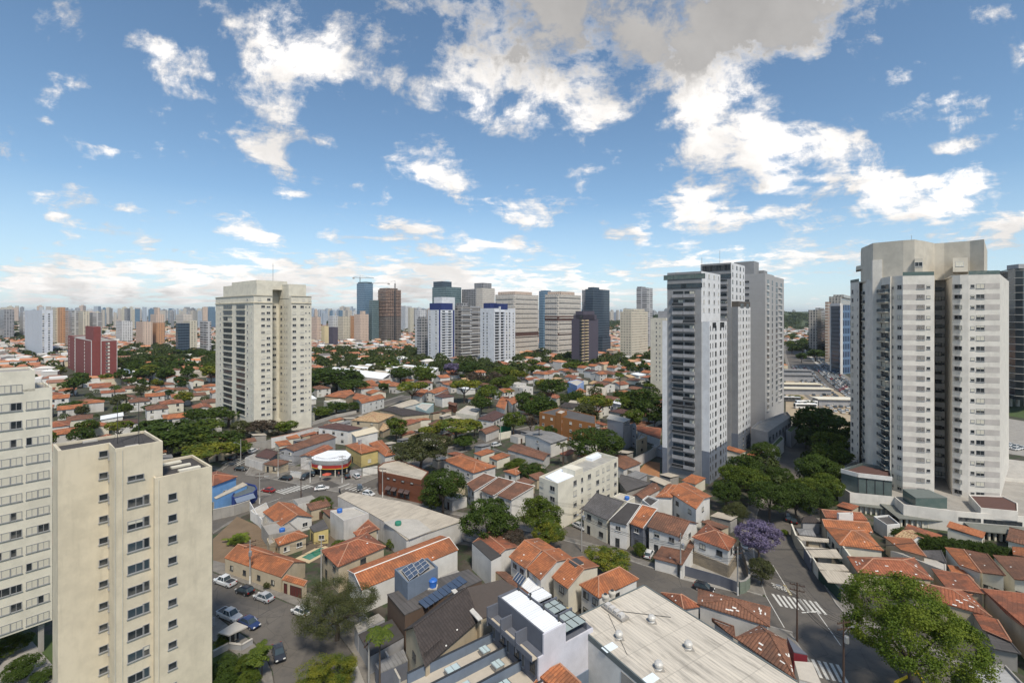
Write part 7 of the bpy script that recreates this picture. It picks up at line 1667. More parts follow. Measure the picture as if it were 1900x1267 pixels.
for i in range(7): m = MB(); y0 = i * 8.4; m.slab([(-14, y0, 6.1), (62, y0, 6.1), (62, y0 + 7.6, 9.6), (-14, y0 + 7.6, 9.6)], .2); m.poly([(-14, y0 + 7.6, 6), (62, y0 + 7.6, 6), (62, y0 + 7.6, 9.5), (-14, y0 + 7.6, 9.5)]); m.build('roof_tooth', ROOF_L if i % 2 else ROOF_W, R)
tree(1690, 1148, 208, 'round', 'vivid', 'huge vivid green street tree at the bottom right, beside the lower crossing', h=17, q='hero')
tree(625, 1118, 138, 'weep', 'olive', 'loose olive-grey street tree with dark forked trunk at the lower left bend', h=9.5, q='hero')
tree(600, 1252, 118, 'bush', 'yellow', 'dense rounded yellow-green bush tree at the bottom edge, left of centre', h=6, q='hero')
TL = [
 (1408, 992, 80, 'spread', 'purple', 'purple flowering jacaranda on the corner of the broad street', None),
 (1412, 1052, 42, 'round', 'olive', 'small olive tree below the purple jacaranda', 5.5),
 (1128, 1035, 76, 'spread', 'yellow', 'yellow-green street tree between the row houses and the road', 5.5),
 (1188, 1014, 26, 'bush', 'green', 'small dark shrub in the forecourt with the parked white car', 3.2),
 (905, 955, 98, 'round', 'dark', 'broad dark tree between the low shop roof and the white flats', None),
 (1004, 948, 74, 'round', 'green', 'green-topped tree hard against the white flats', None),
 (1018, 985, 58, 'round', 'yellow', 'yellow-green tree at the foot of the white flats', 7),
 (955, 1000, 52, 'round', 'rust', 'thin brownish tree between the dark tree and the white flats', 7),
 (822, 900, 78, 'round', 'dark', 'dark bushy tree beside the brown brick building', None),
 (800, 925, 44, 'round', 'green', 'lighter small tree in front of the dark one by the brick building', 5.5),
 (595, 930, 42, 'bush', 'green', 'round shrub beside the orange gabled house at the crossing', 4.2),
 (604, 944, 22, 'bush', 'dark', 'low dark shrub beside the round one at the crossing', 3.2),
 (782, 828, 98, 'spread', 'olive', 'big feathery grey-green tree right of the yellow house', None),
 (846, 793, 82, 'umbrella', 'yellow', 'flat-topped yellow-green tree in front of the dark hip roof', 10),
 (800, 800, 40, 'umbrella', 'yellow', 'smaller yellowish umbrella tree left of the flat-topped one', 7.5),
 (862, 815, 42, 'round', 'dark', 'dark understorey tree below the flat-topped yellow tree', 6),
 (1106, 815, 98, 'round', 'dark', 'big dark tree in front of the ochre brick flats', None),
 (988, 868, 54, 'bush', 'dark', 'dense dark round shrub left of the white flats roof', 5.5),
 (1022, 800, 26, 'round', 'dark', 'dark shrub left of the ochre brick flats', None),
 (861, 718, 54, 'umbrella', 'yellow', 'bright yellow umbrella tree standing alone among roofs', None),
 (765, 721, 54, 'umbrella', 'yellow', 'wide golden umbrella tree near the white studio', None),
 (907, 728, 44, 'round', 'green', 'rounded mid-green tree right of the yellow umbrella tree', None),
 (893, 744, 40, 'round', 'dark', 'dark tree under the rounded mid-green one', None),
 (931, 710, 40, 'spread', 'green', 'pale green spreading tree above the mid-green one', None),
 (938, 688, 54, 'spread', 'green', 'wide green tree below the white balcony tower', None),
 (963, 694, 32, 'spread', 'yellow', 'yellowish tree right of the wide green one', None),
 (881, 700, 42, 'bare', 'rust', 'brownish half-bare tree in the middle of the roofs', None),
 (915, 700, 40, 'bare', 'rust', 'second brownish bare-twigged tree left of the wide green one', None),
 (868, 679, 56, 'round', 'dark', 'large dark tree at the foot of the navy-striped tower', None),
 (838, 682, 30, 'spread', 'purple', 'greyish purple flowering tree below the navy-striped tower', None),
 (790, 694, 38, 'round', 'green', 'green tree left of the orange roofs below the navy-striped tower', None),
 (977, 742, 46, 'round', 'dark', 'dark round tree left of the bushy hillside trees', None),
 (1003, 750, 60, 'round', 'dark', 'large dark olive tree behind the ochre flats', None),
 (953, 776, 42, 'round', 'green', 'light green tree right of the dark hip roof', None),
 (984, 782, 28, 'bare', 'rust', 'thin twiggy tree beside the light green one', None),
 (1026, 714, 54, 'round', 'dark', 'pointed dark green tree in front of the orange roofs', None),
 (1003, 712, 24, 'round', 'yellow', 'yellow-green tree at the left of the pointed dark tree', None),
 (1072, 733, 28, 'round', 'dark', 'small dark tree left of the cream gable front', None),
 (1106, 727, 34, 'bare', 'olive', 'bare pale-twigged tree in front of the cream house', None),
 (1107, 750, 62, 'umbrella', 'yellow', 'broad yellow-green canopy behind the ochre stair tower', None),
 (1085, 762, 44, 'round', 'olive', 'olive tree behind the roof of the ochre flats', None),
 (1150, 735, 26, 'round', 'dark', 'dark tree beside the canopy pavilion', None),
 (1188, 735, 66, 'round', 'dark', 'tall dark tree left of the slim cream tower', None),
 (1204, 757, 56, 'round', 'dark', 'dark tree close to the left edge of the grey tower', None),
 (1178, 772, 36, 'round', 'green', 'greener tree below the tall dark ones', None),
 (1160, 745, 34, 'round', 'green', 'mid-green tree right of the pavilion', None),
 (1215, 775, 26, 'bare', 'rust', 'bare dark-branched tree against the grey tower', None),
 (624, 697, 92, 'round', 'dark', 'very large dark tree right of the cream tower', 17),
 (598, 690, 60, 'round', 'dark', 'dark tree touching the right edge of the cream tower', 14),
 (656, 712, 54, 'round', 'dark', 'dark green tree on the right shoulder of the very large one', 12),
 (711, 716, 22, 'tall', 'dark', 'narrow upright dark tree before the orange hip house', 9),
 (743, 690, 48, 'round', 'dark', 'dark tree left of the golden umbrella tree', None),
 (782, 686, 38, 'spread', 'green', 'bright green tree behind the golden umbrella tree', None),
 (700, 684, 34, 'round', 'olive', 'grey-green tree left of the factory edge', None),
 (722, 676, 44, 'spread', 'green', 'wide green tree beyond the factory hall', None),
 (624, 752, 44, 'round', 'dark', 'dark car-park tree beside the cream podium', 7),
 (660, 751, 28, 'round', 'dark', 'dark car-park tree next to the white gable wall', 5.5),
 (594, 762, 44, 'round', 'green', 'green car-park tree at the end of the cream podium', 6),
 (560, 775, 34, 'bare', 'olive', 'thin grey tree in front of the cream podium', 5),
 (530, 790, 46, 'round', 'green', 'round green tree in front of the white boundary wall', 6.5),
 (487, 788, 54, 'round', 'rust', 'dark reddish tree at the foot of the cream tower', 8),
 (450, 790, 40, 'round', 'olive', 'olive tree left of the dark reddish one', 8),
 (384, 838, 84, 'umbrella', 'yellow', 'yellow-topped tree behind the roof of the cream block', 9),
 (322, 800, 108, 'round', 'dark', 'massive dark green tree behind the cream block', 13),
 (282, 790, 60, 'round', 'dark', 'dark tree left of the massive one behind the cream block', 10),
 (375, 790, 60, 'spread', 'green', 'mid-green tree beside the massive dark one', 9),
 (345, 812, 70, 'spread', 'green', 'green spreading tree below the massive dark one', 9),
 (425, 765, 78, 'spread', 'dark', 'dark brown-green tree hiding the left foot of the cream tower', 11),
 (368, 766, 52, 'round', 'dark', 'dark tree behind the yellow-topped one', 10),
 (410, 812, 70, 'round', 'dark', 'dark tree along the corner of the old boundary wall', 8),
 (440, 828, 46, 'round', 'green', 'green tree by the lamp post at the old boundary wall', 7),
 (135, 752, 46, 'round', 'dark', 'dark tree left of the long orange terrace', 7),
 (278, 755, 28, 'round', 'dark', 'round dark tree between the white-walled houses', 5),
 (307, 728, 36, 'round', 'dark', 'round dark tree in front of the yellow-doored house', 6),
 (137, 711, 36, 'spread', 'dark', 'dark spreading tree left of the sky-blue house', None),
 (98, 702, 12, 'round', 'dark', 'small round tree by the yellow canopy', None),
 (262, 722, 30, 'bare', 'olive', 'pale thin tree in front of the brown roofs', None),
 (275, 686, 42, 'spread', 'yellow', 'yellow-green tree at the edge of the park', None),
 (392, 688, 34, 'spread', 'yellow', 'yellow-green tree left of the cream tower', None),
 (336, 706, 26, 'round', 'dark', 'dark tree before the white sheet roofs', None),
 (1385, 865, 62, 'round', 'dark', 'dark tree nearest the foot of the first grey tower', None),
 (1362, 882, 54, 'spread', 'green', 'green tree touching the first grey tower', None),
 (1392, 890, 66, 'spread', 'green', 'bright-topped green tree left of the avenue crossing', None),
 (1347, 908, 48, 'round', 'dark', 'dark low tree below the first grey tower', None),
 (1418, 838, 48, 'round', 'dark', 'dark tree in front of the planted podium', None),
 (1447, 880, 44, 'round', 'dark', 'dark tree above the street lamp on the broad street', None),
 (1428, 915, 74, 'round', 'dark', 'wide dark tree hanging over the broad street, left side', None),
 (1476, 920, 66, 'round', 'dark', 'dark tree over the parked cars on the right pavement', None),
 (1365, 945, 42, 'round', 'olive', 'olive tree left of the purple jacaranda', 6),
 (1522, 776, 80, 'round', 'dark', 'large dark tree at the edge of the sandy lot', None),
 (1500, 775, 44, 'round', 'dark', 'dark tree beside the white buses', None),
 (1556, 795, 58, 'round', 'dark', 'dark tree near the left edge of the big tower', None),
 (1540, 818, 54, 'spread', 'green', 'yellowish green tree right of the tree-lined street', None),
 (1545, 842, 64, 'spread', 'green', 'green tree between the street and the big tower', None),
 (1520, 866, 72, 'spread', 'dark', 'layered dark tree on the right of the street', None),
 (1534, 898, 62, 'spread', 'green', 'layered green tree at the podium corner', None),
 (1497, 903, 54, 'spread', 'green', 'green tree leaning over the street below the layered ones', None),
 (1526, 922, 44, 'round', 'dark', 'dark tree against the brown podium wall', None),
 (1495, 806, 34, 'round', 'dark', 'dark tree in the podium yard', None),
 (1476, 736, 26, 'bush', 'yellow', 'yellow-green scrub clump on the sandy lot', 4),
 (1500, 745, 22, 'bush', 'olive', 'olive scrub clump beside the yellow one', 4),
 (1555, 665, 32, 'round', 'dark', 'dark avenue tree below the blue glass tower', None),
 (1513, 655, 30, 'round', 'dark', 'dark avenue tree before the brown banded tower', None),
 (1490, 645, 24, 'round', 'dark', 'avenue tree near the finned tower', None),
 (1790, 1255, 40, 'round', 'dark', 'dark tree behind the huge vivid one, bottom right', 6),
]
for a in TL: tree(a[0], a[1], a[2], a[3], a[4], a[5], h=a[6])
for i in range(13):
 t = i / 12; tree(1672 + 218 * t, 990 + 40 * t + rnd.uniform(-4, 4), 34, 'bush', 'dark', 'dark clipped trees forming a tall hedge under the podium colonnade', h=4.8, group='hedge trees under the podium')
for i in range(46):
 x = rnd.uniform(216, 402); y = rnd.uniform(650, 694)
 tree(x, y, rnd.uniform(20, 34), rnd.choice(['round', 'round', 'spread']), rnd.choice(['dark', 'dark', 'dark', 'green']), 'dark broadleaf tree in the dense park right of the red brick tower', h=13, group='trees of the dense park')
for i in range(18):
 x = rnd.uniform(582, 800); y = rnd.uniform(664, 690)
 tree(x, y, rnd.uniform(18, 30), rnd.choice(['round', 'spread']), rnd.choice(['dark', 'dark', 'green', 'olive']), 'dark green tree in the belt behind the factory hall', h=11, group='trees behind the factory hall')
for i in range(20):
 x = rnd.uniform(955, 1210); y = rnd.uniform(668, 684)
 tree(x, y, rnd.uniform(16, 26), rnd.choice(['round', 'spread']), rnd.choice(['dark', 'dark', 'green']), 'dark tree in the strip below the central towers', h=10, group='trees below the central towers')
for i in range(18):
 x = rnd.uniform(1462, 1560); y = rnd.uniform(622, 664)
 tree(x, y, rnd.uniform(12, 22), rnd.choice(['round', 'spread']), rnd.choice(['dark', 'dark', 'green']), 'dark tree lining the far end of the avenue', h=12, group='trees at the far end of the avenue')
for (x, y, w_, h_, lm, lab) in ((38, 1232, 62, 3.4, 'dark', 'dark rounded shrub on the lawn below the stilted flats'), (20, 1190, 60, 2.6, 'green', 'green bed of shrubs under the stilted flats'), (84, 1250, 46, 1.6, 'dark', 'low shrub by the garden path'),
  (412, 1188, 26, 1.8, 'yellow', 'small clipped yellow-green hedge behind the gatehouse'), (418, 1178, 30, 2.6, 'dark', 'dark shrub behind the gatehouse'), (420, 1232, 60, 3.2, 'dark', 'dark shrub bed below the gatehouse'), (455, 1228, 44, 3.4, 'green', 'green shrub bed beside the lower pavement'), (418, 1262, 50, 3, 'dark', 'dense dark shrubs at the bottom, right of the cream block'), (462, 1255, 40, 3.2, 'green', 'bright shrub among the small palms'),
  (440, 1000, 26, 2, 'green', 'creeper on the garden wall at the left'), (497, 1083, 16, 1.4, 'olive', 'weedy tuft on the pavement by the parked silver car'), (630, 1008, 30, 2.6, 'green', 'shrub between the hip-roofed pool house and the low shop'), (735, 1000, 34, 3, 'green', 'green shrub behind the long orange roof'), (1455, 985, 16, 1.5, 'vivid', 'small bright shrub on the corner pavement'),
  (945, 862, 22, 3, 'green', 'leafy shrub behind the terraced brown roofs'), (930, 845, 34, 3, 'olive', 'overgrown olive shrubs behind the terraced brown roofs'), (960, 855, 34, 3.4, 'green', 'overgrown green shrubs beside the rough grey wall'), (505, 855, 20, 2, 'dark', 'dark shrub below the grey garage')):
 tree(x, y, w_, 'bush', lm, lab, h=h_, name='shrub', cat='shrub')
p = W('d', 585, 1240); palm(p.x, p.y, 3.4, 'small palm leaning over the lower pavement, right of the shrubs', L=2.0, tw=.08)
p = W('d', 650, 1200); palm(p.x, p.y, 4.4, 'slender palm on the lower pavement beside the parked grey car', L=1.7, tw=.07, n=11)
p = W('d', 600, 1200); palm(p.x, p.y, 3.8, 'second slender palm by the garden edge', L=1.8, tw=.08, n=11)
p = W('C', 1285, 1330); palm(p.x, p.y, 8.6, 'tall thin palm rising in front of the low dark carport', L=2.3, tw=.13, n=15)
p = W('I', 235, 560); palm(p.x, p.y, 8.0, 'full palm left of the big dark tree by the ochre flats', L=3.2, tw=.2, n=18, lm='olive')
p = W('H', 1585, 395); palm(p.x, p.y, 9.0, 'palm in front of the whitewashed house below the ochre flats', L=2.6, tw=.16, n=14)
p = W('G', 1445, 330); palm(p.x, p.y, 4.2, 'small palm in front of the cream sheet-roofed house', L=2.0, tw=.14)
p = W('R', 1300, 770); palm(p.x, p.y, 10, 'palm beside the white house with tile crown', L=3.4, tw=.2)
p = W('S', 1190, 520); palm(p.x, p.y, 11, 'tall palm among the orange roofs left of the slim cream tower', L=3.4, tw=.22)
p = P(213, 752); palm(p.x, p.y, 11, 'large feathery palm below the red brick tower', L=4.2, tw=.25, n=20, lm='dark')
for i, (x, y) in enumerate(((438, 995), (444, 990), (431, 998), (449, 996))):
 p = P(x, y + 8); palm(p.x, p.y, .5, 'clump of banana plants in the earthen yard at the left', n=7, L=2.4, name='banana_plant', cat='banana plant', group='banana plants in the yard', lm='vivid')
def carp(view, x, y, dx, dy, kind, paint, label, **k):
 a, b = W(view, x - dx / 2, y - dy / 2), W(view, x + dx / 2, y + dy / 2); p = W(view, x, y)
 return car_at(p.x, p.y, math.atan2(b.y - a.y, b.x - a.x), kind, paint, label, **k)
PK = 'cars parked around the lower left bend'
carp('C', 148, 540, -100, -36, 'pickup', 'white', 'white double-cab pickup parked against the long beige wall', group=PK, name='pickup_truck', cat='pickup')
carp('C', 292, 606, -100, -36, 'hatch', 'black', 'small black hatchback parked between the white pickup and the silver sedan', group=PK)
carp('C', 432, 655, -100, -38, 'sedan', 'silver', 'silver sedan parked third in line by the long beige wall', group=PK)
carp('C', 182, 790, 100, 42, 'pickup', 'silver', 'silver pickup with dark open bed parked across the street from the white one', group=PK, name='pickup_truck', cat='pickup')
carp('C', 330, 845, 100, 52, 'sedan', 'blue', 'dark blue sedan nose out, parked behind the gatehouse', group=PK)
carp('C', 542, 1065, 26, 100, 'sedan', 'darkgrey', 'dark grey sedan parked alone along the curved kerb', group=PK)
carp('C', 705, 760, -90, -40, 'hatch', 'white', 'pale hatchback half hidden under the olive street tree', group=PK)
CR = 'cars around the corner bar crossing'
carp('G', 350, 595, 100, 8, 'sedan', 'black', 'black sedan driving off near the white roller door', group=CR)
carp('G', 790, 690, -100, -10, 'suv', 'black', 'black SUV waiting left of the corner bar', group=CR)
carp('G', 985, 672, -50, 30, 'suv', 'darkgrey', 'dark grey car parked nose-out at the left end of the bar', group=CR)
carp('G', 1062, 640, -30, 40, 'hatch', 'black', 'black hatchback tucked against the mural beside the bar', group=CR)
carp('G', 620, 805, -100, -12, 'sedan', 'red', 'red sedan stopped by the navy corner shop', group=CR)
carp('G', 1145, 785, 100, -12, 'sedan', 'white', 'white sedan crossing in front of the corner bar', group=CR)
carp('G', 1392, 662, -20, -40, 'suv', 'black', 'black SUV parked at the right of the bar front', group=CR)
carp('G', 1485, 665, -60, -40, 'hatch', 'white', 'white hatchback parked beside the black SUV at the bar', group=CR)
carp('G', 1518, 785, 10, 60, 'hatch', 'grey', 'grey hatchback on the crosswalk near the brown brick building', group=CR)
carp('G', 1605, 840, 90, 15, 'hatch', 'white', 'white hatchback half hidden by the low shop roof', group=CR)
carp('G', 275, 488, 90, -50, 'suv', 'black', 'black estate car parked below the old grey boundary wall', group=CR)
carp('G', 375, 440, 90, -50, 'suv', 'black', 'black SUV parked behind the estate car below the old wall', group=CR)
carp('G', 470, 420, 70, -35, 'suv', 'white', 'white van-like car near the corner garage', group=CR)
carp('G', 540, 385, 70, -35, 'sedan', 'white', 'white car parked uphill of the corner garage', group=CR)
carp('H', 1165, 358, 90, -20, 'suv', 'white', 'white SUV in the small street by the green court wall', group=CR)
carp('H', 1040, 415, 70, -20, 'hatch', 'white', 'white car below the white SUV, behind the L-shaped house', group=CR)
carp('H', 1155, 465, 20, 10, 'hatch', 'silver', 'silver car end showing behind the rough grey wall', group=CR)
carp('D', 1600, 335, 25, -45, 'hatch', 'white', 'white hatchback in the forecourt left of the barred garage')
carp('I', 400, 1160, 60, 30, 'sedan', 'silver', 'grey car under the walk-up flats, in shade')
carp('E', 720, 268, -8, -40, 'sedan', 'white', 'white car parked behind the purple jacaranda trunk')
carp('W', 500, 510, -10, -60, 'suv', 'black', 'black SUV parked under the dark tree on the right pavement')
carp('W', 575, 540, -10, -60, 'sedan', 'black', 'black sedan next to the black SUV under the dark tree')
carp('e', 655, 895, -10, -60, 'sedan', 'white', 'white sedan driving up the tree-lined street')
carp('e', 930, 575, 20, -60, 'hatch', 'white', 'white car far up the tree-lined street')
carp('', 1888, 919, 60, 8, 'suv', 'blue', 'blue police-style car on the pale forecourt right of the big tower', z=.1)
carp('E', 420, 585, 100, 30, 'hatch', 'black', 'black car half hidden by the old brown roof on the middle road')
for i in range(7):
 p = P(1862 + 12 * (i % 4), 824 + 5 * (i // 4) + 3 * (i % 4)); car_at(p.x, p.y, .3, 'sedan', 'white', 'white car in the row right of the big tower', 'white cars right of the big tower', detail=False)
for i in range(3):
 p = P(1572 + 11 * i, 824 - 1 * i);
av = [P(AV[2 * i], AV[2 * i + 1]) for i in range(len(AV) // 2)]
tot = 0
for a, b in zip(av, av[1:]):
 L = (b - a).length; d = (b - a).normalized(); n = Vector((-d.y, d.x, 0)); rz = math.atan2(d.y, d.x)
 for lane in range(-5, 6):
  if lane == 0: continue
  s_ = rnd.uniform(0, 5)
  while s_ < L and tot < 285:
   p = a + d * s_ + n * (lane * 3.3); tot += 1
   pt = rnd.choice(['white', 'white', 'silver', 'silver', 'black', 'grey', 'red' if rnd.random() < .3 else 'white'])
   kd = rnd.choice(['sedan', 'hatch', 'suv'])
   car_at(p.x, p.y, rz + (math.pi if lane < 0 else 0), kd, pt, '%s %s in the dense traffic on the far avenue' % (pt, {'sedan': 'car', 'hatch': 'small car', 'suv': 'SUV'}[kd]), '%s %ss queuing on the far avenue' % (pt, kd), detail=False, z=.06)
   s_ += rnd.uniform(6.5, 15)
def bus(x, y, rz, col, label, group=None):
 R = thing('bus', label, 'bus', (x, y, .06), rz, group); b = MB()
 loft(b, [[(xx, -1.25, z0), (xx, -1.25, 2.9), (xx, -1.1, 3.15), (xx, 1.1, 3.15), (xx, 1.25, 2.9), (xx, 1.25, z0)][::-1] for xx, z0 in ((-6, .45), (-5.9, .3), (5.8, .3), (6, .45))]); b.build('body', PAINTS[col], R)
 g_ = MB(); g_.box(-5.6, -1.27, 1.5, 5.6, 1.27, 2.55); g_.box(5.95, -1.1, 1.2, 6.03, 1.1, 2.7); g_.build('windows', GL, R)
 r = MB(); r.box(-3, -.8, 3.15, -.5, .8, 3.4); r.box(1, -.7, 3.15, 3, .7, 3.35); r.build('roof_unit', WHITE, R)
 for sx in (-3.8, 3.9):
  for sy in (-1.15, 1.15): t = MB(); t.tube((sx, sy - .14, .5), (sx, sy + .14, .5), .5, n=12); t.build('wheel', RUBBER, R)
 for sy in (-.85, .85): t = MB(); t.box(6.0, sy - .2, .6, 6.06, sy + .2, .85); t.build('headlight', LAMP, R)
for (x, y, lab) in ((1494, 758, 'white coach nearest the dark trees on the sandy lot'), (1496, 753, 'white coach parked behind the nearest one on the sandy lot')):
 p = P(x, y); bus(p.x, p.y, math.radians(176), 'white', lab, 'coaches on the sandy lot')
p = P(1465, 745); bus(p.x, p.y, math.radians(170), 'grey', 'dark coach peeking from behind the gridded tower')
for (x, y, w_, d_, h_, mt, lab) in ((1476, 722, 34, 8, 4, plain('roof_straw', (.62, .56, .42), .9, 0, .15, .2), 'long straw-coloured platform roof beside the avenue'), (1478, 731, 44, 8, 4, plain('roof_straw2', (.62, .57, .45), .9, 0, .15, .2), 'second pale platform roof, nearer the sandy lot'), (1566, 752, 34, 9, 4, plain('roof_straw3', (.66, .62, .52), .9, 0, .15, .2), 'pale roof slab with a doorway left of the big tower'), (1470, 697, 30, 12, 5, ROOF_G, 'dark station roof beside the gridded tower'), (1475, 706, 26, 10, 5, ROOF_G, 'grey-blue canopy roof beside the dark station roof')):
 p = P(x, y); R = thing('canopy', lab, 'canopy', p, math.radians(-6)); m = MB(); m.box(-w_ / 2, -d_ / 2, h_, w_ / 2, d_ / 2, h_ + .4); m.build('roof', mt, R); m = MB(); m.box(-w_ / 2 + 1, -d_ / 2 + 1, 0, w_ / 2 - 1, d_ / 2 - .5, h_); m.build('wall', GREYW, R); occupy([(p.x - w_ / 2, p.y - d_), (p.x + w_ / 2, p.y - d_), (p.x + w_ / 2, p.y + d_), (p.x - w_ / 2, p.y + d_)])
R = H('small gatehouse with flat overhanging roof at the garden corner', 'slab', 'd', 2.8, (150, 690, 272, 722, 490, 620, 350, 565), wall=CREAM2, roof=CONC_L, over=1.4, win=1, nwin=(1, 2), sty='d', cat='gatehouse', wsz=(1.2, 1.5), doors=True)
wall_run('low grey retaining wall with ramp beside the gatehouse', 'd', (95, 975, 270, 880, 420, 900, 540, 830), 1.0, GREYW, .3, cap=CONC_L)
wall_run('grey garden wall along the pavement corner by the parked cars', 'd', (60, 640, 110, 620), 1.6, GREYW, .2)
q = {}
q['a'] = pole('C', 332, 540, 9.0, 'concrete utility pole with transformer in front of the long beige wall', rz=.6, trafo=True, white=True)
q['b'] = pole('C', 855, 560, 9.5, 'utility pole beside the hip-roofed pool house', rz=.6)
q['c'] = pole('G', 537, 920, 9.0, 'utility pole with painted foot beside the navy corner shop', rz=.4, white=True, lamp=1.8)
q['d'] = pole('G', 1032, 712, 9.0, 'utility pole at the left front of the corner bar', rz=.1, trafo=True, white=True)
q['e'] = pole('G', 1345, 716, 9.0, 'utility pole at the right front of the corner bar', rz=.1, white=True)
q['f'] = pole('G', 718, 655, 9.0, 'utility pole in front of the grey corner garage', rz=.1, white=True)
q['g'] = pole('G', 942, 868, 6.0, 'dark short pole behind the orange gabled house', wood=True, arms=0)
q['h'] = pole('H', 52, 860, 9.0, 'utility pole at the rounded corner of the brown brick building', white=True)
q['i'] = pole('D', 1105, 300, 10.5, 'tall concrete pole with street lamp below the white flats', rz=1.0, trafo=True, lamp=-2.4)
q['j'] = pole('D', 1832, 500, 9.5, 'concrete utility pole right of the barred garage', rz=.9, trafo=True, white=True)
q['k'] = pole('E', 668, 622, 9.5, 'concrete utility pole at the corner of the curved stone wall', rz=.3, white=True)
q['l'] = pole('E', 1104, 965, 10.0, 'dark weathered pole beside the lower crossing', rz=-.5, wood=True, lamp=-3)
q['m'] = pole('F', 100, 1330, 10.5, 'transformer pole at the bottom edge near the big street tree', rz=.2, trafo=True, wood=True, lamp=1.5)
q['n'] = pole('W', 865, 405, 6.5, 'white pole in front of the red-brown roofs below the podium', arms=0)
q['o'] = pole('e', 208, 950, 9, 'street lamp pole among the trees left of the broad street', arms=1, lamp=-2.0)
q['p'] = pole('H', 1205, 330, 8, 'utility pole by the green court wall', arms=1)
q['r'] = pole('G', 352, 545, 9.5, 'street lamp pole on the corner below the old boundary wall', arms=0, lamp=-2.5)
q['s'] = pole('a', 300, 1330, 8, 'pole with cables in front of the lower left carports', rz=1.2)
for a, b, n_, lab in (('a', 'b', 5, 'cables from the transformer pole across the pool-house yard'), ('c', 'd', 6, 'bundle of cables above the crossing'), ('d', 'e', 6, 'cables along the front of the corner bar'), ('f', 'd', 6, 'cables between the garage pole and the bar pole'), ('e', 'h', 6, 'cables from the bar to the brown brick building'),
                      ('h', 'i', 6, 'cables running behind the low shop roof to the lamp pole'), ('i', 'j', 7, 'cables above the forecourts of the white houses'), ('j', 'k', 7, 'cables in front of the orange hip house'), ('k', 'l', 6, 'cables along the broad street to the weathered pole'), ('l', 'm', 7, 'cables across the lower crossing'), ('k', 'o', 5, 'cables up the broad street through the trees'), ('f', 'r', 4, 'cables at the upper left corner')):
 wires(q[a], q[b], n_, 1.0, lab)
p2 = W('E', 1500, 330); wires(q['k'], (Vector((p2.x + 8, p2.y - 8, 7)), 0), 4, .8, 'thin cables crossing the broad street to the carports')
def person_mesh(stride, arm, cloth, trou, skin, hair):
 V = [(0, 0, .95), (0, 0, 1.15), (0, 0, 1.38), (0, 0, 1.50), (0, .01, 1.62), (0, .0, 1.72)]
 E = [(0, 1), (1, 2), (2, 3), (3, 4), (4, 5)]; Rr = [.14, .13, .13, .055, .09, .07]
 def add(v, r, p): V.append(v); Rr.append(r); E.append((p, len(V) - 1)); return len(V) - 1
 for s in (-1, 1):
  h_ = add((s * .09, 0, .88), .10, 0); k_ = add((s * .10, s * stride * .5 + .02, .48), .065, h_); f_ = add((s * .10, s * stride - .02, .08), .045, k_); add((s * .10, s * stride + .13, .04), .04, f_)
  a = add((s * .19, 0, 1.36), .058, 2); e = add((s * .24, -s * arm * .4 + .0, 1.10), .042, a); w = add((s * .22, -s * arm + .08, .86), .034, e); add((s * .215, -s * arm + .12, .77), .03, w)
 me = bpy.data.meshes.new('person'); me.from_pydata(V, E, []); o = bpy.data.objects.new('tmp_person', me); COL.objects.link(o)
 sk = o.modifiers.new('s', 'SKIN'); o.modifiers.new('d', 'SUBSURF').levels = 2
 for i, r in enumerate(Rr): me.skin_vertices[0].data[i].radius = (r, r * .85)
 me.skin_vertices[0].data[0].use_root = True
 dg = bpy.context.evaluated_depsgraph_get(); m2 = bpy.data.meshes.new_from_object(o.evaluated_get(dg)); bpy.data.objects.remove(o)
 for mt in (cloth, trou, skin, hair): m2.materials.append(mt)
 for p in m2.polygons:
  c = p.center; x = abs(c.x)
  p.material_index = 3 if c.z > 1.66 or (c.z > 1.56 and c.y < -.03) else 2 if (c.z > 1.47 or (x > .16 and c.z < 1.05 and c.z > .7)) else 0 if c.z > .93 else 1
  p.use_smooth = True
 m2.name = 'person'; return m2
SK = plain('skin', (.32, .18, .11), .6); HR = plain('hair_dark', (.02, .014, .01), .7)
try:
 for (vw, x, y, rz, cl, tr, lab) in (('G', 1130, 690, .4, (.5, .5, .5), (.03, .04, .08), 'person in a pale shirt standing near the red parasol'), ('G', 1275, 650, 2., (.05, .05, .06), (.06, .06, .07), 'person in dark clothes at the open front of the bar'), ('G', 1312, 652, 3, (.45, .1, .08), (.04, .05, .1), 'person in a red shirt at the right end of the bar front'), ('G', 1695, 745, 1., (.3, .3, .32), (.03, .03, .04), 'person walking at the rounded corner of the brown brick building'), ('H', 1038, 372, 1., (.05, .05, .05), (.05, .05, .06), 'person in black walking in the small street behind the L-shaped house')):
  mm = person_mesh(.18, .10, plain('shirt_%d%d' % (x, y), cl, .8), plain('trousers_%d%d' % (x, y), tr, .8), SK, HR); o = link(mm, 'person', None, W(vw, x, y, .16), rz); tag(o, lab, 'person')
except Exception as ex: print('person failed', ex)
p = W('G', 1322, 815); R = thing('motorcycle', 'motorcycle with helmeted rider waiting before the crosswalk', 'motorcycle', p, 2.2)
m = MB()
for x in (-.65, .65):
 w_ = MB(); w_.tube((x, -.06, .3), (x, .06, .3), .3, n=14); w_.build('wheel', RUBBER, R)
m.tube((-.6, 0, .35), (.1, 0, .55), .1, .16, 8); m.tube((.1, 0, .6), (.5, 0, .8), .16, .1, 8); m.tube((.65, 0, .3), (.42, 0, .95), .04, n=6); m.tube((.42, -.3, 1.0), (.42, .3, 1.0), .02, n=6); m.tube((-.6, 0, .75), (.05, 0, .78), .12, .13, 8); m.build('frame', METAL_D, R)
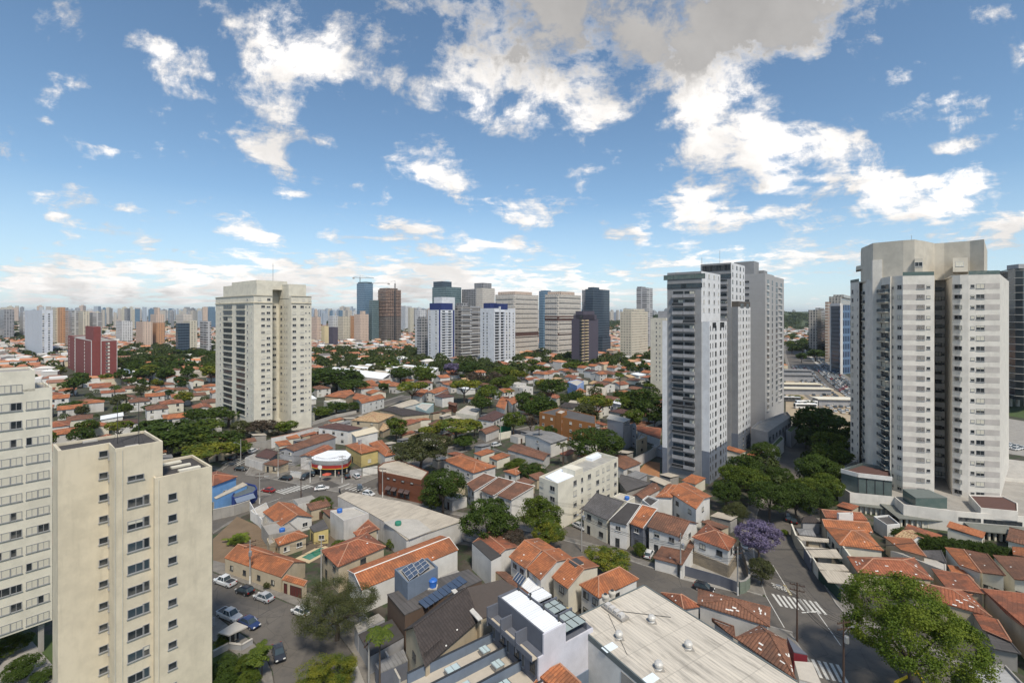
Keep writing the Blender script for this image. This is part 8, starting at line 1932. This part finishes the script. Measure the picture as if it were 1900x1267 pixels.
mm = person_mesh(.0, .0, plain('jacket', (.06, .06, .07), .8), plain('jeans', (.05, .07, .12), .8), SK, METAL_G); o = link(mm, 'person', None, p + Vector((0, 0, .03)), 2.2 - math.pi / 2); tag(o, 'person in a dark jacket and grey helmet astride the motorcycle', 'person');
def copy_tree(root, loc, rz, label, group):
 r = root.copy(); COL.objects.link(r); r.location = loc; r.rotation_euler = (0, 0, rz); r['label'] = label; r['group'] = group
 for ch in root.children:
  c = ch.copy(); COL.objects.link(c); c.parent = r
  for g_ in ch.children: d = g_.copy(); COL.objects.link(d); d.parent = c
 return r
PROTO = []
cfg = []
for (nm, rf) in (('orange', T_OR), ('red-brown', T_RED), ('brown', T_BRN)):
 for (wn, wl_) in (('white', WHITE), ('cream', CREAM2), ('stained white', WHITE2)):
  for kd, kn in (('hip', 'hip-roofed'), ('gable', 'gabled')): cfg.append((kd, kn, nm, rf, wn, wl_, rnd.choice([3.0, 3.2, 3.4, 5.4]), rnd.uniform(8.8, 11), rnd.uniform(9.5, 13.5)))
for (nm, rf, kd, kn) in (('pale concrete', CONC_L, 'flat', 'flat-roofed'), ('grey sheet', ROOF_G, 'shed', 'sheet-roofed'), ('dark sheet', ROOF_D, 'shed', 'sheet-roofed'), ('white sheet', ROOF_W, 'shed', 'sheet-roofed'), ('dark maroon', T_MAR, 'hip', 'hip-roofed'), ('straw', T_TAN, 'gable', 'gabled'), ('orange', T_OR, 'flat', 'terraced')):
 cfg.append((kd, kn, nm, rf, 'white', WHITE if nm != 'straw' else BEIGE, rnd.choice([3.4, 5.8]), rnd.uniform(7, 10), rnd.uniform(8, 12)))
for (kd, kn, nm, rf, wn, wl_, ez, w_, d_) in cfg:
 q_ = [Vector((-w_ / 2, d_ / 2, ez)), Vector((-w_ / 2, -d_ / 2, ez)), Vector((w_ / 2, -d_ / 2, ez)), Vector((w_ / 2, d_ / 2, ez))]
 oc = OCC.copy(); R = house('x', kd, q_, ez, rise=rnd.uniform(1.1, 1.7) if kd != 'shed' else .8, wall=wl_, roof=rf, axis=rnd.choice(['ab', 'bc']), win=1, nwin=(1, 2), sty=rnd.choice(['w', 'd']), parapet=.4); OCC[:] = oc
 PROTO.append((R, kn, nm, wn, 'two-storey' if ez > 5 else 'one-storey', kd))
def where(x, y):
 pxx = CX + x / y * FPX
 for lim, t in ((120, 'at the far left behind the cream flats'), (240, 'around the foot of the red brick tower'), (400, 'left of the tall cream tower'), (640, 'right behind the tall cream tower'), (780, 'near the saw-tooth factory hall'), (900, 'below the navy-striped tower'), (1010, 'below the white balcony tower'), (1110, 'in front of the plum tower'), (1240, 'left of the grey tower pair'), (1480, 'beyond the grey towers'), (1700, 'beside the avenue')):
  if pxx < lim: return t
 return 'behind the big banded tower'
cand = []
for ir in range(-60, 130):
 for il in range(-60, 130):
  r_ = ir * 10.4 + (ir // 6) * 8; l_ = il * 13.2 + (il // 2) * 8
  x = RD.x * r_ + LD.x * l_; y = RD.y * r_ + LD.y * l_
  if y < 105 or abs(x / y) > 1.16: continue
  if y > 1150: continue
  cand.append((math.hypot(x, y), x, y))
cand.sort(); nh = 0; FAR = []
used = set()
for D, x, y in cand:
 x += rnd.uniform(-1, 1); y += rnd.uniform(-1, 1)
 if not is_free(x, y, 7): continue
 pxx = CX + x / y * FPX
 if 1455 < pxx < 1600 and y < 620 and y > 240: continue
 if rnd.random() < .07: continue
 if nh < 300 and D < 480:
  wts = [4 if p[5] in ('hip', 'gable') else .8 for p in PROTO]
  if y > 300: wts = [w * (2 if p[2] == 'orange' else 1) for w, p in zip(wts, PROTO)]
  i = rnd.choices(range(len(PROTO)), wts)[0]; R, kn, nm, wn, st, kd = PROTO[i]
  lab = '%s %s house with %s roof and %s walls %s' % (st, kn, nm, wn, where(x, y)); gr = 'small houses %s' % where(x, y)
  lab = ' '.join(lab.split()[:16]); rz = TH - math.pi / 2 + math.pi / 2 * rnd.randrange(4) + rnd.uniform(-.03, .03)
  if i not in used:
   used.add(i); R.location = (x, y, 0); R.rotation_euler = (0, 0, rz); R['label'] = lab; R['group'] = gr
  else: copy_tree(R, (x, y, 0), rz, lab, gr)
  occupy([(x - 4, y - 4), (x + 4, y - 4), (x + 4, y + 4), (x - 4, y + 4)], 1); nh += 1
 else: FAR.append((x, y))
for i, p in enumerate(PROTO):
 if i not in used:
  for ch in list(p[0].children):
   for g_ in list(ch.children): bpy.data.objects.remove(g_)
   bpy.data.objects.remove(ch)
  bpy.data.objects.remove(p[0])
print('infill houses', nh, 'far', len(FAR))
an = 0; AP = PROTO[:0]
APM = []
for k, (w_, d_, h_, rf_, wl_) in enumerate(((4, 5, 2.7, CONC, WHITE2), (3.4, 6, 2.6, T_RED, BEIGE), (4.5, 4.5, 2.8, ROOF_G, GREYW), (5, 3.6, 2.9, T_BRN, BEIGE), (4.4, 6, 3.0, T_OR, CREAM2), (3.6, 5, 2.6, ROOF_L, CONC))):
 m = MB(); m.box(-w_ / 2, -d_ / 2, -.2, w_ / 2, d_ / 2, h_); wm = m.mesh('wall', wl_); m = MB(); m.slab([(-w_ / 2 - .2, -d_ / 2 - .2, h_ + .12), (w_ / 2 + .2, -d_ / 2 - .2, h_ + .12), (w_ / 2 + .2, d_ / 2 + .2, h_ + .7), (-w_ / 2 - .2, d_ / 2 + .2, h_ + .7)] if k else [(-w_ / 2, -d_ / 2, h_ + .1), (w_ / 2, -d_ / 2, h_ + .1), (w_ / 2, d_ / 2, h_ + .1), (-w_ / 2, d_ / 2, h_ + .1)], .1); rm = m.mesh('roof', rf_)
 m = MB(); m.box(-.45, -d_ / 2 - .05, 0, .45, -d_ / 2, 2.0); APM.append((wm, rm, m.mesh('door', WOOD), ['flat concrete', 'red tile', 'grey sheet', 'brown tile', 'orange tile', 'pale sheet'][k]))
AL = []
for ir in range(-60, 130):
 for il in range(-60, 130):
  r_ = ir * 7.2; l_ = il * 7.8; x = RD.x * r_ + LD.x * l_; y = RD.y * r_ + LD.y * l_
  if 92 < y < 330 and abs(x / y) < 1.12: AL.append((math.hypot(x, y), x, y))
AL.sort()
for D, x, y in AL:
 pxx = CX + x / y * FPX
 if 1455 < pxx < 1620 and y > 200 or an >= 170: continue
 if pxx < 420 and y < 130: continue
 if not is_free(x, y, 3.4) or rnd.random() < .3: continue
 wm, rm, dm, nm = rnd.choice(APM); R = thing('outbuilding', 'small %s roofed outbuilding wedged between houses %s' % (nm, where(x, y)), 'outbuilding', (x, y, 0), TH + math.pi / 2 * rnd.randrange(4), 'back-yard outbuildings %s' % where(x, y))
 link(wm, 'wall', R); link(rm, 'roof', R); link(dm, 'door', R); occupy([(x - 2, y - 2), (x + 2, y - 2), (x + 2, y + 2), (x - 2, y + 2)], .5); an += 1
print('annexes', an, 'trees', len([o for o in bpy.data.objects if o.get('category') == 'tree']))
nt_ = 0
for k in range(2600):
 D = 100 + 330 * rnd.random() ** .9; x = rnd.uniform(-1.1, 1.1) * D; y = D
 pxx = CX + x / y * FPX
 if 1455 < pxx < 1600: continue
 i, j = int((x + 1400) / 2), int(y / 2)
 if OCC[i - 1:i + 2, j - 1:j + 2].any(): continue
 if nt_ >= 92: break
 nt_ += 1
 w_ = rnd.uniform(5, 11); sh = rnd.choice(['round', 'round', 'spread', 'umbrella']); lm = rnd.choice(['dark', 'dark', 'green', 'green', 'olive', 'yellow'] )
 tree_at(x, y, w_ * .75 + 2.5, w_, sh, lm, '%s %s tree among the small houses %s' % ({'round': 'rounded', 'spread': 'spreading', 'umbrella': 'flat-topped'}[sh], {'dark': 'dark green', 'green': 'mid-green', 'olive': 'olive', 'yellow': 'yellow-green'}[lm], where(x, y)), group='garden trees %s' % where(x, y))
def island_mat(name, stops, rough=.9):
 m, nt, b = newmat(name); isl = nt.n('ShaderNodeNewGeometry').outputs['Random Per Island']
 cr = nt.n('ShaderNodeValToRGB', {0: isl}); e = cr.color_ramp; e.interpolation = 'CONSTANT'
 while len(e.elements) < len(stops): e.elements.new(.5)
 for i, (p_, c_) in enumerate(stops): e.elements[i].position = p_; e.elements[i].color = (*c_, 1)
 nt.L.new(cr.outputs[0], b.inputs['Base Color']); b.inputs['Roughness'].default_value = rough; return m
RF = island_mat('far_roofs', [(0, (.50, .22, .11)), (.2, (.38, .15, .08)), (.38, (.46, .2, .11)), (.52, (.26, .13, .085)), (.62, (.52, .3, .18)), (.72, (.62, .6, .56)), (.8, (.4, .38, .35)), (.88, (.72, .72, .7)), (.94, (.16, .14, .13))])
WF = island_mat('far_walls', [(0, (.66, .63, .58)), (.3, (.6, .52, .38)), (.5, (.55, .53, .5)), (.7, (.7, .69, .66)), (.85, (.45, .40, .33)), (.95, (.35, .42, .55))])
for k in range(5200):
 D = 1150 + 3300 * rnd.random() ** 1.3; FAR.append((rnd.uniform(-1.12, 1.12) * D, D))
Vw, Fw, Vr, Fr = [], [], [], []
for (x, y) in FAR:
 big = y > 1150 and rnd.random() < .5; sc = (1 + (y - 1150) / 1500) if y > 1150 else 1
 w_, d_ = rnd.uniform(7, 13) * sc, rnd.uniform(7, 13) * sc; h = rnd.choice([3.2, 5.6, 6, 8]) if y < 1150 else rnd.uniform(5, 12); a = TH + math.pi / 2 * rnd.randrange(2) + rnd.uniform(-.1, .1) * (3 if y > 1150 else 1)
 if any(((x - hx) / hrx) ** 2 + ((y - hy) / hry) ** 2 < .8 for hx, hy, hrx, hry, hh in HILLS[:1]): continue
 c, s_ = math.cos(a), math.sin(a); P4 = [(x + c * u - s_ * v, y + s_ * u + c * v) for u, v in ((-w_ / 2, -d_ / 2), (w_ / 2, -d_ / 2), (w_ / 2, d_ / 2), (-w_ / 2, d_ / 2))]
 o = len(Vw)
 for z in (0, h): Vw += [(p[0], p[1], z) for p in P4]
 for i in range(4): j = (i + 1) % 4; Fw.append((o + i, o + j, o + 4 + j, o + 4 + i))
 if rnd.random() < .25: Fw.append((o + 4, o + 5, o + 6, o + 7)); continue
 o = len(Vr); ov = 1.06; Q = [(x + (p[0] - x) * ov, y + (p[1] - y) * ov) for p in P4]; r = h + rnd.uniform(1, 2)
 m0 = ((Q[0][0] + Q[1][0]) / 2, (Q[0][1] + Q[1][1]) / 2); m1 = ((Q[2][0] + Q[3][0]) / 2, (Q[2][1] + Q[3][1]) / 2); t = rnd.choice([0, .3])
 h0 = (m0[0] + (m1[0] - m0[0]) * t, m0[1] + (m1[1] - m0[1]) * t); h1 = (m1[0] + (m0[0] - m1[0]) * t, m1[1] + (m0[1] - m1[1]) * t)
 Vr += [(p[0], p[1], h) for p in Q] + [(*h0, r), (*h1, r)]
 Fr += [(o + 1, o + 2, o + 5, o + 4), (o + 3, o, o + 4, o + 5), (o, o + 1, o + 4), (o + 2, o + 3, o + 5)]
n = len(Vw); me = bpy.data.meshes.new('houses'); me.from_pydata(Vw + Vr, [], Fw + [tuple(i + n for i in f) for f in Fr]); me.materials.append(WF); me.materials.append(RF)
me.polygons.foreach_set('material_index', [0] * len(Fw) + [1] * len(Fr)); o = link(me, 'far_houses'); tag(o, 'mass of small orange and white roofs spreading to the horizon', 'houses', kind='stuff')
g = np.random.default_rng(3); C_, N_, S_ = [], [], []
def clump(x, y, w_, h, n_, z0=0, fine=False):
 d = g.normal(size=(n_, 3)); d /= np.linalg.norm(d, axis=1, keepdims=True); d[:, 2] = np.abs(d[:, 2]) * 1.0 - .15
 C_.append(np.array([x, y, z0 + h * .5]) + d * np.array([w_ / 2, w_ / 2, h * .5]) * g.uniform(.75, 1.05, (n_, 1))); N_.append(d + g.normal(size=(n_, 3)) * .4); S_.append(g.uniform(.6, 1.3, n_) * w_ * (.05 if fine else .13))
for k in range(5200):
 D = (110 + 360 * rnd.random()) if k < 1000 else 430 + 2600 * rnd.random() ** 1.25; x = rnd.uniform(-1.12, 1.12) * D; pxx = CX + x / D * FPX
 i, j = int((x + 1400) / 2), int(D / 2)
 if 0 < i < 1399 and j < 1399 and OCC[i - 2:i + 3, j - 2:j + 3].any(): continue
 if 1455 < pxx < 1620 and 200 < D < 620 or (D < 130 and pxx < 420): continue
 sc = 1 + max(0, D - 900) / 900; clump(x, D, *((rnd.uniform(7, 14) * sc, rnd.uniform(6, 11) * sc ** .5, 46) if D > 430 else (lambda q_: (q_, q_ * .9, 330))(rnd.uniform(3, 6))), fine=D < 430)
 if 0 < i < 1395 and 4 < j < 1395: OCC[i - 2:i + 3, j - 2:j + 3] = True
def belt(x0, x1, y0, y1, n, w0=9, w1=15):
 for _ in range(n):
  p = P(rnd.uniform(x0, x1), rnd.uniform(y0, y1)); w_ = rnd.uniform(w0, w1); clump(p.x, p.y, w_, w_ * rnd.uniform(.8, 1.05), 150, 0)
  S_[-1] *= .6
for b_ in ((582, 700, 652, 690, 60), (700, 800, 655, 684, 60), (800, 900, 676, 700, 40), (890, 960, 690, 704, 16), (955, 1060, 668, 684, 34), (1110, 1210, 672, 684, 24), (216, 402, 645, 692, 150), (1462, 1560, 612, 660, 60), (590, 660, 700, 722, 12), (1150, 1215, 735, 790, 14, 6, 9), (960, 1010, 748, 775, 10, 6, 9), (1385, 1460, 870, 925, 10, 6, 9), (1500, 1560, 800, 925, 22, 6, 9), (0, 60, 612, 640, 50), (250, 400, 812, 850, 16, 6, 9), (1040, 1060, 740, 760, 4, 6, 8), (880, 930, 700, 722, 8, 7, 10)): belt(*b_)
for k in range(1500):
 hx, hy, rx, ry, hh = HILLS[0] if k % 3 else HILLS[1]; u, w = rnd.uniform(-.95, .95), rnd.uniform(-.95, .6); r_ = math.hypot(u, w)
 if r_ > 1: continue
 z = hh * max(0, math.cos(r_ * math.pi / 2)) ** 1.3; clump(hx + u * rx, hy + w * ry, rnd.uniform(22, 46), rnd.uniform(8, 14), 34, z - 5)
cm = quads_mesh('far_trees', np.concatenate(C_), np.concatenate(N_), np.concatenate(S_), FARLEAF, g); o = link(cm, 'far_tree_cover'); tag(o, 'distant green tree cover between the roofs and on the low hills', 'trees', kind='stuff')
Vv, Ff = [], []
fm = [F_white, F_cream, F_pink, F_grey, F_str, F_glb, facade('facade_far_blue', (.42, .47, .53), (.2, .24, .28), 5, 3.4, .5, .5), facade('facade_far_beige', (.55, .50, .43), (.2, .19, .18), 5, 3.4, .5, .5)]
def skybox(pxx, D, ytop, wpx, group=None, mat=None):
 C = PD(pxx, D); w_ = wpx * D / FPX; h = max(18, ZT(ytop, D)); a = TH if rnd.random() < .7 else rnd.uniform(0, 1.5); m = MB()
 w1, w2 = w_ * .6, w_ * .55
 m.prism([(-w1 / 2, -w2 / 2), (w1 / 2, -w2 / 2), (w1 / 2, w2 / 2), (-w1 / 2, w2 / 2)], 0, h)
 if rnd.random() < .6: m.prism([(-w1 / 5, -w2 / 5), (w1 / 4, -w2 / 5), (w1 / 4, w2 / 4), (-w1 / 5, w2 / 4)], h, h + w_ * .12)
 return m, C, a, mat or rnd.choice(fm)
def inhill(C): return any(((C.x - hx) / hrx) ** 2 + ((C.y - hy) / hry) ** 2 < .3 for hx, hy, hrx, hry, hh in HILLS[:2])
secs = [(0, 400, 80, 567, 580, 1300, 4200), (575, 800, 80, 569, 579, 1600, 4200), (800, 1240, 40, 572, 580, 1800, 4500), (1455, 1600, 6, 574, 579, 3500, 5000), (-300, 2100, 24, 570, 580, 2500, 5000)]
for (x0, x1, n_, ya, yb, d0, d1) in secs:
 for k in range(n_):
  D = rnd.uniform(d0, d1); pxx = rnd.uniform(x0, x1); yt = rnd.uniform(ya, yb) + (4 if rnd.random() < .3 else 0)
  m, C, a, mt = skybox(pxx, D, yt, rnd.uniform(7, 15))
  if inhill(C): continue
  o = m.build('distant_tower', mt, None, (C.x, C.y, 0), a); tag(o, 'pale apartment tower in the hazy skyline on the horizon', 'tower block', 'apartment towers of the hazy skyline')
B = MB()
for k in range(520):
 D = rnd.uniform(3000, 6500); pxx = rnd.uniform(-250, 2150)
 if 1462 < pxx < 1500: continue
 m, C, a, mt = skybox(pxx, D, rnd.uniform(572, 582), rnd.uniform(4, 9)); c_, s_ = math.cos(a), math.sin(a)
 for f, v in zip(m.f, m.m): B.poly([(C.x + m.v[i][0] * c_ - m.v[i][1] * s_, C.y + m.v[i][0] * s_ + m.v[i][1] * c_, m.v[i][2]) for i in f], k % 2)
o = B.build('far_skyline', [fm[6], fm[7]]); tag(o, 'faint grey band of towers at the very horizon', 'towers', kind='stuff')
flush_windows()
hm = bpy.data.materials.new('haze'); hm.use_nodes = True; nt = hm.node_tree; nt.nodes.remove(nt.nodes['Principled BSDF'])
pv = nt.nodes.new('ShaderNodeVolumePrincipled'); pv.inputs['Color'].default_value = (.78, .88, 1, 1); pv.inputs['Density'].default_value = HAZE; pv.inputs['Anisotropy'].default_value = .2
nt.links.new(pv.outputs[0], nt.nodes['Material Output'].inputs['Volume'])
if HAZE:
 b = MB(); b.box(-15000, -500, -4, 15000, 16500, 190); o = b.build('haze', hm); tag(o, kind='stuff'); o.display_type = 'WIRE'
